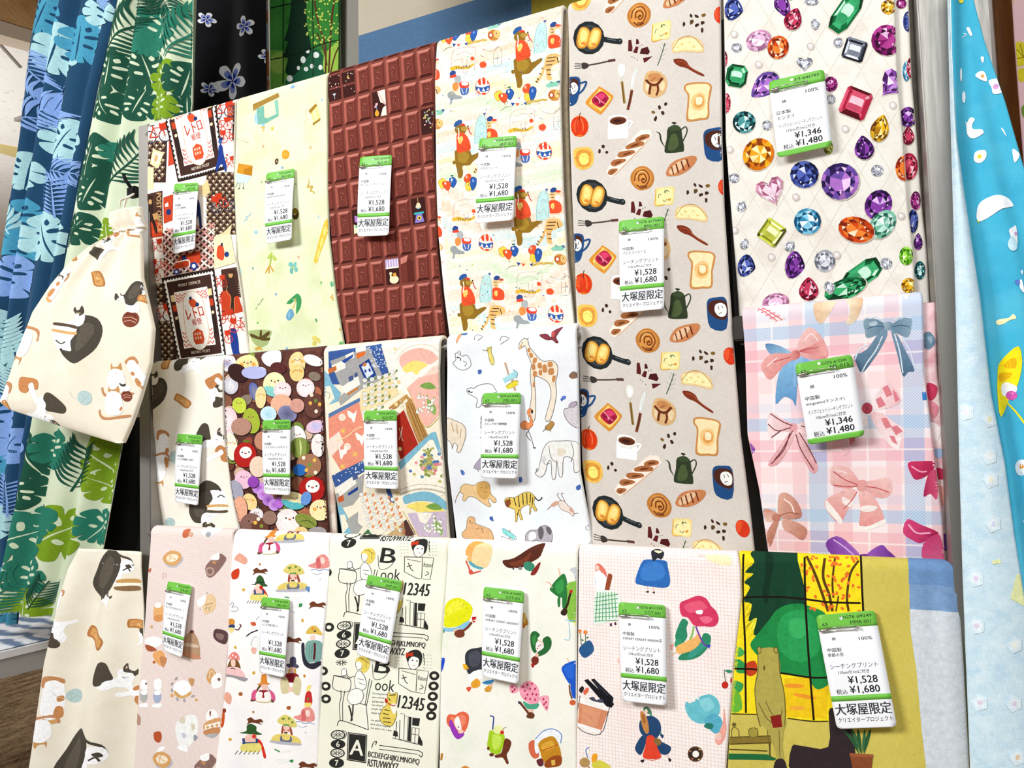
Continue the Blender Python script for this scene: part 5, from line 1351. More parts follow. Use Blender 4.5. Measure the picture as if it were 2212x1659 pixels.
for s in '''120 -60 80 70 0 9a92b8 fdfdfd 1 -|290 -40 100 95 0 f8e3a0 - 1 f2a84a 9aa0d8|500 -110 90 80 30 fdfaf6 f0e8e8 0 -|720 -60 70 100 0 fbe9b8 f2cf8a 1 f2b04a|560 -20 70 50 10 5a2a2a - 0 -|855 -85 85 45 20 fdf8f4 - 0 -|400 10 60 40 0 f8f4ee - 0 -
150 130 60 75 0 f2f0f4 c8c4d0 0 -|210 20 90 70 40 3a201e - 0 -|350 20 110 55 0 b8bce8 - 0 -|530 120 100 105 0 f8f0b8 - 1 - 8ad0c8|720 20 60 75 0 f2d48a - 1 f2a84a|790 150 75 80 0 fbf8f8 f0e0e0 1 -|860 300 85 110 0 6a4238 - 0 -|350 180 45 80 -20 8a8a9a 5a6ab0 0 -|410 230 50 95 0 f2dca0 - 1 f2b84a
600 170 75 75 0 f8eef0 f2d8d8 1 -|590 290 90 90 0 f2b898 - 0 -|220 300 60 70 -20 c8d84a - 1 -|330 430 75 110 -15 a8b83a - 1 -|640 370 80 70 30 5a5a7a 8a8ab0 0 -|480 370 70 65 0 a8d8e8 d8f0f8 0 -|130 440 75 125 0 f8eaea f0d0d4 0 -|720 300 60 60 0 d8a090 - 0 -|240 480 90 75 0 b88a78 - 0 -
155 650 55 120 -10 fbf0dc - 1 f2b04a|280 720 100 105 0 b8201c - 2 -|430 600 70 80 0 c88a70 - 0 -|390 820 70 90 0 f2d8c0 - 0 -|720 580 75 110 -10 fbf8f4 - 1 -|740 660 85 90 -10 8a9a4a - 0 -|880 480 85 55 -10 b8c0ec f2c8d8 0 -|900 640 60 100 0 f2ece8 - 1 -|820 810 110 100 0 a87858 - 0 -|270 930 75 80 0 f2c4d8 - 1 -
210 1020 55 90 -20 a8a8b8 - 0 -|390 1000 50 55 0 a858c8 d8a0ec 0 -|430 1060 50 50 0 b868d0 e0b0f0 0 -|470 1110 50 50 0 8a3ab0 c890e0 0 -|520 1150 50 50 0 a050c0 d8a8ec 0 -|350 950 45 50 0 9848b8 - 0 -|560 1130 40 50 0 b870d4 - 0 -|850 1010 115 110 0 b01c18 - 2 -|690 1110 110 75 10 f2e8b0 - 1 - 58b8c0|320 1120 55 75 -20 f8dc98 - 1 f2a84a
240 1180 60 110 0 f0b090 - 0 -|920 1190 90 90 0 fbe8b0 - 1 f2b04a|370 1230 55 55 0 eee8e8 - 1 -|640 1290 110 110 20 f8f0ec f0e4e0 1 -|320 1310 80 95 20 8a6458 - 1 -|400 1340 70 80 0 6a4030 - 0 -|800 1280 100 55 20 8a9440 - 0 -|480 1260 60 60 0 9a7868 - 0 -|900 1380 80 50 0 a8a0a0 - 0 -|760 1380 60 50 0 f2d090 - 0 -|740 850 60 50 0 2a6ab8 - 0 -|800 1090 45 60 20 6a98d8 - 0 -'''.replace('\n', '|').split('|'):
    k = s.split(); egg(*[float(v) for v in k[:5]], k[5], None if k[6] == '-' else k[6], int(k[7]), None if len(k) < 9 or k[8] == '-' else k[8], k[9] if len(k) > 9 else None)
B_.fr = (460, 800, 3.95)
for x, y, c in ((840, 210, 'f8ead0'), (875, 260, '6a8a3a'), (830, 280, 'e8b050'), (880, 350, 'f8ead0'), (910, 290, 'e8b050'), (775, 745, 'f8f0d8'), (870, 765, 'f2c050'), (830, 805, '6a9a3a'), (800, 850, 'f2c050'), (880, 870, 'f8f0d8'), (360, 1300, 'f2c050'), (385, 1270, 'f8ead0'), (410, 1330, '8a9a3a')):
    B_.begin(); B_.ell(c, x, y, 15, 17); B_.end()
B_.run('''
G
w 5a6a20 20 680 600 690 680 690 740
w d0dc98 18 740 580 750 660 745 740
w 5a6a20 20 800 590 810 660 800 730
w 7a8a30 14 720 1260 780 1240 860 1300
w 5a6a28 12 740 1290 820 1280 900 1340
p 6a7a2a 330 600 280 590 250 605 300 618
p 6a7a2a 780 900 820 890 870 895 820 915
''')

# handkerchiefs
H_ = PR['hanky']; 
H_.run('''
F 460 400 3.95
G
p 3a5a9a 985 1420 1330 1370 1430 1350 1500 1600 1340 1660 1260 1700 990 1700
p a8a6a4 1000 1500 1330 1380 1450 1640 1380 1700 1180 1760 1080 1700
p f6efe0 1010 1540 1120 1490 1130 1560 1040 1600
p c8703a 980 1570 1050 1540 1055 1580 990 1610
p f6efe0 1130 1450 1200 1420 1205 1470 1140 1500
p 2a4a9a 1095 1500 1200 1440 1190 1470 1120 1520
p f4f0e4 1215 1390 1300 1375 1305 1410 1220 1430
p e8702a 1220 1440 1300 1415 1300 1445 1230 1485
p 1f3f8a 1240 1540 1330 1480 1390 1620 1300 1690
p dfe6f0 1262 1550 1322 1512 1365 1605 1308 1650
p c87a4a 1270 1530 1300 1510 1310 1535 1285 1550
p 2a4a9a 1285 1580 1300 1570 1308 1595 1292 1602
p 2a4a9a 1320 1570 1335 1562 1345 1588 1328 1595
p 8ab8d0 930 1560 990 1620 1040 1760 940 1780
p f6f0e4 1440 1360 1940 1310 1940 1500 1930 2000 1540 1700
l d8c8a8 5 1560 1500 1640 1400 1760 1360 1860 1370 1930 1420
l d8c8a8 5 1540 1450 1620 1360 1760 1325 1880 1335
b f2b8a8 1590 1480 1650 1420 1750 1390 1850 1410 1920 1470 1900 1500 1850 1530 1780 1505 1700 1500 1620 1560
b f4dc78 1620 1560 1700 1500 1790 1510 1830 1540 1780 1570 1740 1620 1700 1590 1650 1600
b f8d0c0 1700 1720 1760 1660 1930 1540 1935 1900 1760 1860
e e8d8a0 1555 1395 14 14
e e8d8a0 1550 1605 14 14
F 460 800 3.95
G
p 7fb8cc 925 60 960 50 1090 190 1080 260 1000 290 940 180
p f4ead2 940 140 1000 130 1040 240 980 300 945 260
l 9a9a8a 5 960 180 1000 200 990 250
p a8a6a2 1065 240 1130 180 1240 80 1330 90 1400 60 1210 200 1090 300
p f4f0e4 1090 150 1230 40 1250 120 1130 200
p 4a5a8a 1150 60 1190 40 1195 80 1160 100
p 4a5a8a 1200 30 1225 15 1232 50 1205 65
p c87a3a 1140 200 1230 140 1235 160 1150 215
p f2dca8 1260 180 1510 30 1590 200 1300 380 1240 330
p ea937a 990 390 1240 270 1300 560 1310 740 1110 880 1000 700
p 5a7aa8 990 370 1245 235 1250 265 995 405
p f4e0cf 980 600 1080 520 1120 620 1020 730 990 700
p 3a5a96 1010 900 1280 770 1300 860 1040 1000
p a8a6a2 1040 1060 1290 880 1280 1040 1190 1150 1060 1180
p f4f0e4 1050 1000 1200 900 1230 960 1080 1080
p c8582a 1060 1090 1110 1060 1120 1110 1070 1130
p 1f3f8a 1150 1050 1240 990 1240 1020 1160 1070
p 4a5a8a 1190 900 1230 880 1240 920 1200 940
p 7fb8cc 1050 1150 1090 1150 1190 1330 1170 1420 1080 1400
p f4ead2 1080 1240 1120 1230 1160 1330 1100 1400
p a8a6a2 1130 1280 1280 1180 1300 1300 1230 1400 1190 1400
p f4ead8 1250 1080 1480 1010 1620 1280 1400 1420 1240 1300
p 3a5a96 1470 1010 1510 1010 1560 1170 1520 1150
p a82a1a 1560 400 1640 330 1800 680 1600 760 1560 620
p c89a5a 1490 320 1660 200 1680 230 1560 330
p b88a4a 1640 210 1700 240 1850 560 1780 640 1660 360
p f6ead0 1590 300 1660 240 1670 260 1600 320
l e8d8b8 8 1600 250 1640 340 1780 660
l 7a4a2a 5 1690 280 1815 575
l 7a4a2a 5 1710 280 1830 565
l 7a4a2a 5 1670 300 1795 600
l 7a4a2a 5 1500 330 1610 262
l 7a4a2a 5 1510 345 1630 270
p f4b8a8 1660 150 1760 60 1930 20 1935 380 1840 480 1790 440
l d8b868 7 1660 150 1720 260 1790 440 1850 480 1935 400
p fbf2e0 1560 800 1880 540 1960 700 1990 1060 1620 1130
p 7fb8cc 1580 790 1870 530 1910 520 1960 700 1930 690 1890 590 1860 590 1720 730 1600 850
b 7fb8cc 1620 1080 1700 1050 1800 1030 1900 1050 2000 1130 1990 1190 1900 1130 1800 1110 1700 1120 1640 1140
b f2dc70 1650 1160 1720 1130 1800 1120 1900 1150 1985 1200 1900 1230 1830 1200 1780 1225 1720 1190
p cbb8cc 1660 1220 1760 1210 1990 1200 2000 1420 1760 1420
p fbf2e0 1740 1210 1880 1215 1820 1310 1770 1290
p 4a3a3a 1580 1330 1650 1270 1720 1400 1640 1440
p 4a7a4a 1260 1420 1330 1350 1380 1420 1330 1440
p c8a878 1470 1420 1630 1290 1650 1440
l d8b868 6 1620 1200 1700 1330 1760 1420
''')
H_.fr = (460, 800, 3.95); rh = random.Random(4); H_.begin(); 
for k in range(5):    # rows of roses in stripes on two handkerchiefs
    for j in range(6):
        for (x, y, c2) in ((1290+k*62, 90+j*52-k*18+rh.uniform(-8, 8), '6a8a4a'), (1270+k*66+j*14, 1060+j*52+k*10, 'e08a58')):
            if (y < 360 and x+y*.4 < 1590): H_.ell('8a8a78', x, y, 21, 19); H_.ell('fdfaf2', x, y, 18, 16); H_.line('8a8a78', 3, [(x-9, y), (x, y-7), (x+8, y+2), (x-2, y+6)]); H_.ell(c2, x+30, y+rh.uniform(-18, 18), 8, 15, 30)
            elif y > 900: H_.ell('8a8a78', x, y, 21, 19); H_.ell('fdfaf2', x, y, 18, 16); H_.line('8a8a78', 3, [(x-9, y), (x, y-7), (x+8, y+2), (x-2, y+6)]); H_.ell(c2, x+32, y+rh.uniform(-18, 18), 9, 17, 20)
for x, y in ((1105, 400), (1150, 650)): H_.ell('fbead8', x, y, 30, 30); H_.line('e0a080', 4, [(x-22, y-8), (x+20, y-12)]); H_.line('e0a080', 4, [(x-20, y+10), (x+18, y+12)])
for x, y, s in ((1180, 390, 1), (1120, 700, -1), (1250, 580, 1)): H_.blob('fdf6ec', [(x-s*35, y-40), (x-s*20, y-45), (x+s*20, y-20), (x+s*40, y-50), (x+s*35, y+10), (x+s*20, y+60), (x, y+20), (x-s*20, y+10)])
for x, y in ((1115, 515), (1215, 715), (1110, 820)):
    for a in range(4): H_.line('f2d060', 5, [(x-24*math.cos(a*.785), y-24*math.sin(a*.785)), (x+24*math.cos(a*.785), y+24*math.sin(a*.785))], sm=False)
H_.line('f2d8a0', 8, [(1060, 600), (1150, 560), (1220, 500), (1280, 480)])
for _ in range(70):
    x, y = rh.uniform(1010, 1280), rh.uniform(770, 960); v = (x-1010)/270
    if 900-v*120 < y < 985-v*130: H_.ell('e8eef8', x, y, 5, 5, 0, 8)
for _ in range(60):
    x, y = rh.uniform(1330, 1480), rh.uniform(-200, -20); H_.ell('e8eef8', x, y, 5, 5, 0, 8)
for bx, by in ((1850, 300), (1900, 1330)):          # lily of the valley
    H_.blob('7aa04a', [(bx-80, by-170), (bx, by-200), (bx+60, by-150), (bx-10, by-140)]); H_.blob('8ab058', [(bx-10, by-60), (bx+60, by+10), (bx+50, by+80), (bx-5, by+10)])
    for k in range(24):
        x, y = bx-60+rh.uniform(-40, 110), by-90+rh.uniform(0, 150); H_.line('8a9a4a', 4, [(x+10, y-26), (x, y)], sm=False); H_.ell('8a8a70', x, y, 12, 13); H_.ell('fdfaf0', x, y, 10, 11)
for _ in range(60):                                     # flower basket
    x, y = rh.gauss(1850, 55), rh.gauss(820, 45); H_.ell(rh.choice(['d87a80', '5a7ab0', '8a9a4a', 'e8a0a8', 'c8c070', '6a90a8']), x, y, 16, 14)
for _ in range(50):
    x, y = rh.gauss(1850, 18), rh.uniform(660, 800); H_.ell(rh.choice(['a8a85a', '8a9a5a', 'c0b868']), x, y, 10, 9)
for k in range(30):
    x = 1600+k*13; y = 1010+((k-16)/16)**2*50; H_.ell('b8b09a', x, y, 6, 10); H_.ell('b8b09a', x, y-40, 5, 5)
for k in range(14): x = 1560+k*27; y = 1420-(0); H_.ell('e8cf90', 1560+rh.uniform(-60, 40), 100+k*95, 18, 18)
for k in range(9): H_.line('6a3020', 4, [(1590+k*10, 1330-k*6), (1650+k*10, 1430-k*4)], sm=False)
H_.line('f6ead8', 5, [(1590, 490), (1605, 540), (1590, 590)]); H_.line('f6ead8', 5, [(1620, 480), (1610, 560), (1625, 600)]); H_.end()

# zoo line drawings
Z_ = PR['zoo']; I = '6a6468'
Z_.run('''
F 900 400 3.95
G
o f6e6d0 6a6468 5 880 1350 915 1310 950 1320 965 1370 1010 1430 1080 1500 1160 1495 1205 1540 1205 1610 1190 1680 1195 1800 1150 1990 1100 1995 1150 1800 1130 1690 1060 1640 1010 1640 1020 1800 1010 2000 955 1990 985 1790 975 1620 985 1520 950 1440 930 1370 880 1400
l 6a6468 5 920 1310 918 1300
l 6a6468 5 945 1315 958 1302
e 3a2a24 905 1345 5 5
R 0 0
G
b c88a52 950 1395 970 1390 975 1420 955 1425
b c88a52 965 1435 990 1430 1000 1465 975 1470
b c88a52 1000 1480 1030 1470 1030 1510 1000 1520
b c88a52 990 1530 1015 1525 1020 1570 992 1575
b c88a52 1040 1520 1070 1515 1075 1560 1045 1560
b c88a52 1080 1540 1110 1530 1120 1590 1085 1595
b c88a52 1125 1510 1160 1505 1165 1545 1130 1550
b c88a52 1130 1570 1170 1560 1175 1610 1135 1615
b c88a52 1050 1580 1075 1575 1075 1620 1050 1615
b c88a52 1000 1590 1030 1585 1030 1630 1002 1630
b c88a52 1165 1630 1190 1625 1180 1680 1160 1670
b c88a52 1000 1680 1015 1670 1010 1720 995 1720
b d8a878 885 1370 905 1355 900 1390 882 1395
G
o - 7a7276 5 325 1440 360 1430 380 1460 420 1450 450 1490 455 1540 420 1570 380 1580 340 1560 305 1520 330 1490
o e8e4e8 7a7276 4 345 1430 355 1415 372 1425 365 1445
l 4a4448 7 350 1470 370 1480 365 1500
e 4a4448 345 1470 7 7
l 7a7276 5 390 1500 420 1520 400 1545
o e8d878 8a7a3a 4 600 1390 640 1385 635 1420 655 1470 660 1520 640 1535 620 1500 610 1440
l 8a7a3a 5 560 1405 600 1410 640 1375
o 8a3a44 5a2a30 4 1050 1280 1110 1270 1150 1300 1160 1250 1240 1205 1210 1260 1190 1300 1210 1340 1190 1345 1160 1320 1110 1320
b c85a5a 1150 1255 1170 1245 1180 1280 1160 1300
l 7a7276 5 710 1330 730 1290 790 1305 760 1330 715 1358
l 7a7276 5 490 1320 500 1275 560 1290 520 1325
b e8a070 345 1240 370 1270 355 1320 335 1350
b 3a6ab0 355 1240 400 1230 410 1270 360 1265
p c8a080 748 1515 765 1512 795 1620 782 1625
p a8dce4 735 1655 835 1590 825 1570 865 1600 855 1650 845 1630 750 1690 
l 5a8a98 4 735 1655 835 1590 825 1572 865 1600 855 1650
l 3a3a44 4 1310 1610 1340 1590 1365 1620
b 8a6a54 1300 1620 1350 1590 1375 1600 1375 1640 1320 1650
b 4a6ab0 515 1580 545 1575 545 1605 520 1615
F 900 800 3.95
G
p c8a080 800 60 825 60 850 170 835 180
p e8d838 760 140 780 120 850 85 875 100 860 110 875 120 800 155 770 160
l 8a7a2a 4 760 140 780 120 850 85 875 100
p a8dce4 735 70 845 0 865 30 850 60 750 105
o - 6a6468 5 425 160 460 150 480 155 520 130 590 115 640 125 670 170 672 190 560 215 545 290 520 320 500 310 510 250 470 220 430 195
l 3a3a48 8 435 175 455 190 470 185
e 3a3a48 440 180 8 8
o d8d0d4 6a6468 5 1262 330 1300 320 1320 280 1365 265 1370 300 1400 300 1400 480 1330 470 1270 400
o b8a8b8 6a6468 4 1300 310 1320 275 1365 270 1350 310
o efe0c8 8a7a6a 5 255 410 330 430 400 470 418 540 400 620 370 700 345 690 350 640 320 620 310 670 300 620 255 560
l c8a880 8 300 450 320 520
l c8a880 8 340 460 350 540
l c8a880 8 380 500 370 580
o f0945c a85a34 4 885 460 920 430 960 450 975 410 945 370 955 330 985 330 992 365 975 355 968 370 990 420 990 470 950 500 900 500
b 2a2a2a 980 335 998 345 985 375
l 6a5a60 6 945 500 975 570 1000 660
l 6a5a60 6 965 500 935 550 970 600
b 5a4a48 990 660 1015 655 1010 668
o b88a48 6a5030 4 1100 480 1130 455 1150 430 1178 450 1165 480 1140 510 1110 505
l 6a5030 6 1080 520 1110 490
l 6a5030 4 1140 510 1150 525
b 5a78c8 1240 225 1270 215 1275 240 1245 250
b 3a6ab0 1230 240 1250 245 1240 265
o f2f0ea 6a6468 5 1080 680 1130 610 1230 600 1320 600 1380 620 1400 700 1400 840 1350 865 1340 760 1260 740 1250 890 1220 895 1200 760 1190 910 1160 915 1150 770 1120 790 1100 870 1060 910 1010 880 1040 850 1060 760
l 6a6468 5 1130 640 1150 740 1190 780
l 6a6468 5 1320 610 1345 700 1320 780
l 6a6468 4 1070 760 1100 800 1140 790
l 6a6468 5 1010 880 1030 840 1015 845
b d8d4d8 1070 740 1095 730 1110 760 1080 790
b e8dcc8 1220 660 1280 680 1250 730 1200 710
o b0a8b8 6a6468 4 480 830 520 770 555 745 560 840 530 850 500 845
l 4a4448 4 510 850 520 870
l 4a4448 5 545 390 540 470 552 560 530 580
l 4a4448 4 535 410 550 415
l 4a4448 4 532 450 550 455
l 4a4448 4 532 490 552 495
l 4a4448 4 536 530 556 535
b 4a6ab0 375 850 400 860 405 890 385 890
b 6a8ad0 395 870 410 875 400 895
b 4a6ab0 865 920 890 915 895 950 870 960
b 4a6ab0 1365 990 1400 970 1405 1005 1375 1018
b 4a6ab0 610 1260 635 1255 640 1290 615 1285
b 3a6a8a 630 1290 645 1285 640 1298
G
o ecc890 8a6a3a 4 375 1000 410 970 480 985 520 960 580 955 610 990 620 1060 660 1100 665 1130 640 1135 610 1100 600 1120 620 1160 600 1170 540 1130 490 1090 440 1080 410 1115 390 1100 400 1060 375 1040
b d8a860 510 980 560 955 605 985 615 1060 580 1110 530 1090 505 1040
l 8a6a3a 4 530 1010 550 1000
l 8a6a3a 4 575 1010 590 1005
l 8a6a3a 4 555 1040 575 1050 590 1040
l 8a6a3a 5 370 1030 345 1080 330 1130
o e8c860 5a4a2a 4 740 1110 780 1090 830 1090 900 1050 960 1040 1010 1080 1000 1120 1010 1160 1030 1190 1010 1200 980 1160 970 1220 960 1225 960 1150 900 1170 880 1210 900 1270 880 1275 860 1220 850 1290 835 1290 830 1200 790 1180 750 1160
l 2a2420 8 780 1095 790 1150
l 2a2420 8 820 1090 840 1160
l 2a2420 8 860 1075 870 1170
l 2a2420 8 900 1055 905 1150
l 2a2420 8 935 1050 940 1140
l 2a2420 8 970 1055 965 1130
l 2a2420 7 990 1080 985 1150
l 2a2420 7 870 1190 850 1240
l 2a2420 9 1005 1080 1040 1110 1070 1090 1068 1080
b 8a4a2a 745 1120 790 1110 780 1170 755 1170
o f0e0d4 8a6a6a 4 1215 1115 1260 1110 1300 1150 1330 1170 1350 1210 1340 1240 1310 1210 1260 1190 1230 1170
l 8a6a6a 6 1220 1120 1170 1140 1120 1185
l 8a6a6a 5 1240 1110 1205 1060 1220 1045
l 8a6a6a 5 1275 1120 1240 1050 1260 1045
l 8a6a6a 5 1345 1220 1385 1212
b d8a890 1150 1140 1200 1110 1220 1130 1170 1160
b d8a890 1310 1170 1340 1180 1350 1210 1320 1200
o e8b884 8a6a4a 4 430 1270 460 1250 490 1270 495 1310 560 1340 620 1370 645 1440 640 1490 540 1490 500 1460 440 1440 400 1430 385 1390 420 1350
l 8a6a4a 4 445 1300 465 1310 480 1300
e 3a2a20 450 1290 5 5
l 8a6a4a 5 500 1360 540 1350 560 1400
p c8a080 778 1370 792 1370 790 1490 780 1490
p 8fdcd8 715 1365 740 1360 835 1420 830 1450 800 1440 725 1395
p f0f4f4 710 1435 725 1425 820 1460 815 1480 750 1475
l 5a8a98 4 715 1365 740 1360 835 1420 830 1450 725 1395
l 7a8a90 4 710 1435 725 1425 820 1460
o b8b0b8 4a4448 4 930 1400 970 1365 1030 1360 1060 1330 1110 1320 1150 1350 1165 1420 1150 1480 1140 1500 1040 1500 1040 1450 990 1460 985 1490 940 1490 925 1440
b 6a6068 1040 1350 1070 1330 1090 1380 1070 1440 1045 1420
b 6a6068 1110 1330 1150 1350 1150 1400 1120 1380
b f4f2f4 960 1390 1010 1380 1020 1430 960 1450
o - 6a6468 4 1450 1330 1475 1320 1490 1350 1455 1355
o e8e0d8 6a6468 4 1470 1490 1500 1450 1510 1500
b d8a860 1220 1500 1235 1470 1245 1500
''')

# satin bows on the plaid
W_ = PR['bow']; 
W_.run('''
F 1400 600 2.724
G
p fbe3e0 625 165 680 168 815 240 745 262
s d86a7a 6 640 168 760 255
s d86a7a 6 665 168 790 248
s d86a7a 5 640 190 690 172
s d86a7a 5 665 205 720 188
s d86a7a 5 690 222 748 205
s d86a7a 5 715 240 775 222
b e8c09a>f8e0c0@0 990 130 1060 125 1105 140 1060 220 1020 272 985 240 972 170
b f8e6c8>dfb48a@0 1165 112 1260 100 1255 180 1215 260 1165 270 1190 190
p fff4ea 1495 85 1555 75 1520 130
G
b 5a86b4>a8d0ea@60 690 390 760 395 830 430 860 460 790 470 720 450
b f6b8b0>d97a78@40 665 510 720 450 800 445 860 450 850 500 780 540 720 600 680 560
b fbd2cc>e08a88@50 880 420 900 340 955 290 1030 360 1060 460 1000 480 920 470
b d06a6c>f4b0aa@0 890 430 960 400 1030 370 1050 460 960 450
b 8fc0e2>5a94c8@80 770 560 840 490 900 480 880 560 870 750 850 720 800 700 750 740
b a8d0ec>4a88c0@20 870 470 960 500 900 600 860 640
b e89a96>c86a68@0 840 440 880 425 895 465 850 485
l c45a5c 5 880 440 940 420 1000 410
l c45a5c 5 720 500 790 480 840 465
l fde0da 8 700 520 760 470
l fde0da 8 920 370 960 330 1000 370
G
b 8ea8b8>5f8098@0 1270 250 1330 240 1390 270 1410 290 1360 330 1290 355 1275 310
b 5f8098>8ea8b8@0 1430 280 1480 245 1545 235 1550 280 1530 350 1470 330 1420 300
b 7c9ab0>4a6a84@90 1370 310 1410 320 1380 400 1300 520 1255 560 1225 500 1215 460 1290 420
b 7c9ab0>4a6a84@90 1430 310 1470 340 1510 420 1555 510 1565 550 1530 555 1500 580 1470 460
b a8bcc8>6a889e@0 1390 265 1430 262 1440 300 1395 305
l dbe6ee 7 1270 245 1285 235 1310 238 1340 230 1390 262
l dbe6ee 7 1430 262 1480 232 1550 235
l dbe6ee 8 1380 345 1340 430 1290 500 1255 565
l dbe6ee 8 1300 390 1240 430 1215 490
l dbe6ee 8 1450 330 1480 430 1500 560
l dbe6ee 8 1490 350 1540 430 1570 540
l 3f5e78 5 1290 300 1340 285 1395 290
l 3f5e78 5 1435 290 1490 280 1540 290
b b8cad4 1300 265 1340 255 1350 275 1310 285
G
b fdf2f0>f0b8be@0 1340 690 1400 620 1440 640 1490 720 1440 760 1350 780 1300 780
b f4c8c8>fdf2f0@60 1310 800 1380 800 1460 860 1510 890 1490 960 1470 1020 1400 960 1340 880
b fdf2f0>f0b8be@90 1270 800 1290 850 1230 960 1160 1050 1140 990 1200 880
p e0828c 1380 650 1410 632 1440 690 1405 705
p e0828c 1440 660 1462 678 1480 720 1455 735
p e0828c 1340 720 1370 700 1400 750 1360 770
p e0828c 1370 830 1405 825 1435 880 1400 890
p e0828c 1430 880 1465 870 1500 905 1460 930
p e0828c 1420 930 1450 935 1470 985 1440 970
p e0828c 1180 940 1210 910 1220 960 1190 990
e c04a5c 1290 770 32 34
l a83a4c 5 1270 750 1310 790
l a83a4c 5 1300 745 1280 795
G
b fbe4e2>e8b0b4@0 700 850 720 790 790 830 850 860 860 900 760 910 720 970
b fbe4e2>e8b0b4@0 880 860 940 850 990 880 980 950 920 930 870 900
b f4c8c8>e4a4a8@90 840 900 870 910 820 1020 760 1100 705 1100 760 1010
b f4c8c8>e4a4a8@90 870 900 900 920 950 1000 1000 1110 970 1150 920 1080 880 990
e e8a8ac 855 880 26 26
l 7a3a40 6 720 800 790 845 850 870
l 7a3a40 6 705 860 760 900 840 880
l 7a3a40 6 725 940 780 900
l 7a3a40 6 835 910 800 1010 725 1095
l 7a3a40 6 870 920 900 1010 975 1130
l 7a3a40 6 890 910 950 1010 990 1090
l 7a3a40 6 900 870 960 890 975 930
l 7a3a40 6 850 900 790 1010 745 1070
G
b e8b4a0>c07a68@20 770 1280 820 1265 880 1320 905 1400 850 1420 770 1400
b d09078>f0c8b8@90 680 1360 740 1370 770 1400 740 1430 690 1430
b d89a84>b8705e@60 740 1430 700 1500 700 1560 720 1580 750 1500 770 1430
b e8b4a0>c07a68@30 790 1420 860 1430 935 1480 910 1545 850 1510 800 1480
e c88470 755 1410 26 26
l fde4d8 9 800 1300 840 1330 860 1380
l a05a4c 5 770 1400 830 1380 890 1390
G
b f8cfc8>eaa09c@60 1080 1110 1160 1110 1210 1150 1240 1210 1180 1240 1080 1220 1075 1160
b f8cfc8>eaa09c@120 1270 1210 1340 1190 1420 1180 1435 1260 1380 1300 1290 1270
b f6c4be>e89894@90 1180 1240 1230 1260 1190 1330 1130 1440 1060 1380 1040 1310 1130 1260
b f6c4be>e89894@90 1240 1260 1310 1270 1360 1340 1390 1440 1310 1470 1245 1470 1250 1360
b eaa6a2 1230 1200 1280 1195 1285 1250 1235 1255
b fff6f0 1045 1310 1070 1330 1140 1420 1130 1450 1100 1420 1050 1360
b fff6f0 1245 1460 1300 1460 1390 1420 1390 1450 1310 1480 1250 1485
b fff2ec 1140 1290 1170 1300 1210 1330 1190 1350 1150 1330
b fff2ec 1250 1350 1300 1340 1350 1350 1320 1375 1260 1375
l c8585c 6 1090 1140 1160 1190 1235 1220
l c8585c 6 1090 1220 1170 1230 1235 1228
l c8585c 6 1285 1230 1350 1240 1420 1265
l c8585c 5 1230 1260 1190 1320 1150 1360
l fbe0da 8 1100 1130 1170 1150
G
b d83a6a>a01840@40 1530 1090 1600 1080 1690 1085 1660 1150 1580 1190 1545 1150
b b02050>e05a80@0 1650 1150 1700 1140 1700 1300 1660 1270 1620 1285
l f4a0bc 9 1550 1110 1600 1140 1640 1140
b e04a80>b01c50@30 1525 1420 1600 1450 1710 1500 1640 1540 1600 1560 1560 1545 1500 1500
b c02860>e86a98@60 1620 1560 1700 1500 1735 1580 1735 1660 1620 1660
l f8b0cc 10 1530 1450 1580 1500 1660 1500
l 8a1038 5 1650 1520 1700 1500
b 7a3aa0>a86ac8@0 1045 1560 1110 1520 1180 1560 1250 1640 1160 1650 1080 1630
b a060c4>6a2a90@0 1290 1620 1370 1570 1410 1600 1460 1660 1300 1660
l d8b0ec 8 1090 1540 1150 1580 1210 1630
b 6a2a90 1240 1630 1290 1625 1290 1665 1240 1665
b 8a4ab0 595 970 630 1010 605 1040 590 1000
p 3a80c8 1612 675 1640 668 1640 720 1615 720
''')
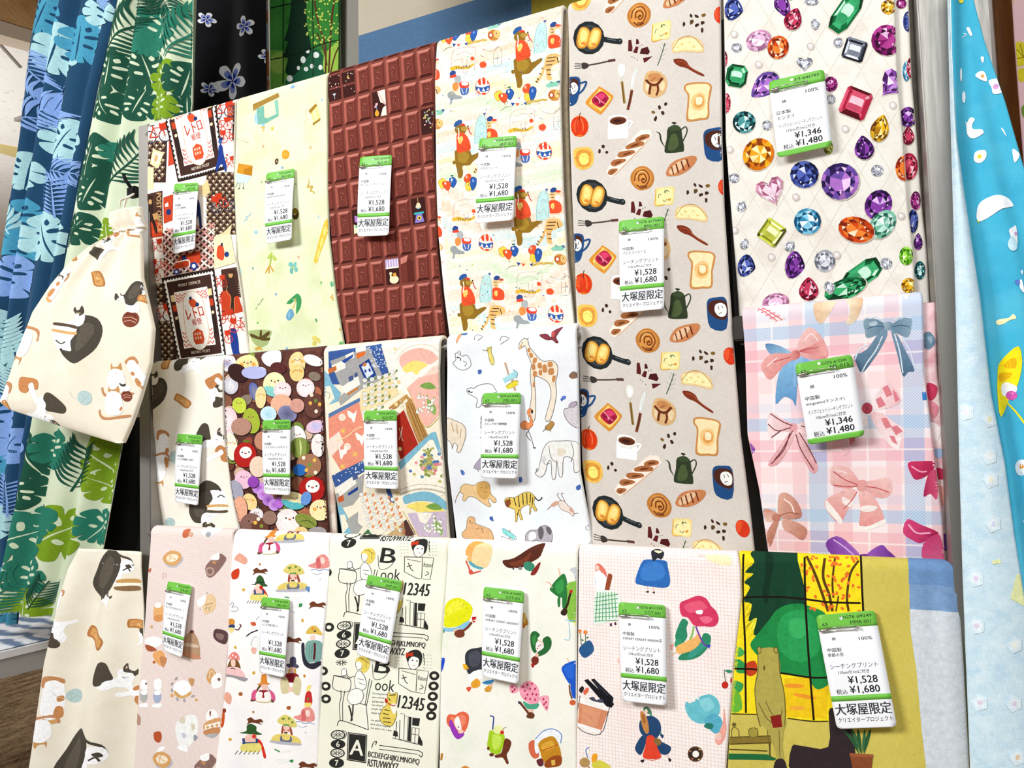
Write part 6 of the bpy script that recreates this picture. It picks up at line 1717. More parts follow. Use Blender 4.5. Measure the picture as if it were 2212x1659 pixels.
# ------------------------------------------------------------------ printed patterns, lower row
PR['dessert'].run('''
F 0 1200 3.614
G
b b8bcc8 1290 10 1350 -20 1420 0 1430 40 1380 90 1310 80
b d8a468 1280 10 1340 -40 1410 -20 1420 30 1370 80 1300 60
b f6e6cc 1310 10 1345 -15 1395 0 1390 30 1350 50 1315 40
l d8a468 5 1320 0 1380 30
l d8a468 5 1345 -15 1330 45
R 1350 20 1270 1590
G
b 8a6a62 1600 80 1700 -10 1740 0 1755 40 1660 160 1610 165
e b89a8e 1630 125 34 36
e 8a6a62 1630 125 20 22
b fdfaf6 1640 10 1700 -20 1700 30 1650 40
b c08a60 1640 50 1680 45 1670 70
R 1680 70 1600 1640
G
b c86a4a 1430 -200 1475 -210 1470 -150 1430 -140
b c86a54 1165 105 1190 100 1180 130 1168 130
l d8a0a0 5 1285 180 1285 140 1305 140 1305 170
b e8b070 1212 400 1280 385 1280 500 1212 505
b fdf6f0 1220 375 1265 365 1270 400 1225 405
b d8965a 1212 470 1280 460 1280 505 1215 508
e d8b084 1188 555 14 14
b e8c89a 1590 330 1640 300 1672 340 1670 420 1600 460 1580 410
b fdfaf6 1540 350 1600 310 1590 380 1550 400
l 7a6a60 5 1600 420 1610 400
l 7a6a60 5 1625 430 1630 400
l 9a7a5a 5 1590 390 1660 370
e 9a8a80 1560 420 5 5
e 9a8a80 1610 295 5 5
b 5a4040 1665 585 1700 575 1770 605 1760 690 1700 680 1660 640
b 8a6e68 1680 610 1740 620 1730 660 1690 650
b b89474 1440 650 1500 590 1550 680 1545 810 1420 770
b d8c4ac 1450 680 1540 700 1540 720 1440 705
b c88a68 1420 745 1550 785 1545 812 1415 770
e 7a4a3c 1500 595 16 14
b fdfaf6 1130 660 1200 630 1270 650 1260 700 1180 720
b a85a3a 1135 695 1200 710 1230 740 1160 745
b e8a868 1200 760 1270 740 1300 800 1270 860 1220 820
e c8683a 1210 830 12 12
b c8885a 1255 790 1310 800 1280 875
b d8a468 1600 960 1640 880 1690 960 1640 1010
l fdf0dc 5 1620 960 1640 900 1680 960
b fdfaf6 1640 960 1710 920 1725 1020 1650 1040
e 7a5a4a 1700 970 12 14
e fdfdfb 1425 1035 66 62
b d8a868 1370 1050 1425 1095 1485 1060 1480 1090 1420 1115 1370 1085
b c89868 1470 960 1510 965 1500 1020 1480 1010
e a8a4a8 1350 1000 9 16 30
e a8a4a8 1350 1050 9 16
e a8a4a8 1390 1120 9 16 -30
e a8a4a8 1440 1130 9 16
e a8a4a8 1380 960 9 16 40
e a8a4a8 1500 1100 9 16 60
e d8a868 1350 1090 12 14
e d8a868 1525 1130 10 12
e b4b4b0 1130 1095 32 50
e a8b0cc 1240 1095 32 55
b fdfdfb 1105 980 1150 970 1160 1040 1110 1040
b fdfdfb 1215 970 1265 965 1270 1040 1220 1040
b fdfdfb 1110 1055 1160 1050 1155 1080 1115 1082
b fdfdfb 1218 1055 1268 1050 1262 1080 1222 1082
b fdfdfb 1095 1160 1160 1150 1160 1180 1100 1180
b fdfdfb 1205 1160 1270 1150 1270 1180 1210 1180
e 6a4a40 1150 998 8 9
b b8542c 1212 1380 1265 1370 1275 1420 1255 1455 1218 1440
b f2f2ee 1380 1310 1450 1250 1530 1260 1540 1380 1490 1480 1420 1500 1390 1420
b d8d0b8 1400 1290 1440 1250 1445 1310
b c8ccd8 1420 1380 1460 1400 1440 1430
b d8ceb0 1490 1310 1520 1330 1500 1370
b 9a9ca4 1510 1400 1540 1420 1515 1450
b fdfdfb 1390 1490 1450 1480 1470 1530 1420 1520
b fdfaf6 1610 1220 1660 1210 1690 1270 1600 1290
b d8a06a 1590 1310 1700 1270 1710 1330 1590 1370
p fbf4ea 1590 1330 1705 1300 1705 1340 1590 1370
e d8a06a 1610 1345 12 12
e d8a06a 1645 1338 12 12
e d8a06a 1680 1330 12 12
b c88a5a 1585 1370 1700 1345 1690 1400 1600 1410
b b0b2b4 1590 1405 1690 1395 1650 1430
b 9a5a40 1620 1230 1635 1220 1630 1265
b b8907c 1065 1230 1100 1260 1095 1320 1065 1310
b fdfdfb 1230 1530 1260 1490 1300 1490 1280 1520
b fdfaf4 1650 1700 1700 1690 1700 1740 1650 1740
b fdfdfb 1560 -200 1640 -260 1720 -210 1680 -170 1620 -140
e a8a8ac 1625 -165 22 22
e d8a88a 1490 -165 18 20
''')
PR['hat'].run('''
F 460 1200 3.614
G
b 2f5a2a 298 225 340 215 345 175 375 152 405 180 410 210 440 235 400 240 340 230
b 1f4020 340 205 410 200 410 212 340 216
b f2c4b4 335 245 395 240 400 285 420 310 320 320 310 290
e f6d0c0 360 240 22 22
b b8281c 370 245 390 230 400 250 385 265
b c8301c 385 255 405 255 425 280 440 310 435 325 415 300 395 275
b e8dc7a 310 300 420 295 430 345 305 345
p 2a4a7a 325 268 340 262 345 300 330 305
p 2a4a7a 395 262 410 268 412 300 400 302
l 2a4a7a 8 325 300 410 298
l 3a4a3a 4 268 372 285 350
l 3a4a3a 4 290 372 305 350
l 3a4a3a 4 312 372 330 350
l 3a4a3a 4 335 372 352 350
l 3a4a3a 4 357 372 372 350
l 3a4a3a 4 380 370 392 350
G
b 6e3a22 315 115 345 95 375 112 420 100 438 125 410 125 430 145 405 138 360 135 335 140 310 155 325 130
R 370 120 808 385 325 1290 730 1640 620 660 1060 -60
G
b e0cf74 560 110 600 70 640 65 690 95 710 140 660 150 600 140 570 130
b 6a8a3a 590 95 615 85 610 105
b 6a8a3a 640 80 660 85 650 100
b 6a8a3a 665 110 685 105 680 125
b 5a9a4a 610 135 650 132 650 148 612 148
b f2c4b4 605 148 655 148 655 185 630 195 605 185
e c85a5a 612 175 8 6
e c85a5a 648 175 8 6
b a04a34 598 150 608 150 605 210 592 200
b a04a34 655 150 668 155 680 205 665 205
b e8d070 535 225 600 205 660 205 725 225 725 275 525 275
b 6a7080 595 215 665 215 670 260 590 265
b e8d070 605 205 655 205 655 245 605 245
b 3a3430 615 190 640 190 635 200 620 200
b b8b8c0 520 265 725 262 720 280 525 282
R 630 150 575 1335 600 -230
G
b 3a8a4a 565 318 600 325 610 335 575 330
l f0f4ec 14 600 335 680 330
b 3a8a4a 665 380 695 375 690 400 668 402
b f4f4f0 610 385 665 378 665 400 620 402
l c8c8c8 5 600 435 640 440 625 455
l 9aa0b0 5 130 390 150 365 160 385 145 405 180 400 200 415 180 435 140 435
e d8a838 240 267 12 12
e d8a838 697 507 10 14
e d8a838 175 717 12 13
e d8a838 332 911 12 13
e d8a838 130 1437 13 13
e b87838 370 68 8 10
e b87838 320 1220 8 10
b a8602c 205 1070 235 1065 235 1090 210 1092
b a8602c 575 1180 605 1175 605 1200 580 1202
b c8802c 708 930 725 930 722 950 710 950
l 2a2424 9 272 628 310 600 365 578
b f4f2f0 310 700 330 640 362 630 360 740 320 725
l 8a8a90 4 310 700 330 640 362 630
b e8b0a0 315 715 355 720 345 762 320 755
b d0603a 305 520 340 515 350 540 320 545
l a8a8b0 5 350 500 375 470
e d89038 140 520 30 28
b 2a4070 115 545 165 540 165 565 120 568
b f2dc90 120 565 165 568 145 605 125 600
l 5a2a24 9 170 575 200 580 215 560 225 545 210 535
G
b e8847c 108 810 130 770 170 752 205 775 212 815 160 810
e fff4ec 150 780 8 8
e fff4ec 180 790 8 8
e fff4ec 130 800 7 7
b 7a5028 98 880 125 820 160 812 200 820 225 880 190 870 120 875
b f6cdbd 135 820 175 818 172 865 140 865
b f4c4c4 90 890 130 870 230 890 260 945 150 935 90 925
b 9a9498 70 930 150 935 240 945 285 955 255 980 160 955 80 950
l 3a2a34 6 130 885 155 880 175 890
G
p e08a34 390 925 422 920 430 990 380 995
b e08a34 355 1005 400 985 450 1000 410 1010
b f2c4b4 385 1010 425 1005 425 1045 400 1050
b 6a4a30 370 1010 385 1015 360 1050 345 1100 340 1130 300 1130 345 1050
b 6a4a30 425 1010 440 1040 470 1080 480 1140 450 1140 450 1080
b d85a8a 318 1060 350 1045 345 1120 310 1115
b d85a8a 445 1050 480 1080 485 1130 455 1115
b fdf4ee 355 1060 440 1055 450 1140 350 1130
b 9a1f2c 378 1048 425 1050 440 1058 405 1070 408 1105 390 1108 395 1068 365 1058
l c8b878 7 345 1135 400 1145 460 1140
R 400 1040 445 -110
G
b 4a4a62 600 800 640 795 645 850 600 855
b 4a4a62 570 850 620 845 665 855 660 880 590 878
b f2c4b4 598 875 640 875 640 910 605 915
l c8a040 14 595 885 588 950 580 1000
l c8a040 14 640 885 640 950 635 1000
b 8a1f2a 565 930 600 920 640 920 670 940 660 990 570 985
b d8cca0 530 960 570 950 590 1000 600 1060 540 1080 525 1020
b d8cca0 640 950 680 960 690 1020 670 1090 620 1060
b f2c4b4 590 1030 620 1030 615 1062 592 1060
G
b d8b850 725 610 755 560 800 545 840 580 860 620 800 610
e e88a3a 780 570 10 10
e 4a4440 800 590 10 8
b f2d0c0 765 625 800 620 800 655 770 665
b 7aa49a 725 690 780 660 860 680 850 810 800 830 730 820
l 4a6a64 4 760 700 760 800
l 4a6a64 4 780 690 778 810
l 5a1620 16 800 680 802 740 795 810
b 2c2c38 690 690 715 690 720 780 760 840 850 820 850 850 790 885 720 860 695 790
G
b e8948c 735 80 790 55 800 20 850 -10 890 20 895 90 830 105 780 100
b f6d8cc 830 20 860 20 860 60 835 65
b d86a6a 800 30 825 20 830 90 800 100
l 6a8ac0 5 755 115 790 108 820 120 860 110 895 120
l 9aa4c0 4 770 140 800 150 840 138
b c8d0dc 820 185 832 180 830 198
R 850 30 745 1220
G
b e8a890 60 1100 100 1070 140 1100 130 1160 90 1150
b c8501c 45 1240 80 1230 75 1330 45 1340
e 8a3a20 75 1215 18 18
b e8a890 170 30 210 -20 270 30 250 70 190 40
b d0401c 150 130 205 100 200 170 155 185
b f2e078 740 1020 770 1010 755 1060 735 1060
b c83030 730 1070 770 1065 775 1160 720 1160
b f2e078 720 1150 770 1150 760 1180 720 1180
G
b 6a8ac0 715 250 750 245 745 290
b 3a5a9a 820 1410 836 1405 832 1425
e 5a8a3a 745 1120 8 10
R 0 0 
G
l 3a8a4a 10 485 1510 530 1530
l f0f2ea 14 530 1530 605 1520
b 3a8a4a 600 1600 630 1590 625 1615
b f2f2ee 480 1590 600 1580 590 1610 510 1620
b fdf6f0 210 1420 360 1410 380 1530 230 1540
b 2f5a2a 205 1385 260 1370 265 1330 295 1312 340 1335 340 1370 385 1395 330 1400 260 1392
b f2c4b4 270 1400 340 1400 345 1450 370 1480 230 1490 240 1440
e d83a2a 320 1412 16 18
b d8301c 345 1430 375 1450 400 1510 415 1575 395 1580 380 1520 350 1460
b e8dc7a 230 1470 360 1465 365 1530 220 1530
p 2a4a7a 225 1430 245 1425 250 1470 232 1475
p 2a4a7a 330 1425 350 1430 350 1465 335 1468
l 2a4a7a 10 225 1465 350 1460
l 3a4a3a 5 168 1555 192 1525
l 3a4a3a 5 200 1555 225 1525
l 3a4a3a 5 235 1555 260 1525
l 3a4a3a 5 270 1555 295 1525
l 3a4a3a 5 305 1555 330 1525
l 3a4a3a 5 340 1555 362 1525
''')
# books, letters and the reading girl
K_ = PR['book']; K = '2b2a26'; K_.fr = (460, 1200, 3.614)
K_.run('''
F 460 1200 3.614
G
o - 2b2a26 5 975 1405 1000 1370 1040 1385 1020 1430 985 1420
e 2b2a26 972 1402 58 38
e f5f2df 972 1402 48 29
e 2b2a26 972 1475 58 36
e 2b2a26 968 1545 58 38
e f5f2df 968 1545 48 29
e 2b2a26 960 1622 60 40
T f5f2df 44 958 1475 984 1475 6
T f5f2df 46 948 1622 974 1622 7
p 2b2a26 1050 1380 1205 1398 1195 1622 1040 1600
s f5f2df 3 1058 1390 1196 1405 1188 1612 1050 1592 1058 1390
T f5f2df 120 1070 1495 1175 1505 A
T 2b2a26 58 1212 1555 1615 1615 BCDEFGHIJKLMNOPQ
T 2b2a26 58 1210 1615 1450 1650 RSTUVWXYZ
l 2b2a26 6 1300 1480 1450 1498 1610 1520
l 2b2a26 5 1300 1510 1450 1528 1600 1548
l 2b2a26 6 1240 1500 1255 1460 1280 1450 1270 1480
l 2b2a26 6 1610 1520 1640 1540 1630 1570 1610 1550
T 2b2a26 120 1270 850 1385 870 B
l 2b2a26 4 1245 850 1260 960 1330 955 1370 900 1340 830 1270 800
t 2b2a26 90 1270 1005 1420 1020 ook
T 2b2a26 100 1452 1135 1650 1165 12345
l 2b2a26 5 945 935 940 1040 1060 1060 1070 960 945 935
l 2b2a26 6 945 935 1075 965
s 2b2a26 5 1000 1050 1000 1110 985 1160 990 1290
s 2b2a26 5 1030 1055 1020 1110 1010 1160 1010 1290
l 2b2a26 6 965 1330 990 1290 1100 1320 1215 1360
s 2b2a26 5 1245 970 1200 1180 1215 1360
s 2b2a26 5 1225 960 1190 1170
s 2b2a26 5 1090 1140 1200 1165
o fdfcf2 2b2a26 4 1120 920 1150 900 1190 950 1200 1020 1170 1050 1120 1030 1110 970
o fdfcf2 2b2a26 4 1080 1050 1150 1040 1180 1090 1150 1150 1080 1160 1050 1110
l 2b2a26 12 1060 1170 1075 1220 1085 1290
l 2b2a26 10 1095 1160 1090 1230 1075 1295
o fdfcf2 2b2a26 4 1115 840 1140 815 1165 830 1160 880 1130 890
b e8d060 1120 810 1160 785 1210 800 1225 860 1195 910 1160 905 1165 850 1140 825 1115 830
l 8a7420 4 1140 800 1190 820 1200 880
l 8a7420 4 1165 800 1215 840
l 2b2a26 5 1110 940 1070 950 1040 920 1015 900
o fdfcf2 2b2a26 4 1010 890 1040 885 1045 930 1010 935
l 2b2a26 4 1130 960 1180 970
l 2b2a26 4 1140 990 1190 1010
o fdfcf2 2b2a26 4 1515 780 1560 760 1610 790 1610 850 1570 890 1530 870
b 2b2a26 1505 790 1530 750 1590 735 1630 770 1625 840 1600 870 1605 810 1560 790 1530 810 1520 840
b c8381c 1505 760 1530 765 1560 755 1555 790 1530 785 1505 800
e 2b2a26 1555 820 7 5
e 2b2a26 1590 825 7 5
l b86a5a 5 1560 858 1578 860
s 2b2a26 5 1450 880 1560 890 1680 905 1650 1080 1545 1060 1450 1000 1450 880
s 2b2a26 5 1590 900 1585 1060
s 2b2a26 4 1470 900 1580 930
l 2b2a26 6 1480 930 1500 980 1520 1000
l 2b2a26 6 1470 960 1510 950
t 2b2a26 34 1600 955 1670 965 Rstund
l 2b2a26 5 1620 1010 1640 1030 1610 1045
o e8cf60 6a5a20 4 1370 1070 1400 1080 1440 1070 1440 1130 1430 1180 1440 1240 1420 1300 1390 1330 1330 1310 1305 1260 1330 1190 1360 1160
l 3a3018 7 1380 1090 1430 1085
l 3a3018 7 1345 1200 1385 1210
l 3a3018 7 1335 1230 1380 1240
l 3a3018 7 1330 1265 1390 1270
l 3a3018 7 1335 1295 1395 1300
l 3a3018 7 1400 1180 1430 1200
l 3a3018 7 1375 1110 1390 1130
b fdf8ea 1395 1160 1435 1160 1430 1230 1405 1220
b b82a1c 1350 1110 1370 1130 1365 1150 1348 1140
l b82a1c 8 1370 1150 1410 1170 1430 1165
t 4a4a44 18 1250 1075 1365 1085 Drawing the fo
t 4a4a44 18 1248 1105 1345 1112 place with her
t 4a4a44 18 1246 1135 1340 1142 and there were
t 4a4a44 18 1244 1165 1330 1172 but dispel
t 4a4a44 18 1242 1195 1320 1200 people sat
t 4a4a44 18 1240 1225 1312 1230 then to
t 4a4a44 18 1236 1285 1310 1290 the palms
t 4a4a44 18 1234 1315 1390 1335 but it will the long way
t 4a4a44 18 1232 1345 1400 1365 the palms for a key
s 2b2a26 5 1405 1420 1640 1480
s 2b2a26 5 1440 1290 1430 1420
s 2b2a26 5 1465 1280 1460 1430
s 2b2a26 4 1470 1230 1500 1235 1495 1440 1465 1430
s 2b2a26 4 1505 1250 1530 1255 1520 1445 1500 1440
p 2b2a26 1535 1255 1555 1258 1548 1450 1525 1446
p 2b2a26 1562 1262 1620 1270 1612 1330 1560 1322
s 2b2a26 4 1560 1340 1615 1348 1605 1465 1550 1455 1560 1340
s 2b2a26 4 1558 1390 1612 1398
s 2b2a26 4 1585 1345 1580 1460
p 2b2a26 1418 1360 1445 1370 1450 1410 1410 1405
p 2b2a26 1615 1400 1640 1450 1640 1480 1605 1465
l 2b2a26 5 1640 760 1650 850
''' + ''.join('w 2b2a26 13 %d %d %d %d\n' % (x+(j % 2)*4, 765+j*26+x//30-48, x+16, 780+j*26+x//30-52) for x in (1415, 1440, 1465, 1640, 1665, 1690, 1635) for j in range(5) if not (x > 1600 and j > 4)) + '''
R 970 1475 1020 620 1070 -235 
''')
K_.begin()
for (x, y) in ((972, 1402), (968, 1545), (1028, 548), (1015, 690), (1005, 835), (1075, -300)):
    for k in range(10): a = k*math.pi/5; K_.line(K, 5, [(x+8*math.cos(a), y+5*math.sin(a)), (x+44*math.cos(a), y+26*math.sin(a))], sm=False)
K_.end()
K_.begin()
for x, y in ((890, 130), (880, 1020), (905, 560), (860, 900), (880, 1120), (1725, 940), (1720, 1020), (1715, 1100), (1710, 1180), (1705, 1250)):
    K_.ell(K, x, y, 40, 36); K_.ell('f5f2df', x, y, 18, 15)
K_.end()

# girls in fruit and sweets
PR['fruit'].run('''
F 900 1200 3.614
G
b e6e614 218 500 225 400 265 345 335 330 400 365 435 410 425 470 385 530 300 555 225 555
b f2f03a 240 420 280 365 340 350 380 400 300 440 250 470
e 7a8a10 340 360 4 4
e 7a8a10 370 380 4 4
e 7a8a10 390 410 4 4
e 7a8a10 360 400 4 4
b 8ac4e0 215 560 300 565 400 510 410 540 350 585 220 590
b f0c8a8 290 580 340 570 345 600 310 600
b 7a3a26 305 590 350 575 375 600 370 630 330 640 300 620
l 7a3a26 18 360 590 400 560 430 520
p c82020 430 480 465 478 460 500 435 505
p c82020 430 505 462 515 445 525
G
b f2a03a>f8d090@60 385 -40 450 -120 580 -70 560 20 520 100 410 60
b f8d8a0 450 -60 520 -100 590 -60 555 80 490 95 430 60
b 5aa8b8 410 40 470 80 520 95 500 108 450 95 415 70
b f4f4f0 360 10 395 0 400 20
l d85a4a 12 385 40 410 100 420 140 450 135 500 120
b d85a4a 405 120 430 110 440 140 415 148
b 5a2a1c 670 40 760 20 900 -70 990 -110 970 0 900 50 830 90 760 100 700 90
b 7a3a24 720 60 820 30 900 -30 860 50 780 85
e f4f4f0 765 112 20 16
e 2a2a2a 755 105 7 7
e 8a8a90 808 100 15 14
b 3a8a6a 835 65 875 45 920 75 905 120 850 110
b 8a2a24 890 140 950 60 968 60 940 130 910 155
b 2a7a3a 1045 250 1090 190 1150 140 1175 200 1175 270 1130 330 1050 280
b 3a9a4a 1080 240 1140 180 1150 260 1110 300
l f0c0a0 9 1060 250 1040 215 1010 205
l f0c0a0 9 1120 160 1115 120 1105 100
b 8ac048 1170 240 1240 200 1260 210 1260 490 1180 490
b 2a7a3a 1140 290 1175 250 1170 400 1140 410
b 2a7a3a 1100 340 1120 320 1120 390 1105 400
b 3a2418 1125 440 1155 410 1180 430 1165 465 1135 465
l 3a2418 18 1160 420 1180 380 1195 320 1210 270
b c82828 1195 275 1220 265 1215 290 1200 292
b c8ccd0 1195 110 1240 90 1258 110 1258 200 1240 195 1225 140
l 7ac0dc 7 1165 500 1195 510 1230 505 1260 515
l 7ac0dc 5 1190 520 1195 650 1150 655
b f2e878 1240 480 1262 470 1262 580 1230 520
G
b 2a6a34 885 620 920 590 960 620 940 650 950 710 920 765 890 720
b 2a6a34 980 660 1020 630 1050 660 1045 720 1000 770 940 790 930 765 990 720
b 3a8a44 900 640 930 620 925 700 905 690
b fdf4f0 940 670 985 690 945 750 925 720
e c83a48 950 710 6 6
e c83a48 965 700 6 6
e c83a48 940 728 6 6
l f0c0a8 9 945 660 990 690
b f0c0a8 920 770 945 765 945 800 925 800
b 7a3020 890 820 910 790 945 800 945 840 910 860
b a82020 890 850 915 840 912 870 898 878
b c89040 820 540 830 445 868 520 860 545
b d86a1c 822 555 850 530 835 570
b e0c060 838 450 850 470 842 520 828 520
G
b 35373f 380 780 410 735 470 722 520 730 520 880 450 900 410 925 390 880
b 4a4d57 410 770 470 745 500 780 480 860 420 860
b f2b428 365 845 390 850 400 870 385 890 370 880
p f2b428 395 870 410 875 400 892
b fdfdf8 410 930 500 890 520 960 420 985
b e8a02c 430 990 470 960 495 985 490 1020 450 1035 430 1020
b e85a3a 390 1030 430 1025 410 1062
b 3a8ac0 510 990 590 970 595 990 550 1008
b d89a3a 530 1040 580 1000 590 1010 575 1060 540 1065
b f0c8b0 560 1010 590 1005 580 1030
G
b f6a0b4 800 1030 840 990 890 985 940 1030 955 1100 940 1160 890 1165 830 1130 800 1080
b f4a8b8 720 1020 745 1005 790 1035 780 1070 730 1075
b f4a8b8 955 1110 1000 1095 1030 1110 1015 1220 970 1160
''' + ''.join('e b8284a %d %d 7 10 20\n' % (x, y) for x, y in ((825, 1030), (860, 1010), (895, 1005), (840, 1060), (880, 1045), (920, 1045), (860, 1090), (900, 1085), (930, 1090), (880, 1125), (920, 1130), (845, 1120), (740, 1030), (760, 1050), (745, 1065), (985, 1125), (1005, 1150), (990, 1165), (1010, 1190))) + '''
b 4aa884 825 1140 880 1165 950 1160 930 1200 870 1205 840 1180
b f2c8b0 860 1210 900 1205 905 1240 870 1240
l 6a3a24 18 870 1240 840 1200 800 1150
b 6a3a24 850 1260 880 1225 915 1245 905 1275 870 1275
p 3a3a4a 785 1140 810 1145 800 1165 788 1160
G
b e86a48 240 1270 260 1235 310 1240 330 1225 370 1215 410 1245 405 1320 370 1380 300 1360 250 1320
b f08868 270 1260 310 1260 350 1240 390 1260 370 1330 300 1330
b fdf6f0 300 1290 330 1250 355 1330 350 1360 320 1350
b 9a3ab8 260 1300 280 1280 300 1320 330 1370 375 1380 365 1410 320 1428 280 1370
e f2c8b0 350 1370 22 16
e 2a2a2a 335 1335 5 5
G
l 1f3a8a 9 570 1252 598 1262 596 1310 592 1360
b a8d020 578 1365 680 1400 670 1500 640 1550 590 1545 552 1490 560 1420
b c8e858 590 1400 660 1420 645 1500 600 1510
b f0f2a8 605 1340 650 1330 675 1370 640 1395 600 1380
e d82828 664 1383 15 15
l 7a5a3a 4 664 1370 680 1350 700 1345
b 6e3420 680 1450 700 1430 735 1460 720 1520 700 1560 715 1620 700 1630 670 1580 620 1580 610 1560 660 1540
e 6e3420 560 1505 10 14
e 6e3420 585 1555 18 14
G
b d86a48 870 1470 910 1445 930 1490 950 1570 910 1590 875 1540
b f4f6fa 920 1430 980 1380 1060 1362 1120 1400 1115 1470 1080 1440 1010 1430 960 1460 950 1540 920 1540
l 6a8ac8 7 920 1440 985 1375 1060 1358 1125 1400 1118 1470
b c88a20 945 1470 1020 1420 1080 1430 1125 1560 1080 1600 990 1620 960 1540
b e0a83a 970 1480 1050 1450 1070 1500 985 1530
b 9a4a18 995 1620 1060 1570 1125 1570 1120 1640 1050 1659 1000 1659
l b85a1c 8 970 1530 1050 1500 1100 1480
b 6a2a34 930 1605 975 1590 985 1640 950 1650
p e0b850 1045 1605 1075 1598 1078 1640 1050 1645
b 1f5ac8 1130 880 1175 840 1255 830 1255 980 1200 1010 1150 940
b 2a6ad8 1150 880 1230 850 1230 940 1190 960
l f0c0a8 8 1185 830 1175 800
b 1f5ac8 1200 1000 1250 980 1255 1100 1215 1110
l 7a4a2a 12 1190 1010 1195 1070 1210 1120
e d8623a 1215 1150 24 22
b 1f4ac8 190 810 225 800 215 870 195 905
b 1f7a3a 210 560 225 580 215 605
b b87820 185 1550 212 1540 205 1590 188 1590
b d88a3a 350 1659 385 1635 420 1659
''')
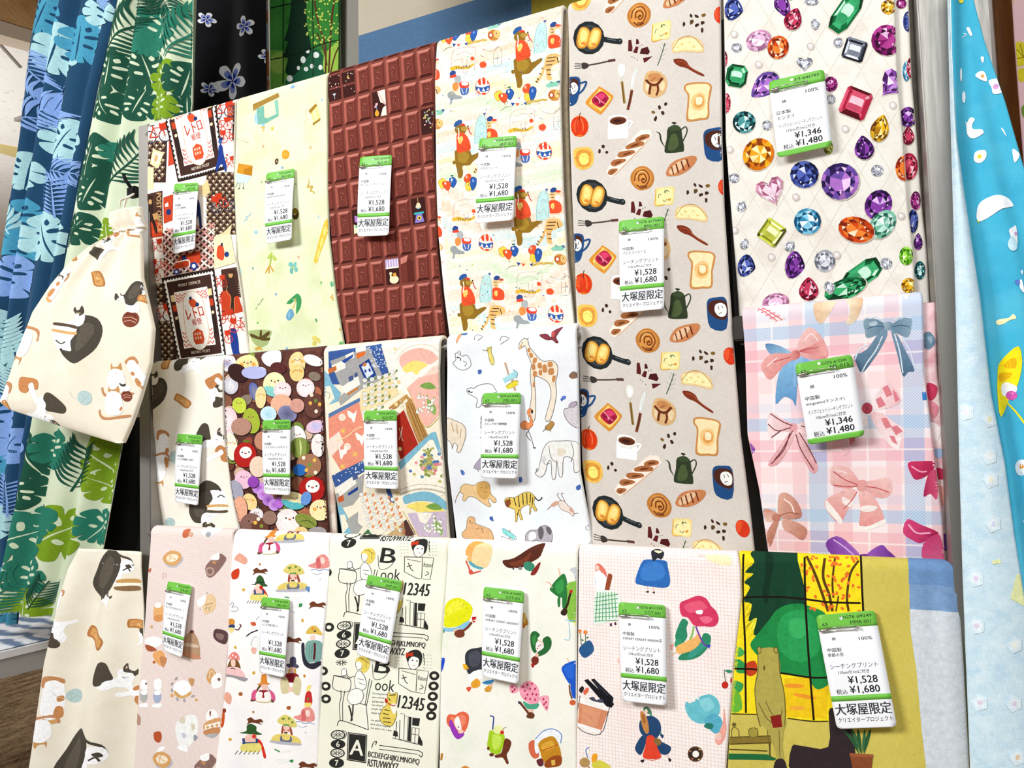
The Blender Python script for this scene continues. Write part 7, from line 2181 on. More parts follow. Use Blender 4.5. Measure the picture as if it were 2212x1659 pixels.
# women with coats on the pink grid
PR['travel'].run('''
F 900 1200 3.614
G
b e87a6a 1395 80 1420 60 1450 80 1480 120 1485 165 1450 140 1430 110 1400 120
e f6d0c0 1412 95 16 20
b fdfdfd 1390 160 1420 125 1470 150 1500 230 1490 280 1420 275 1390 230
l b8b8c0 4 1395 170 1405 240
b 9a4a2c 1495 150 1515 142 1530 160 1515 230 1495 320 1465 330 1475 250
b 6a2a18 1430 285 1480 300 1510 310 1500 330 1440 320
e 3a4a6a 1465 310 30 18 20
b eaf6ea 1405 280 1440 270 1510 270 1570 300 1600 360 1570 480 1500 510 1395 540 1385 440
''' + ''.join('l 4aa060 6 %d %d %d %d\n' % (1392, 330+k*30, 1575, 300+k*34) for k in range(7)) + ''.join('l 4aa060 6 %d %d %d %d\n' % (1415+k*22, 285, 1400+k*27, 520-k*6) for k in range(7)) + '''
p 4a2a44 1510 530 1525 525 1528 548 1512 550
p 4a2a44 1545 520 1560 518 1562 540 1548 542
G
b 2f6cb8 1760 50 1800 30 1940 40 1960 90 1978 200 1950 250 1840 245 1730 225 1708 200 1725 130
b 3f80cc 1780 70 1900 60 1940 150 1860 200 1750 180
b 2a2c34 1830 -40 1880 -60 1930 -20 1910 30 1880 20 1850 45 1835 10
l f0c8b8 8 1800 240 1810 290
l f0c8b8 8 1845 245 1850 290
b 2a2a3a 1785 285 1808 275 1812 290
b 2a2a3a 1840 290 1858 280 1855 298
G
b 2a5a8a 1270 720 1350 660 1385 740 1320 798 1280 775
l 3a7a4a 6 1285 700 1280 640 1275 600
l 3a7a4a 6 1315 690 1320 640 1318 600
e e8843a 1274 590 14 14
e e8843a 1318 598 16 16
e 3a7a4a 1295 660 10 6 30
e 3a7a4a 1335 640 10 6 -30
G
p d88a64 1255 1160 1270 1130 1500 1200 1430 1390 1250 1330
p e09a74 1290 1170 1440 1210 1400 1350 1280 1310
p fbf6f2 1272 1110 1505 1170 1495 1220 1260 1150
p fbf6f2 1252 1305 1435 1365 1425 1398 1250 1335
l 2a2a34 5 1275 1095 1250 1330 1430 1398 1505 1185
p 16161c 1305 975 1335 965 1540 1160 1520 1190 1480 1180
p 16161c 1360 970 1385 962 1535 1110 1530 1150 1480 1120
p 2c2c34 1375 985 1390 980 1500 1090 1490 1100
b 4a4a5a 1345 1115 1380 1105 1400 1130 1440 1120 1455 1150 1380 1140
b e86a4a 1300 1060 1335 1030 1340 1060 1310 1090
b 2a2024 1265 1050 1290 1020 1305 1040 1285 1075
l c8402c 5 1245 1020 1255 1100 1245 1130
G
b 4a7a5a 1770 1190 1800 1178 1830 1205 1835 1240 1800 1230 1780 1225
e f6d4c4 1792 1215 12 18
l 5a9a7a 16 1825 1230 1845 1290 1880 1350 1915 1400
b 24466e 1740 1300 1780 1260 1840 1250 1895 1290 1910 1360 1880 1420 1840 1440 1800 1430 1745 1380
b c8884a 1745 1230 1765 1215 1800 1270 1815 1370 1790 1390 1760 1330
b a86a34 1755 1240 1775 1240 1790 1300 1770 1300
b 24466e 1755 1410 1800 1410 1770 1520 1740 1560 1702 1505
b e8452c 1800 1410 1860 1420 1910 1570 1840 1590 1765 1575 1785 1490
b 24466e 1870 1440 1930 1460 1988 1495 1960 1550 1900 1540
b 8a6a3a 1850 1430 1900 1430 1910 1470 1870 1480
b 24406a 1900 1395 1930 1400 1920 1425
l f0c8b8 9 1775 1580 1765 1600
l f0c8b8 9 1955 1550 1970 1580
b 2a2024 1742 1605 1775 1595 1765 1620
b 2a2024 1965 1578 1990 1590 1975 1610
l e87a6a 5 1765 1580 1840 1600 1910 1575
G
e b89058 1312 1615 40 38 20
l b89058 12 1330 1640 1350 1659
l 4a7ac0 7 1345 1500 1320 1520 1335 1580
b f2a428 1365 1570 1390 1545 1410 1560 1400 1610 1370 1620
b d8d048 1370 1620 1430 1600 1500 1640 1510 1659 1380 1659
b f0b8a8 1570 800 1582 820 1575 850
b f2a0b8 1255 0 1270 -20 1265 20 
b f4b0a0 1980 700 2010 690 1990 740
F 1400 1100 2.724
G
b d83a60 185 590 190 550 235 530 290 510 340 525 370 570 400 600 415 650 390 690 330 690 270 685 235 640 200 630
b e85a78 210 570 260 545 310 540 350 580 300 600 240 610
b f06a88 300 640 350 630 380 650 340 675
b fdfdfa 282 598 320 595 315 618 285 615
l 8ac060 11 268 690 258 740 235 790
b 2f8a64 190 660 210 645 235 665 225 700 230 750 200 790 170 780 160 740
b 3a9a70 175 760 210 800 170 820 155 790
b 2f8a64 320 740 345 730 368 750 360 800 310 860 250 885 180 885 200 850 290 820
b 3a9a84 300 780 340 800 280 860 230 870
b f2b868 165 810 220 780 270 755 300 730 310 780 260 830 180 850
l 7a3aa0 9 280 690 300 740 325 790 350 810
l f2c0a0 6 165 840 140 860
p 3a4ab0 340 800 368 795 360 822
e c82c20 452 1035 20 22
l 3a5a3a 4 455 1015 450 980 448 945
b 3a8a6a 450 950 480 945 498 960 475 965
e c82c20 495 1010 12 20
b 6ac0cc 225 1130 250 1140 310 1100 370 1090 415 1130 420 1200 380 1240 310 1260 250 1230 220 1170
b 5ab0c8 330 1240 380 1200 430 1230 440 1300 400 1320 360 1290
b 8ad4dc 300 1130 360 1110 390 1160 340 1190
l f4f4f4 9 275 1130 260 1105
l f4f4f4 9 300 1120 285 1098
b 2a7a6a 330 1270 350 1255 385 1265 375 1292 340 1285
b f2a898 410 1330 440 1250 445 1165 458 1240 460 1310 440 1370 410 1385 395 1355
e f6ccbc 415 1335 20 22
e 6a4a30 280 1437 46 46
e 3a2a22 278 1437 40 40
e fbf2ea 282 1437 20 20
e c88a4a 250 1420 6 4
e e8c87a 305 1410 6 4
e d86a5a 262 1465 6 4
e e8c87a 300 1468 6 4
b f8d8d0 295 265 340 262 345 275 300 282
b fbf0c0 330 270 480 275 480 330 400 320
b fbe8c0 30 240 80 245 60 260
''')
# the bear at the window
N_ = PR['window']; N_.fr = (1400, 1100, 2.724); rn = random.Random(9); N_.h = .0035
N_.run('''
F 1400 1100 2.724
G
p 7e9ec6 1532 200 1900 200 1845 608 1540 590
p 6f93c0 1532 255 1800 255 1835 400 1838 460 1534 440
p d5dadf 1540 588 1845 608 1920 1560 1640 1560 1610 1300 1580 950 1545 720
p fbe01e 500 220 1255 220 1265 1250 1000 1245 800 1230 640 1210 480 1200 500 900 555 520
p f8ee40 620 600 700 600 640 700 600 720
p f2c818 800 1000 960 980 1060 1010 1050 1230 810 1220
e f09a2a 860 1040 60 14
e f09a2a 920 1100 70 12 10
e f0a83a 880 1170 50 12
G
b 14402a 640 200 850 200 880 300 900 380 930 520 900 600 820 570 740 640 680 720 620 740 640 640 590 660 610 560 560 540 600 460 565 430 620 380 570 370 625 310 600 260
b 0e3020 690 220 740 300 720 420 700 560 670 500 690 380
b 1f8a44 640 740 720 640 760 590 830 560 900 555 980 580 1040 610 1060 680 1080 800 1060 1000 960 990 860 980 780 960 700 920 640 860 600 800
b 2a9e54 780 640 880 590 960 620 1020 720 1000 840 900 900 800 860 760 760
b 3ab060 830 660 900 640 950 700 900 760 840 740
b 1f8a44 960 960 1070 940 1070 1020 1000 1060 960 1020
b 2f9a4a 500 880 560 900 580 960 520 960
b 3aa050 500 1010 560 1030 540 1080 505 1060
b 6ab838 490 1060 540 1090 550 1180 485 1190
b c8401c 575 910 630 895 640 960 600 985 570 960
b 4ab050 505 800 560 830 560 860 510 870
l 5a3a14 16 930 270 990 400 1060 600
l 5a3a14 16 1040 285 1030 400 1065 500 1085 600
l 5a3a14 14 1240 300 1190 380 1170 520 1180 600
l 5a3a14 12 1100 280 1085 420 1090 520
l 5a3a14 9 1120 510 1105 600
''' + ''.join('e f0742a %d %d 12 8 %d\n' % (rn.uniform(900, 1245), rn.uniform(270, 600), rn.uniform(0, 180)) for _ in range(70)) + ''.join('w 14402a 9 %d %d %d %d\n' % (x, y, x-rn.uniform(30, 60), y+rn.uniform(40, 70)) for x, y in [(rn.uniform(590, 720), rn.uniform(270, 720)) for _ in range(60)]) + ''.join('w 14402a 8 %d %d %d %d\n' % (x, y, x+rn.uniform(20, 50), y+rn.uniform(40, 70)) for x, y in [(rn.uniform(830, 900), rn.uniform(300, 540)) for _ in range(30)]) + '''
G
l 1c1208 11 555 520 700 515 900 525 1060 545 1250 552
l 1c1208 11 505 940 640 945 780 965 960 990 1060 990
l 1c1208 12 920 280 925 520 940 800 955 1000 975 1240
l 1c1208 12 1250 220 1258 450 1268 640
l 1c1208 11 560 260 558 520 570 800 572 1000 575 1200
l 2c2010 6 480 1205 640 1208
l 2c2010 6 820 1230 960 1245 1060 1245
G
b b4a650 650 830 700 815 755 825 775 900 780 980 800 1080 805 1200 815 1260 800 1300 790 1400 800 1480 770 1500 740 1400 700 1300 660 1260 640 1180 625 1060 640 960 645 900
o b4a650 6a5f28 5 642 820 660 812 665 840 650 850
o b4a650 6a5f28 5 740 820 758 815 762 845 745 842
l 6a5f28 5 645 850 645 960 628 1060 640 1200 660 1280
l 6a5f28 5 768 850 775 960 800 1080 808 1200 800 1280
l 6a5f28 5 690 1130 720 1190 740 1220
l 6a5f28 5 650 1140 690 1220 730 1260
l 6a5f28 5 790 1180 780 1230
p 8a1f18 718 1218 780 1208 790 1280 735 1288
e 6a5a2a 683 935 6 16
p 8a7430 468 1345 720 1335 725 1380 470 1385
s 5a4a1c 6 468 1345 720 1335 722 1375 470 1385
s 4a3c14 8 715 1380 715 1460
s 4a3c14 6 470 1415 700 1425
p 1f6a3a 465 1440 700 1445 755 1470 740 1480 465 1475
l 6a5f28 4 490 1340 490 1300 505 1285 530 1300 535 1340
l 6a5f28 4 505 1285 505 1265
e 6a5f28 505 1268 12 12
o a89840 6a5f28 4 595 1295 640 1292 640 1338 598 1340
b 33282a 1062 1190 1100 1170 1180 1190 1220 1440 1220 1560 860 1560 845 1400 900 1390 1060 1395
b 33282a 750 1480 800 1475 815 1560 740 1560
p 8a4a2a 1185 1430 1325 1440 1310 1560 1210 1560
p a05a34 1185 1430 1325 1440 1325 1460 1187 1450
w 2a5a34 22 1240 1435 1200 1350 1150 1300
w 2a5a34 22 1255 1435 1240 1350 1235 1290
w 2a5a34 22 1270 1435 1290 1350 1310 1290
w 3a6a40 18 1250 1430 1215 1330 1190 1285
w 3a6a40 18 1262 1430 1270 1350 1275 1290
l 6a5f28 4 770 1300 775 1460
l 6a5f28 4 700 1300 720 1460
''')
# ------------------------------------------------------------------ hangings and cloths round the rack
def hanging(name, label, cat, Y, L, R, ybot, mat, tilt=0.0, T=.003, wf=None, step=.008, group=None, part='cloth', yref=None, root=None, xdir=(1, 0, 0), ytop=None):
    top = onplane((L[0][0], min(L[0][1], R[0][1])), (0, Y, 0), (0, 1, 0)); sh = Sheet((0, Y, top[2]), xdir, (0, tilt, -1), R=.004)
    sh.edge = (T/2, T); sh.outline(L, R, 1.0, 0.0); sh.b1 = float(sh.ab([(L[-1][0] if yref is None else yref, ybot)])[0][1]); sh.b0 = 0.0
    if wf: sh.w = lambda a, b: wf((a-sh.L(b))/np.maximum(sh.Rt(b)-sh.L(b), 1e-4), b)
    if root is None:
        q = sh.P(np.array([float((sh.L(sh.b1)+sh.Rt(sh.b1))/2)]), np.array([sh.b1]), np.array([0.0]))[0]; root = empty(name, q, label, cat, group)
    sh.body(part, mat, root, step=step, T=T); pr = Print(sh, off=.0003, h=.0045); return sh, root, pr
def leaf(P, c, bg, x, y, s, rot, slit=True):
    """split leaf: deep notches between the lobes, tear-shaped holes along the rib"""
    P.begin(); P.xf = (x, y, s, math.radians(rot), 1)
    P.blob(c, arr('0 -105 22 -96 44 -78 50 -60 40 -44 66 -58 84 -38 88 -14 60 -8 90 0 92 26 78 44 52 32 72 58 56 78 34 84 18 62 24 86 8 92 0 80 -8 92 -24 86 -18 62 -34 84 -56 78 -72 58 -52 32 -78 44 -92 26 -90 0 -60 -8 -88 -14 -84 -38 -66 -58 -40 -44 -50 -60 -44 -78 -22 -96'))
    if slit:
        for q in ('14 -52 26 -64 30 -50 20 -40', '-14 -52 -26 -64 -30 -50 -20 -40', '16 -22 40 -34 44 -24 20 -12', '-16 -22 -40 -34 -44 -24 -20 -12', '16 12 34 12 36 22 18 24', '-16 12 -34 12 -36 22 -18 24'): P.blob(bg, arr(q))
        P.line(bg, 5, [(0, 88), (1, 20), (0, -60)], taper=True)
    P.end()
def frond(P, c, x, y, s, rot, n=9, thick=13):
    P.begin(); P.xf = (x, y, s, math.radians(rot), 1); P.line(c, 6, [(0, 110), (4, 0), (0, -110)])
    for k in range(n):
        yy = 90-k*22
        for sg in (-1, 1): P.line(c, thick, [(0, yy), (sg*45, yy-30), (sg*(88-k*3), yy-78)], taper=True)
    P.end()
DB, AQ, LA, PW = '194363', '4796b4', 'a9d0d4', '83a4da'
sh, rt, P = hanging('leaf_print_curtain', 'gathered dark blue fabric with aqua monstera leaves hanging at the rack end', 'fabric', D+.19,
    [(192, -420), (118, -60), (85, 100), (62, 300), (36, 480), (12, 640), (-10, 800), (-30, 1000), (-40, 1345)], [(392, -420), (300, -60), (235, 200), (195, 400), (165, 560), (140, 700), (115, 850), (95, 950), (75, 1150), (60, 1345)], 1336, cloth('deep_blue_cotton', DB, blot=['153a57'], blot_amt=.4),
    wf=lambda s, b: .042*np.sqrt(np.sin(math.pi*3.6*s+.5)**2+.1)+.004*np.sin(2*math.pi*5*s+2+b), step=.006, group='leaf print fabrics at the rack end', yref=20)
P.fr = (0, 0, 3.95); P.h = .0046; P.step = .00012
for c, x, y, s, r, k in ((AQ, 470, 180, 1.9, 20, 1), (LA, 590, 480, 2.2, 15, 1), (AQ, 790, 400, 2.0, 10, 1), (LA, 960, 160, 1.4, 15, 1), (LA, 640, 1230, 1.9, 30, 1), (LA, 310, 1500, 1.7, 10, 1), (PW, 560, 930, 1.0, 60, 0), (AQ, 300, 1900, 1.9, 10, 1), (AQ, 270, 2130, 1.6, 190, 1), (LA, 490, 2050, 2.2, -10, 1),
    (PW, 210, 2380, 2.0, 20, 1), (LA, 60, 2850, 2.0, 10, 1), (LA, 210, 3000, 1.6, 0, 1), (PW, 60, 3550, 2.0, 10, 1), (AQ, 30, 3900, 1.8, 0, 1), (PW, 200, 3800, 1.6, 30, 1), (LA, 60, 4450, 1.6, 0, 1), (AQ, 150, 5200, 1.4, 0, 1), (AQ, 40, 4900, 1.5, 0, 1)): leaf(P, c, DB, x, y, s, r, k)
for c, x, y, s, r in ((PW, 370, 620, 1.7, 150), (PW, 430, 1010, 1.9, 70), (PW, 640, 1500, 1.5, 100), (LA, 150, 1880, 1.4, -20), (PW, 560, 1720, 1.5, 0), (LA, 120, 2920, 1.6, 10), (PW, 1000, 60, 1.0, 30), (LA, 230, 3300, 1.3, 0), (PW, 180, 4250, 1.4, 0)): frond(P, c, x, y, s, r)
P.build(rt)
GB, DG, TG, LG = 'ccd6b8', '194c3a', '26735e', '76961e'
sh, rt, P = hanging('leaf_print_curtain', 'gathered pale fabric with dark green and lime monstera leaves beside the post', 'fabric', D+.115,
    [(371, -420), (288, -60), (228, 200), (185, 400), (152, 580), (120, 700), (95, 820), (78, 930), (50, 1080), (25, 1200), (-5, 1330)], [(452, -420), (449, -60), (447, 240), (420, 420), (345, 760), (297, 950), (255, 1170), (215, 1340)], 1318, cloth('pale_sage_cotton', GB, blot=['c2ceae', 'd6dec4'], blot_amt=.5),
    wf=lambda s, b: .042*np.sqrt(np.sin(math.pi*3.3*s+.15)**2+.1)+.004*np.sin(2*math.pi*5*s+b*2), step=.006, group='leaf print fabrics at the rack end', yref=60)
P.fr = (0, 0, 3.95); P.h = .0046; P.step = .00012
for c, x, y, s, r, k in ((DG, 1050, 660, 1.8, 10, 1), (DG, 990, 930, 1.6, 160, 1), (DG, 1340, 640, 1.9, -10, 1), (TG, 1440, 280, 1.9, 20, 1), (LG, 1500, 720, 1.6, 30, 1), (DG, 1640, 720, 1.6, 10, 1), (DG, 1640, 960, 1.2, 180, 1), (DG, 880, 1400, 2.2, 20, 1), (DG, 850, 1600, 1.9, 190, 1), (DG, 1280, 930, 1.5, 200, 1), (TG, 1060, 1330, 1.1, 40, 1), (DG, 780, 1980, 1.5, 40, 1), (DG, 880, 1680, 1.5, 200, 1), (LG, 1480, 950, 1.4, 0, 1), (LG, 1040, 2020, 1.2, 0, 1), (TG, 1330, 420, 1.2, 0, 0),
    (DG, 370, 3870, 2.2, -20, 1), (DG, 300, 4150, 1.8, 170, 1), (TG, 560, 3830, 1.8, 20, 1), (LG, 970, 3950, 2.5, -30, 1), (LG, 1000, 4150, 1.6, 130, 1), (LG, 590, 4530, 2.6, 60, 1), (TG, 280, 4560, 2.4, 70, 1), (TG, 930, 4480, 1.7, 40, 1), (TG, 330, 4900, 1.9, 20, 1), (LG, 320, 5180, 2.0, 0, 1), (LG, 1100, 3750, 1.6, 0, 1), (TG, 480, 4420, 1.4, 60, 0)): leaf(P, c, GB, x, y, s, r, k)
for c, x, y, s, r in ((DG, 1110, 360, 2.0, 40), (DG, 1500, 60, 1.6, 150), (TG, 1640, 360, 2.0, 30), (DG, 1180, 1450, 1.8, 35), (DG, 1330, 100, 1.2, 10), (DG, 750, 4000, 1.8, 20), (TG, 120, 5050, 1.7, 50), (DG, 640, 2020, 1.3, 50), (DG, 450, 5050, 1.2, 30)): frond(P, c, x, y, s, r, thick=11)
P.build(rt)
def hem(sh):
    def fn(t):
        a = float(sh.L(sh.b1))*(1-t)+float(sh.Rt(sh.b1))*t; return sh.M(np.array([a]), np.array([sh.b1-.001]), np.array([0.0]))[0], unit(sh.V+.1*sh.U)
    return fn
fringe(rt, hem(sh), 420, .007, plain('sage_threads', 'b9c8a0', rough=.9), 3)
# black cloth and clip in the gap by the post
hanging('black_cloth', 'black fabric hanging in the gap beside the aluminium post', 'fabric', D+.165, [(215, 905), (200, 1070), (185, 1200)], [(308, 905), (308, 1070), (308, 1200)], 1215, BLACK, wf=lambda s, b: .006*np.sin(7*s+4*b), step=.01)
c0 = onplane((291, 408), (0, D+.07, 0), (0, 1, 0)); clip = empty('spring_clip', c0-[0, 0, .02], 'small black spring clip on the leaf fabric by the post', 'clip')
bm = box_vf(c0[0]-.016, c0[0]+.014, c0[1]-.012, c0[1]+.008, c0[2]-.022, c0[2]+.004, .004); me = bpy.data.meshes.new('jaw'); bm.to_mesh(me); bm.free(); link_mesh('jaw', me, BLACK, clip)
tube('lever', [c0+[-.004, -.006, .0], c0+[-.014, -.014, .02], c0+[-.018, -.016, .034]], .004, BLACK, clip)

# drawstring pouch
def pw(s, b):
    s = np.clip(s, 0, 1); bl = np.clip((b-.03)/.16, 0, 1); body = .030*np.sin(math.pi*s)**.7*bl*np.clip(1.25-bl*.4, 0, 1)*np.clip(1-(b/.52)**4, 0, 1)
    fold = .0032*np.sin(2*math.pi*3.6*s+.5+6*b)*np.exp(-np.abs(b-.045)/.06)+.010*np.sin(2*math.pi*3.5*s+1)*np.clip(1.1-b/.38, 0, 1)*np.clip((b-.05)/.08, 0, 1)*np.sin(math.pi*s)
    cinch = -.010*np.exp(-((b-.042)/.010)**2)
    return body+fold+cinch+.008*np.clip(1-b/.03, 0, 1)*np.sin(math.pi*s)
CREAM = cloth('cream_pouch_cotton', 'ebe1cd', blot=['e2d6bc', 'f2eadb'], blot_amt=.4)
sh, rt, P = hanging('drawstring_pouch', 'cream drawstring pouch printed with cats, hanging over the leaf fabrics', 'pouch', D-.075,
    [(236, 460), (234, 480), (240, 500), (228, 512), (190, 535), (150, 568), (110, 615), (70, 675), (35, 765), (6, 850), (-2, 868), (20, 885), (90, 908), (170, 933), (230, 952), (255, 958)], [(302, 462), (303, 485), (297, 502), (303, 520), (306, 600), (318, 650), (331, 710), (325, 785), (303, 860), (284, 915), (266, 957)], 957, CREAM, T=.010, wf=pw, step=.0045, yref=260)
P.off = .0006; P.h = .004; P.fr = (0, 400, 3.95)
catprint(P, [('sandcat', 760, 1250, 1.15, 0, 1), ('cocat', 1160, 1150, 1.15, 10), ('bwcat', 920, 560, .8, -40), ('ginger', 1180, 320, .6, 10), ('paw', 950, 420, .6, 20), ('biscuit', 915, 815, .6, 60), ('orange', 560, 880, .8, 40, 1), ('bwcat', 600, 760, .5, 200), ('ginger', 215, 1390, .95, 200), ('ginger', 1030, 1640, .8, 0), ('paw', 300, 1720, 1.0, 10), ('bwcat', 440, 1920, 1.15, 130), ('ball', 780, 1815, 1.1),
    ('ginger', 1000, 1830, .8, 0), ('cocat', 1105, 1800, .8, 0), ('bigcat', 1200, 900, .5, 0), ('biscuit', 1260, 980, .6, 0), ('orange', 40, 1850, .9, 20), ('biscuit', 60, 1920, .8, 60), ('bwcat', 1080, 970, .3, 0), ('biscuit', 640, 600, .5, 50), ('orange', 1200, 1600, .7, -20)])
P.build(rt)
cord = plain('white_cord', 'efe6d6', rough=.8)
n0 = [sh.M(np.array([a]), np.array([.042]), np.array([.004]))[0] for a in np.linspace(float(sh.L(.042)), float(sh.Rt(.042)), 16)]; tube('drawstring', n0, .0028, cord, rt)
h0 = sh.M(np.array([float(sh.L(.0))+.02]), np.array([.0]), np.array([.0]))[0]; tube('hanging_loop', [h0+[0, .01, -.01], h0+[-.006, .02, .03], h0+[.004, .045, .05], h0+[.012, .02, .03], h0+[.01, .01, -.01]], .0022, cord, rt)

# cat print cloth below
sh, rt, P = hanging('hanging_cloth', 'cream cat print cloth hanging left of the post below the leaf fabric', 'fabric', D-.01,
    [(172, 1184), (152, 1225), (130, 1340), (108, 1430), (90, 1540), (66, 1690)], [(303, 1184), (303, 1400), (298, 1520), (284, 1690)], 1675, cloth('cream_cat_cloth', 'efe7d4', blot=['e4d9c0', 'f6f0e2'], blot_amt=.4), tilt=-.04, T=.005, wf=lambda s, b: .014*np.sin(2*math.pi*1.7*s+1+.8*b)*np.clip(b/.12, .25, 1)+.003*np.sin(9*b+7*s), yref=80, step=.006)
P.fr = (0, 1200, 3.614)
catprint(P, [('bigcat', 880, 110, 1.0, 5), ('bwcat', 835, 330, .45, 20), ('biscuit', 742, 645, 1.05, 10), ('biscuit', 1060, 545, .75, -10), ('bwcat', 900, 960, 1.0, 15), ('paw', 1040, 1110, .8, 60, -1), ('orange', 410, 1120, .95, 5, -1), ('ball', 540, 1110, 1.0), ('bigcat', 640, 1560, 1.3, 10), ('orange', 500, 350, .5, 20), ('bwcat', 470, 590, .9, -70), ('ginger', 350, 1390, .7, 180), ('bwcat', 1090, 640, .5, 90)])
P.build(rt)

# white table with a marbled cloth
zt = .74; A = onplane((0, 1410), (0, 0, zt), (0, 0, 1)); B = onplane((114, 1383), (0, 0, zt), (0, 0, 1)); dv = unit(B-A); nl = np.cross([0, 0, 1], dv); nl = nl if nl[0] < 0 else -nl
A3, B3 = A-dv*.7, B+dv*.5; h = 44/1520*np.linalg.norm(A-CAM)*1.0
def prism(name, pts, z0, z1, mat, parent):
    n = len(pts); V = [(p[0], p[1], z1) for p in pts]+[(p[0], p[1], z0) for p in pts]
    return mesh_np(name, V, [tuple(range(n)), tuple(range(2*n-1, n-1, -1))]+[(i, n+i, n+(i+1) % n, (i+1) % n) for i in range(n)], mat, parent, smooth=False)
tb = empty('display_table', (A3+B3)/2+nl*.35-[0, 0, zt], 'white display table under the hem of the leaf fabrics', 'table')
prism('table_top', [A3, B3, B3+nl*.8, A3+nl*.8], zt-.02, zt, WHITE, tb); prism('apron', [A3-0*nl+nl*.004, B3+nl*.004, B3+nl*.79, A3+nl*.79], zt-h, zt-.021, plain('grey_apron', 'b4b0aa', rough=.5), tb)
for q in (A3+dv*.06+nl*.06, B3-dv*.06+nl*.06, A3+dv*.06+nl*.72, B3-dv*.06+nl*.72): prism('leg', [q+[-.02, -.02, 0], q+[.02, -.02, 0], q+[.02, .02, 0], q+[-.02, .02, 0]], 0, zt-h, plain('table_leg', 'c4c0ba'), tb)
def swirl():
    t = NT('marbled_cotton', rough=.6); tc = t.n('ShaderNodeTexCoord').outputs['Object']; w = t.n('ShaderNodeTexWave', wave_type='RINGS'); w.inputs['Scale'].default_value = 5; w.inputs['Distortion'].default_value = 7; w.inputs['Detail'].default_value = 4; w.inputs['Detail Scale'].default_value = 1.2
    t.l(tc, w.inputs['Vector']); t.color(t.mix(t._mr(w.outputs['Fac'], .15, .75), hexc('6f86a6'), hexc('f6f9fd'))); return t.m
cc = onplane((40, 1340), (0, 0, zt), (0, 0, 1)); V = []; nU = 16
ca, cb = A-dv*.5+nl*.012, B+dv*.45+nl*.012
for sd in (0, 1):
    for i in range(nU):
        for j in range(nU):
            p = ca+(cb-ca)*i/(nU-1)+nl*(.6*j/(nU-1)); V.append(p+[0, 0, .0025-sd*.0015+.002*math.sin(i*1.1)*math.sin(j*.9)+.002])
idx = np.arange(nU*nU).reshape(nU, nU); q = np.stack([idx[:-1, :-1], idx[1:, :-1], idx[1:, 1:], idx[:-1, 1:]], -1).reshape(-1, 4); lp = np.r_[idx[0], idx[1:, -1], idx[-1, :-1][::-1], idx[1:-1, 0][::-1]]; l2 = np.roll(lp, -1); k = nU*nU
V = np.array(V)-cc; mo = mesh_np('table_cloth', V, np.concatenate([q, q[:, ::-1]+k, np.stack([lp, l2, l2+k, lp+k], -1)]), swirl()); mo.location = tuple(cc); tag(mo, 'blue-grey and white marbled cloth spread on the white table', 'cloth')

# hangings behind the rack
struct(box('wall_right', (-1.36, 2.6, 1.75, 1.8, 0, 3.2), WALL))
YB = D+.33
sh, rt, P = hanging('hanging_fabric', 'black fabric with blue and white plumeria flowers behind the rack', 'fabric', YB, [(405, -420), (405, 300)], [(569, -420), (576, 300)], 330, cloth('black_floral_cotton', '0b0b10', blot=['14141c'], blot_amt=.5), wf=lambda s, b: .012*np.sin(9*s+.5), yref=500)
P.fr = (0, 0, 3.95)
for x, y, s, r in ((1965, 680, 150, 10), (2110, 240, 85, 40), (1770, 170, 60, 0), (1790, 760, 60, 0), (2280, 480, 60, 20)):
    for k in range(5):
        a = math.radians(r+72*k-60); P.begin(); P.xf = (x, y, s/100, a, 1); P.blob('f2f0f4', arr('4 -4 40 -34 80 -38 105 -18 98 12 60 20 25 12')); P.blob('16309a>8f9ee0@%d' % (math.degrees(a)), arr('4 -3 30 -22 58 -26 72 -12 66 6 45 12 22 9')); P.blob('142c90', arr('2 -2 22 -14 40 -14 38 2 18 7')); P.line('f4f2f4', 5, [(6, -2), (40, -30), (78, -38), (104, -18)]); P.end()
P.build(rt)
sh, rt, P = hanging('hanging_fabric', 'dark green fabric with a painted garden and cypress behind the rack', 'fabric', YB+.03, [(579, -420), (584, 300)], [(737, -420), (733, 300)], 330, cloth('garden_green_cotton', '2f7a2c', blot=['1f6428', '4a9438'], blot_amt=.6, blot_scale=8), yref=640)
rg2 = random.Random(2)
P.run('''
F 460 0 3.95
G
p 5f9a38 480 430 1090 430 1090 900 480 900
b 8ab04a 500 480 600 450 600 620 500 600
b 1d5a3a 700 560 780 450 900 420 950 520 950 700 640 760 640 640
b 0c2c1c 690 -150 790 -150 800 200 840 420 780 520 700 640 620 620 640 500 600 480 640 360 610 340 650 200
b 9ac04a 950 480 1080 360 1090 620 960 640
l 5a2c1c 14 960 680 960 400 900 200 860 -40
l 5a2c1c 14 985 680 1000 400 1010 200 1040 -40
l 5a2c1c 12 1000 640 1040 480 1075 400
l 5a2c1c 10 975 560 950 440 890 280
''' + ''.join('e c4cf5a %d %d 9 7 %d\n' % (rg2.uniform(780, 1080), rg2.uniform(-120, 380), rg2.uniform(0, 180)) for _ in range(110)) + ''.join('w 0c2c1c 12 %d %d %d %d\n' % (x, y, x-rg2.uniform(20, 60), y+rg2.uniform(30, 60)) for x, y in [(rg2.uniform(630, 720), rg2.uniform(0, 600)) for _ in range(50)]) + '''
e eef2ec 770 510 22 30
e eef2ec 880 470 28 26
e eef2ec 810 440 16 16
e eef2ec 845 565 18 20
e eef2ec 795 590 20 20
e eef2ec 918 575 18 22
e eef2ec 655 670 26 28
e eef2ec 730 580 14 18
G
l 0c1c10 10 490 70 600 45 720 20 900 -20
l 0c1c10 9 490 510 640 480 800 430 950 370 1090 340
l 0c1c10 9 600 -100 600 300 600 720
l 0c1c10 7 850 -100 855 300 855 650
l 0c1c10 10 1075 -100 1078 300 1075 640
'''); P.build(rt)
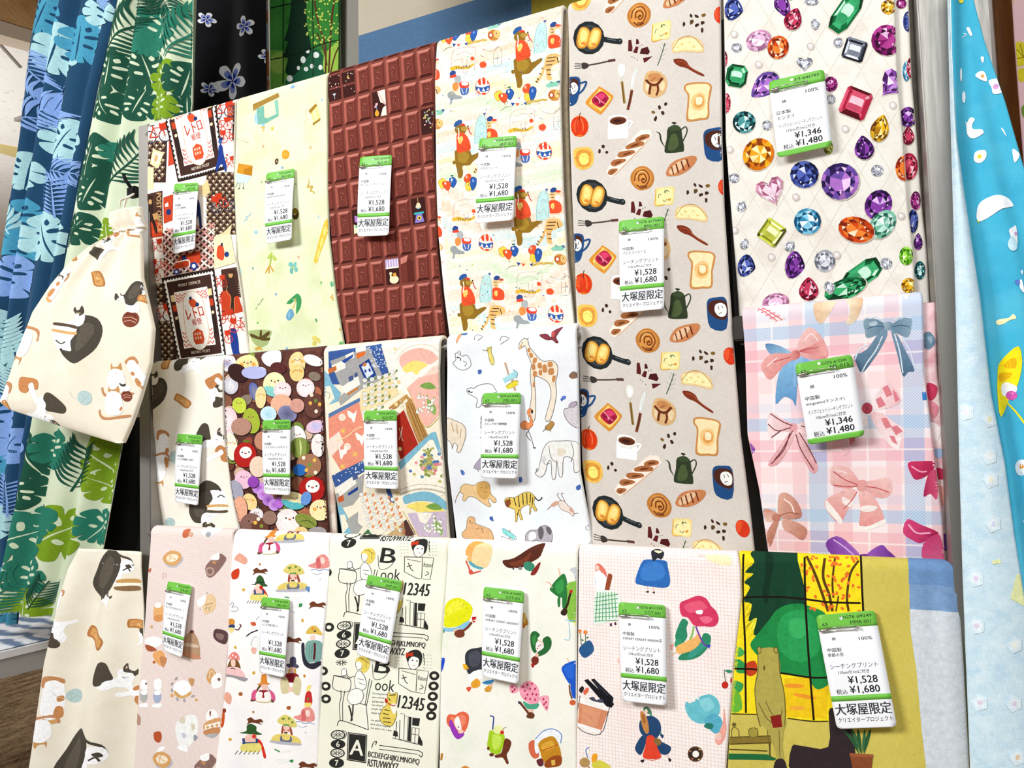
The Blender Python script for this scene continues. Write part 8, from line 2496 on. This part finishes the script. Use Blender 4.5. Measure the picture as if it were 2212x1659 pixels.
sh, rt, P = hanging('hanging_fabric', 'cream, slate blue and mustard block fabric behind the rack', 'fabric', YB+.02, [(771, -420), (775, 300)], [(1300, -420), (1300, 300)], 230, cloth('beige_block_cotton', 'c9bda8', blot=['c2b59e'], blot_amt=.4), yref=800)
P.run('''
F 0 0 1
G
p 56789c 760 82 1010 5 1160 -40 1160 120 980 240 760 320
p b8a43c 1148 -60 1320 -110 1320 200 1148 200
'''); P.build(rt)
sv = empty('fabric_edge', onplane((577, 300), (0, YB+.02, 0), (0, 1, 0)), 'pale blue and rust rolled selvage between the black and green fabrics', 'fabric')
a0, a1 = onplane((563, -420), (0, YB+.02, 0), (0, 1, 0)), onplane((579, 300), (0, YB+.02, 0), (0, 1, 0))
tube('roll', [a0+(a1-a0)*k/9 for k in range(10)], .0075, None, sv)
def selv():
    t = NT('selvage_print', rough=.85); tc = t.n('ShaderNodeTexCoord').outputs['Object']; t.color(t.mix(t._mr(t.noise(tc, 14, 2, stretch=(1, 1, 1.5)), .5, .56), hexc('b4bfd2'), hexc('b0663a'))); return t.m
sv.children[0].data.materials.append(selv())
c0 = onplane((735, 0), (0, YB+.05, 0), (0, 1, 0)); c1 = onplane((776, 0), (0, YB+.05, 0), (0, 1, 0))
pst = box('wall_pillar', (c0[0], c1[0], YB+.05, YB+.1, 0, 3.1), plain('grey_pillar', '8f8a80', rough=.7)); struct(pst, 'narrow grey wall pillar behind the rack'); pst.name = 'trim_7'

# right of the rack: turquoise fabric, its pale reverse turned back, and what hangs beyond
TQ = cloth('turquoise_cotton', '45b4d4', blot=['3aa6ca', '62c2dc'], blot_amt=.5, blot_scale=18)
sh, rt, P = hanging('hanging_fabric', 'turquoise fabric printed with daisies, birds and a yellow boat right of the post', 'fabric', D-.038,
    [(2052, -60), (2056, 120), (2066, 300), (2080, 420), (2112, 640), (2136, 850), (2165, 1000), (2185, 1150), (2208, 1300), (2260, 1700)], [(2088, -60), (2128, 90), (2172, 220), (2222, 400), (2290, 600), (2360, 1000), (2440, 1700)], 1690, TQ, T=.004, wf=lambda s, b: .012*np.sin(2*math.pi*2.1*s+1.2)*np.clip((b-.1)/.8, .02, 1), step=.007, yref=2270)
P.h = .0035; P.step = .00008; P.off = .0008
P.run('''
F 1900 0 3.95
G
b fdfdfd 740 245 765 238 790 300 770 305
l fdfdfd 5 705 325 740 300
l fdfdfd 5 715 290 745 295
b fdfdfd 815 645 850 612 895 615 918 690 870 685 830 665
e f2a84a 878 650 14 14
b fdfdfd 930 690 1000 675 1055 690 1065 760 1030 800 970 800 955 750
e d8a0d0 990 742 25 24
e e8f4f8 695 640 9 60
e e8f4f8 718 830 16 50
b fdfdfd 725 985 740 1050 775 1000 812 1020 790 1060 800 1100 870 1110 880 1145 800 1180 750 1150 740 1080
b fdfdfd 810 1310 840 1285 900 1290 905 1350 860 1390 810 1370
e e8d838 852 1335 18 18
b fdfdfd 1035 1090 1060 1110 1080 1165
b fdfdfd 1130 1280 1160 1290 1190 1330 1150 1390
b fdfdfd 860 490 890 490 880 540
e e8d838 695 10 20 22
F 1960 420 3.95
G
b fdfdfd 600 230 595 130 640 50 760 10 860 30 905 80 900 100 800 130 700 190
b e8d838 598 215 615 235 600 240
b fdfdfd 860 320 900 280 930 270 940 400 920 440
b c8e8f4 850 420 890 360 935 420 920 480 870 480
e d8a0d0 925 335 14 18
b fdfdfd 945 750 970 735 990 840 955 810
b 5a7ac8 905 745 950 735 945 785
b fdf0b8 760 1080 800 1060 870 1050 900 1020 925 1060 880 1070 820 1105 770 1110
b f8e41c 765 1540 780 1450 850 1370 940 1295 970 1380 970 1500 940 1640 900 1700 790 1900 760 1700
b e8b414 820 1460 920 1390 925 1480 
b e8b414 780 1530 900 1520 880 1560 790 1600
b fdfdfd 800 1640 850 1600 940 1640 920 1700 820 1720
e d85ab0 895 1715 50 40
l f8e41c 16 860 1780 940 1860 1010 1960
b fdfdfd 960 660 980 650 975 690
b fdfdfd 990 1400 1060 1420 1050 1500 1000 1480
F 1960 800 3.77
G
b fdfdfd 875 780 910 735 970 740 970 850 900 850
e f29a2a 940 785 22 22
b fdfdfd 940 1230 970 1220 970 1250
'''); P.build(rt)
PB = cloth('pale_reverse_cotton', 'cfe6f0', blot=['b8d8ea', 'e4f2f6'], blot_amt=.6, blot_scale=60, streak=.12)
sh2, _, P = hanging(None, None, None, D-.05, [(2046, -60), (2050, 120), (2058, 400), (2066, 700), (2073, 1000), (2080, 1240), (2098, 1700)], [(2054, -60), (2058, 120), (2068, 300), (2086, 430), (2118, 640), (2142, 850), (2172, 1000), (2192, 1150), (2216, 1300), (2268, 1700)], 1690, PB, T=.006, wf=lambda s, b: .008*np.sin(math.pi*np.clip(s, 0, 1)), part='turned_edge', root=rt, yref=2200)
for x, y, c in ((2106, 1248, 'e4d4ea'), (2108, 1350, 'e4d4ea'), (2190, 1390, 'f4f2e0'), (2115, 1515, 'e4d4ea'), (2188, 1515, 'e8d8ee'), (2195, 1630, 'e8cda8'), (2138, 1035, 'f6f0d8'), (2143, 1130, 'd8d8ee'), (2135, 985, 'f4f4f0'), (2085, 890, 'f0ecf4'), (2136, 905, 'eef0c0')):
    P.begin()
    P.blob('deeff6', [(x+(15+3*(k % 2))*math.cos(k*.63), y+(16+3*(k % 2))*math.sin(k*.63)) for k in range(10)]); P.blob('e8f4f8', [(x+11*math.cos(k*.9), y+12*math.sin(k*.9)) for k in range(7)]); P.ell(c, x, y, 5, 6); P.end()
P.run('F 0 0 1\nG\np eef2b4 2180 1290 2195 1240 2230 1240 2230 1320\np eef2b4 2140 1208 2158 1205 2160 1214 2142 1216\n'); P.build(rt, 'faded_print')
# beyond: upright board, steel strip and a pink citrus fabric
def upright(name, label, cat, x0, x1, Y, mat, th=.02, z=(.2, 2.9)):
    a, b = onplane((x0, 100), (0, Y, 0), (0, 1, 0)), onplane((x1, 100), (0, Y, 0), (0, 1, 0)); o = box(name, (a[0], b[0], Y, Y+th, *z), mat, bev=.002); return tag(o, label, cat)
upright('shelf_upright', 'narrow brown wooden upright beside the pink citrus fabric', 'board', 2152, 2196, D+.22, wood_mat('brown_wood', '7a4a14', '9a6420', 8, (6, 6, 1)))
upright('metal_strip', 'thin shiny steel strip beside the wooden upright', 'strip', 2128, 2150, D+.2, ALU, th=.012)
sh, rt, P = hanging('hanging_fabric', 'pink fabric printed with yellow citrus slices at the far right', 'fabric', D+.12, [(2160, -420), (2192, 100), (2215, 400), (2240, 700), (2270, 1500)], [(2300, -420), (2400, 1500)], 1500, cloth('pink_citrus_cotton', 'f8ccd0', blot=['fbd8da'], blot_amt=.5), yref=2260)
P.run('''
F 1900 0 3.95
G
b e8d832 1145 470 1160 370 1220 360 1300 420 1300 520 1220 560 1170 560
l 7a6a1a 6 1170 420 1240 500
l 7a6a1a 6 1165 500 1240 490
l 7a6a1a 6 1200 380 1230 490
e e8d832 1220 640 60 60
b 7a9a3a 1210 920 1240 900 1260 1010 1220 990
b d8c832 1120 20 1150 -20 1130 60
'''); P.build(rt)
upright('fabric_bolt_end', 'pale cream fabric bolt end behind the turquoise fabric', 'fabric', 2092, 2128, D+.17, cloth('cream_bolt', 'c4bbb4'), th=.03)
hr = empty('hanging_rail', (-.9, YB+.02, 2.9), 'steel rail high behind the rack that the hanging fabrics drop from', 'rail')
for yy, za in ((YB+.01, 0), (D+.15, 0)): tube('bar', [(-2.4, yy, 2.98), (.9, yy, 2.98)], .012, ALU, hr)
# ------------------------------------------------------------------ lay the prints on the cloths
for key, P in PR.items():
    P.build(FAB[key][1])
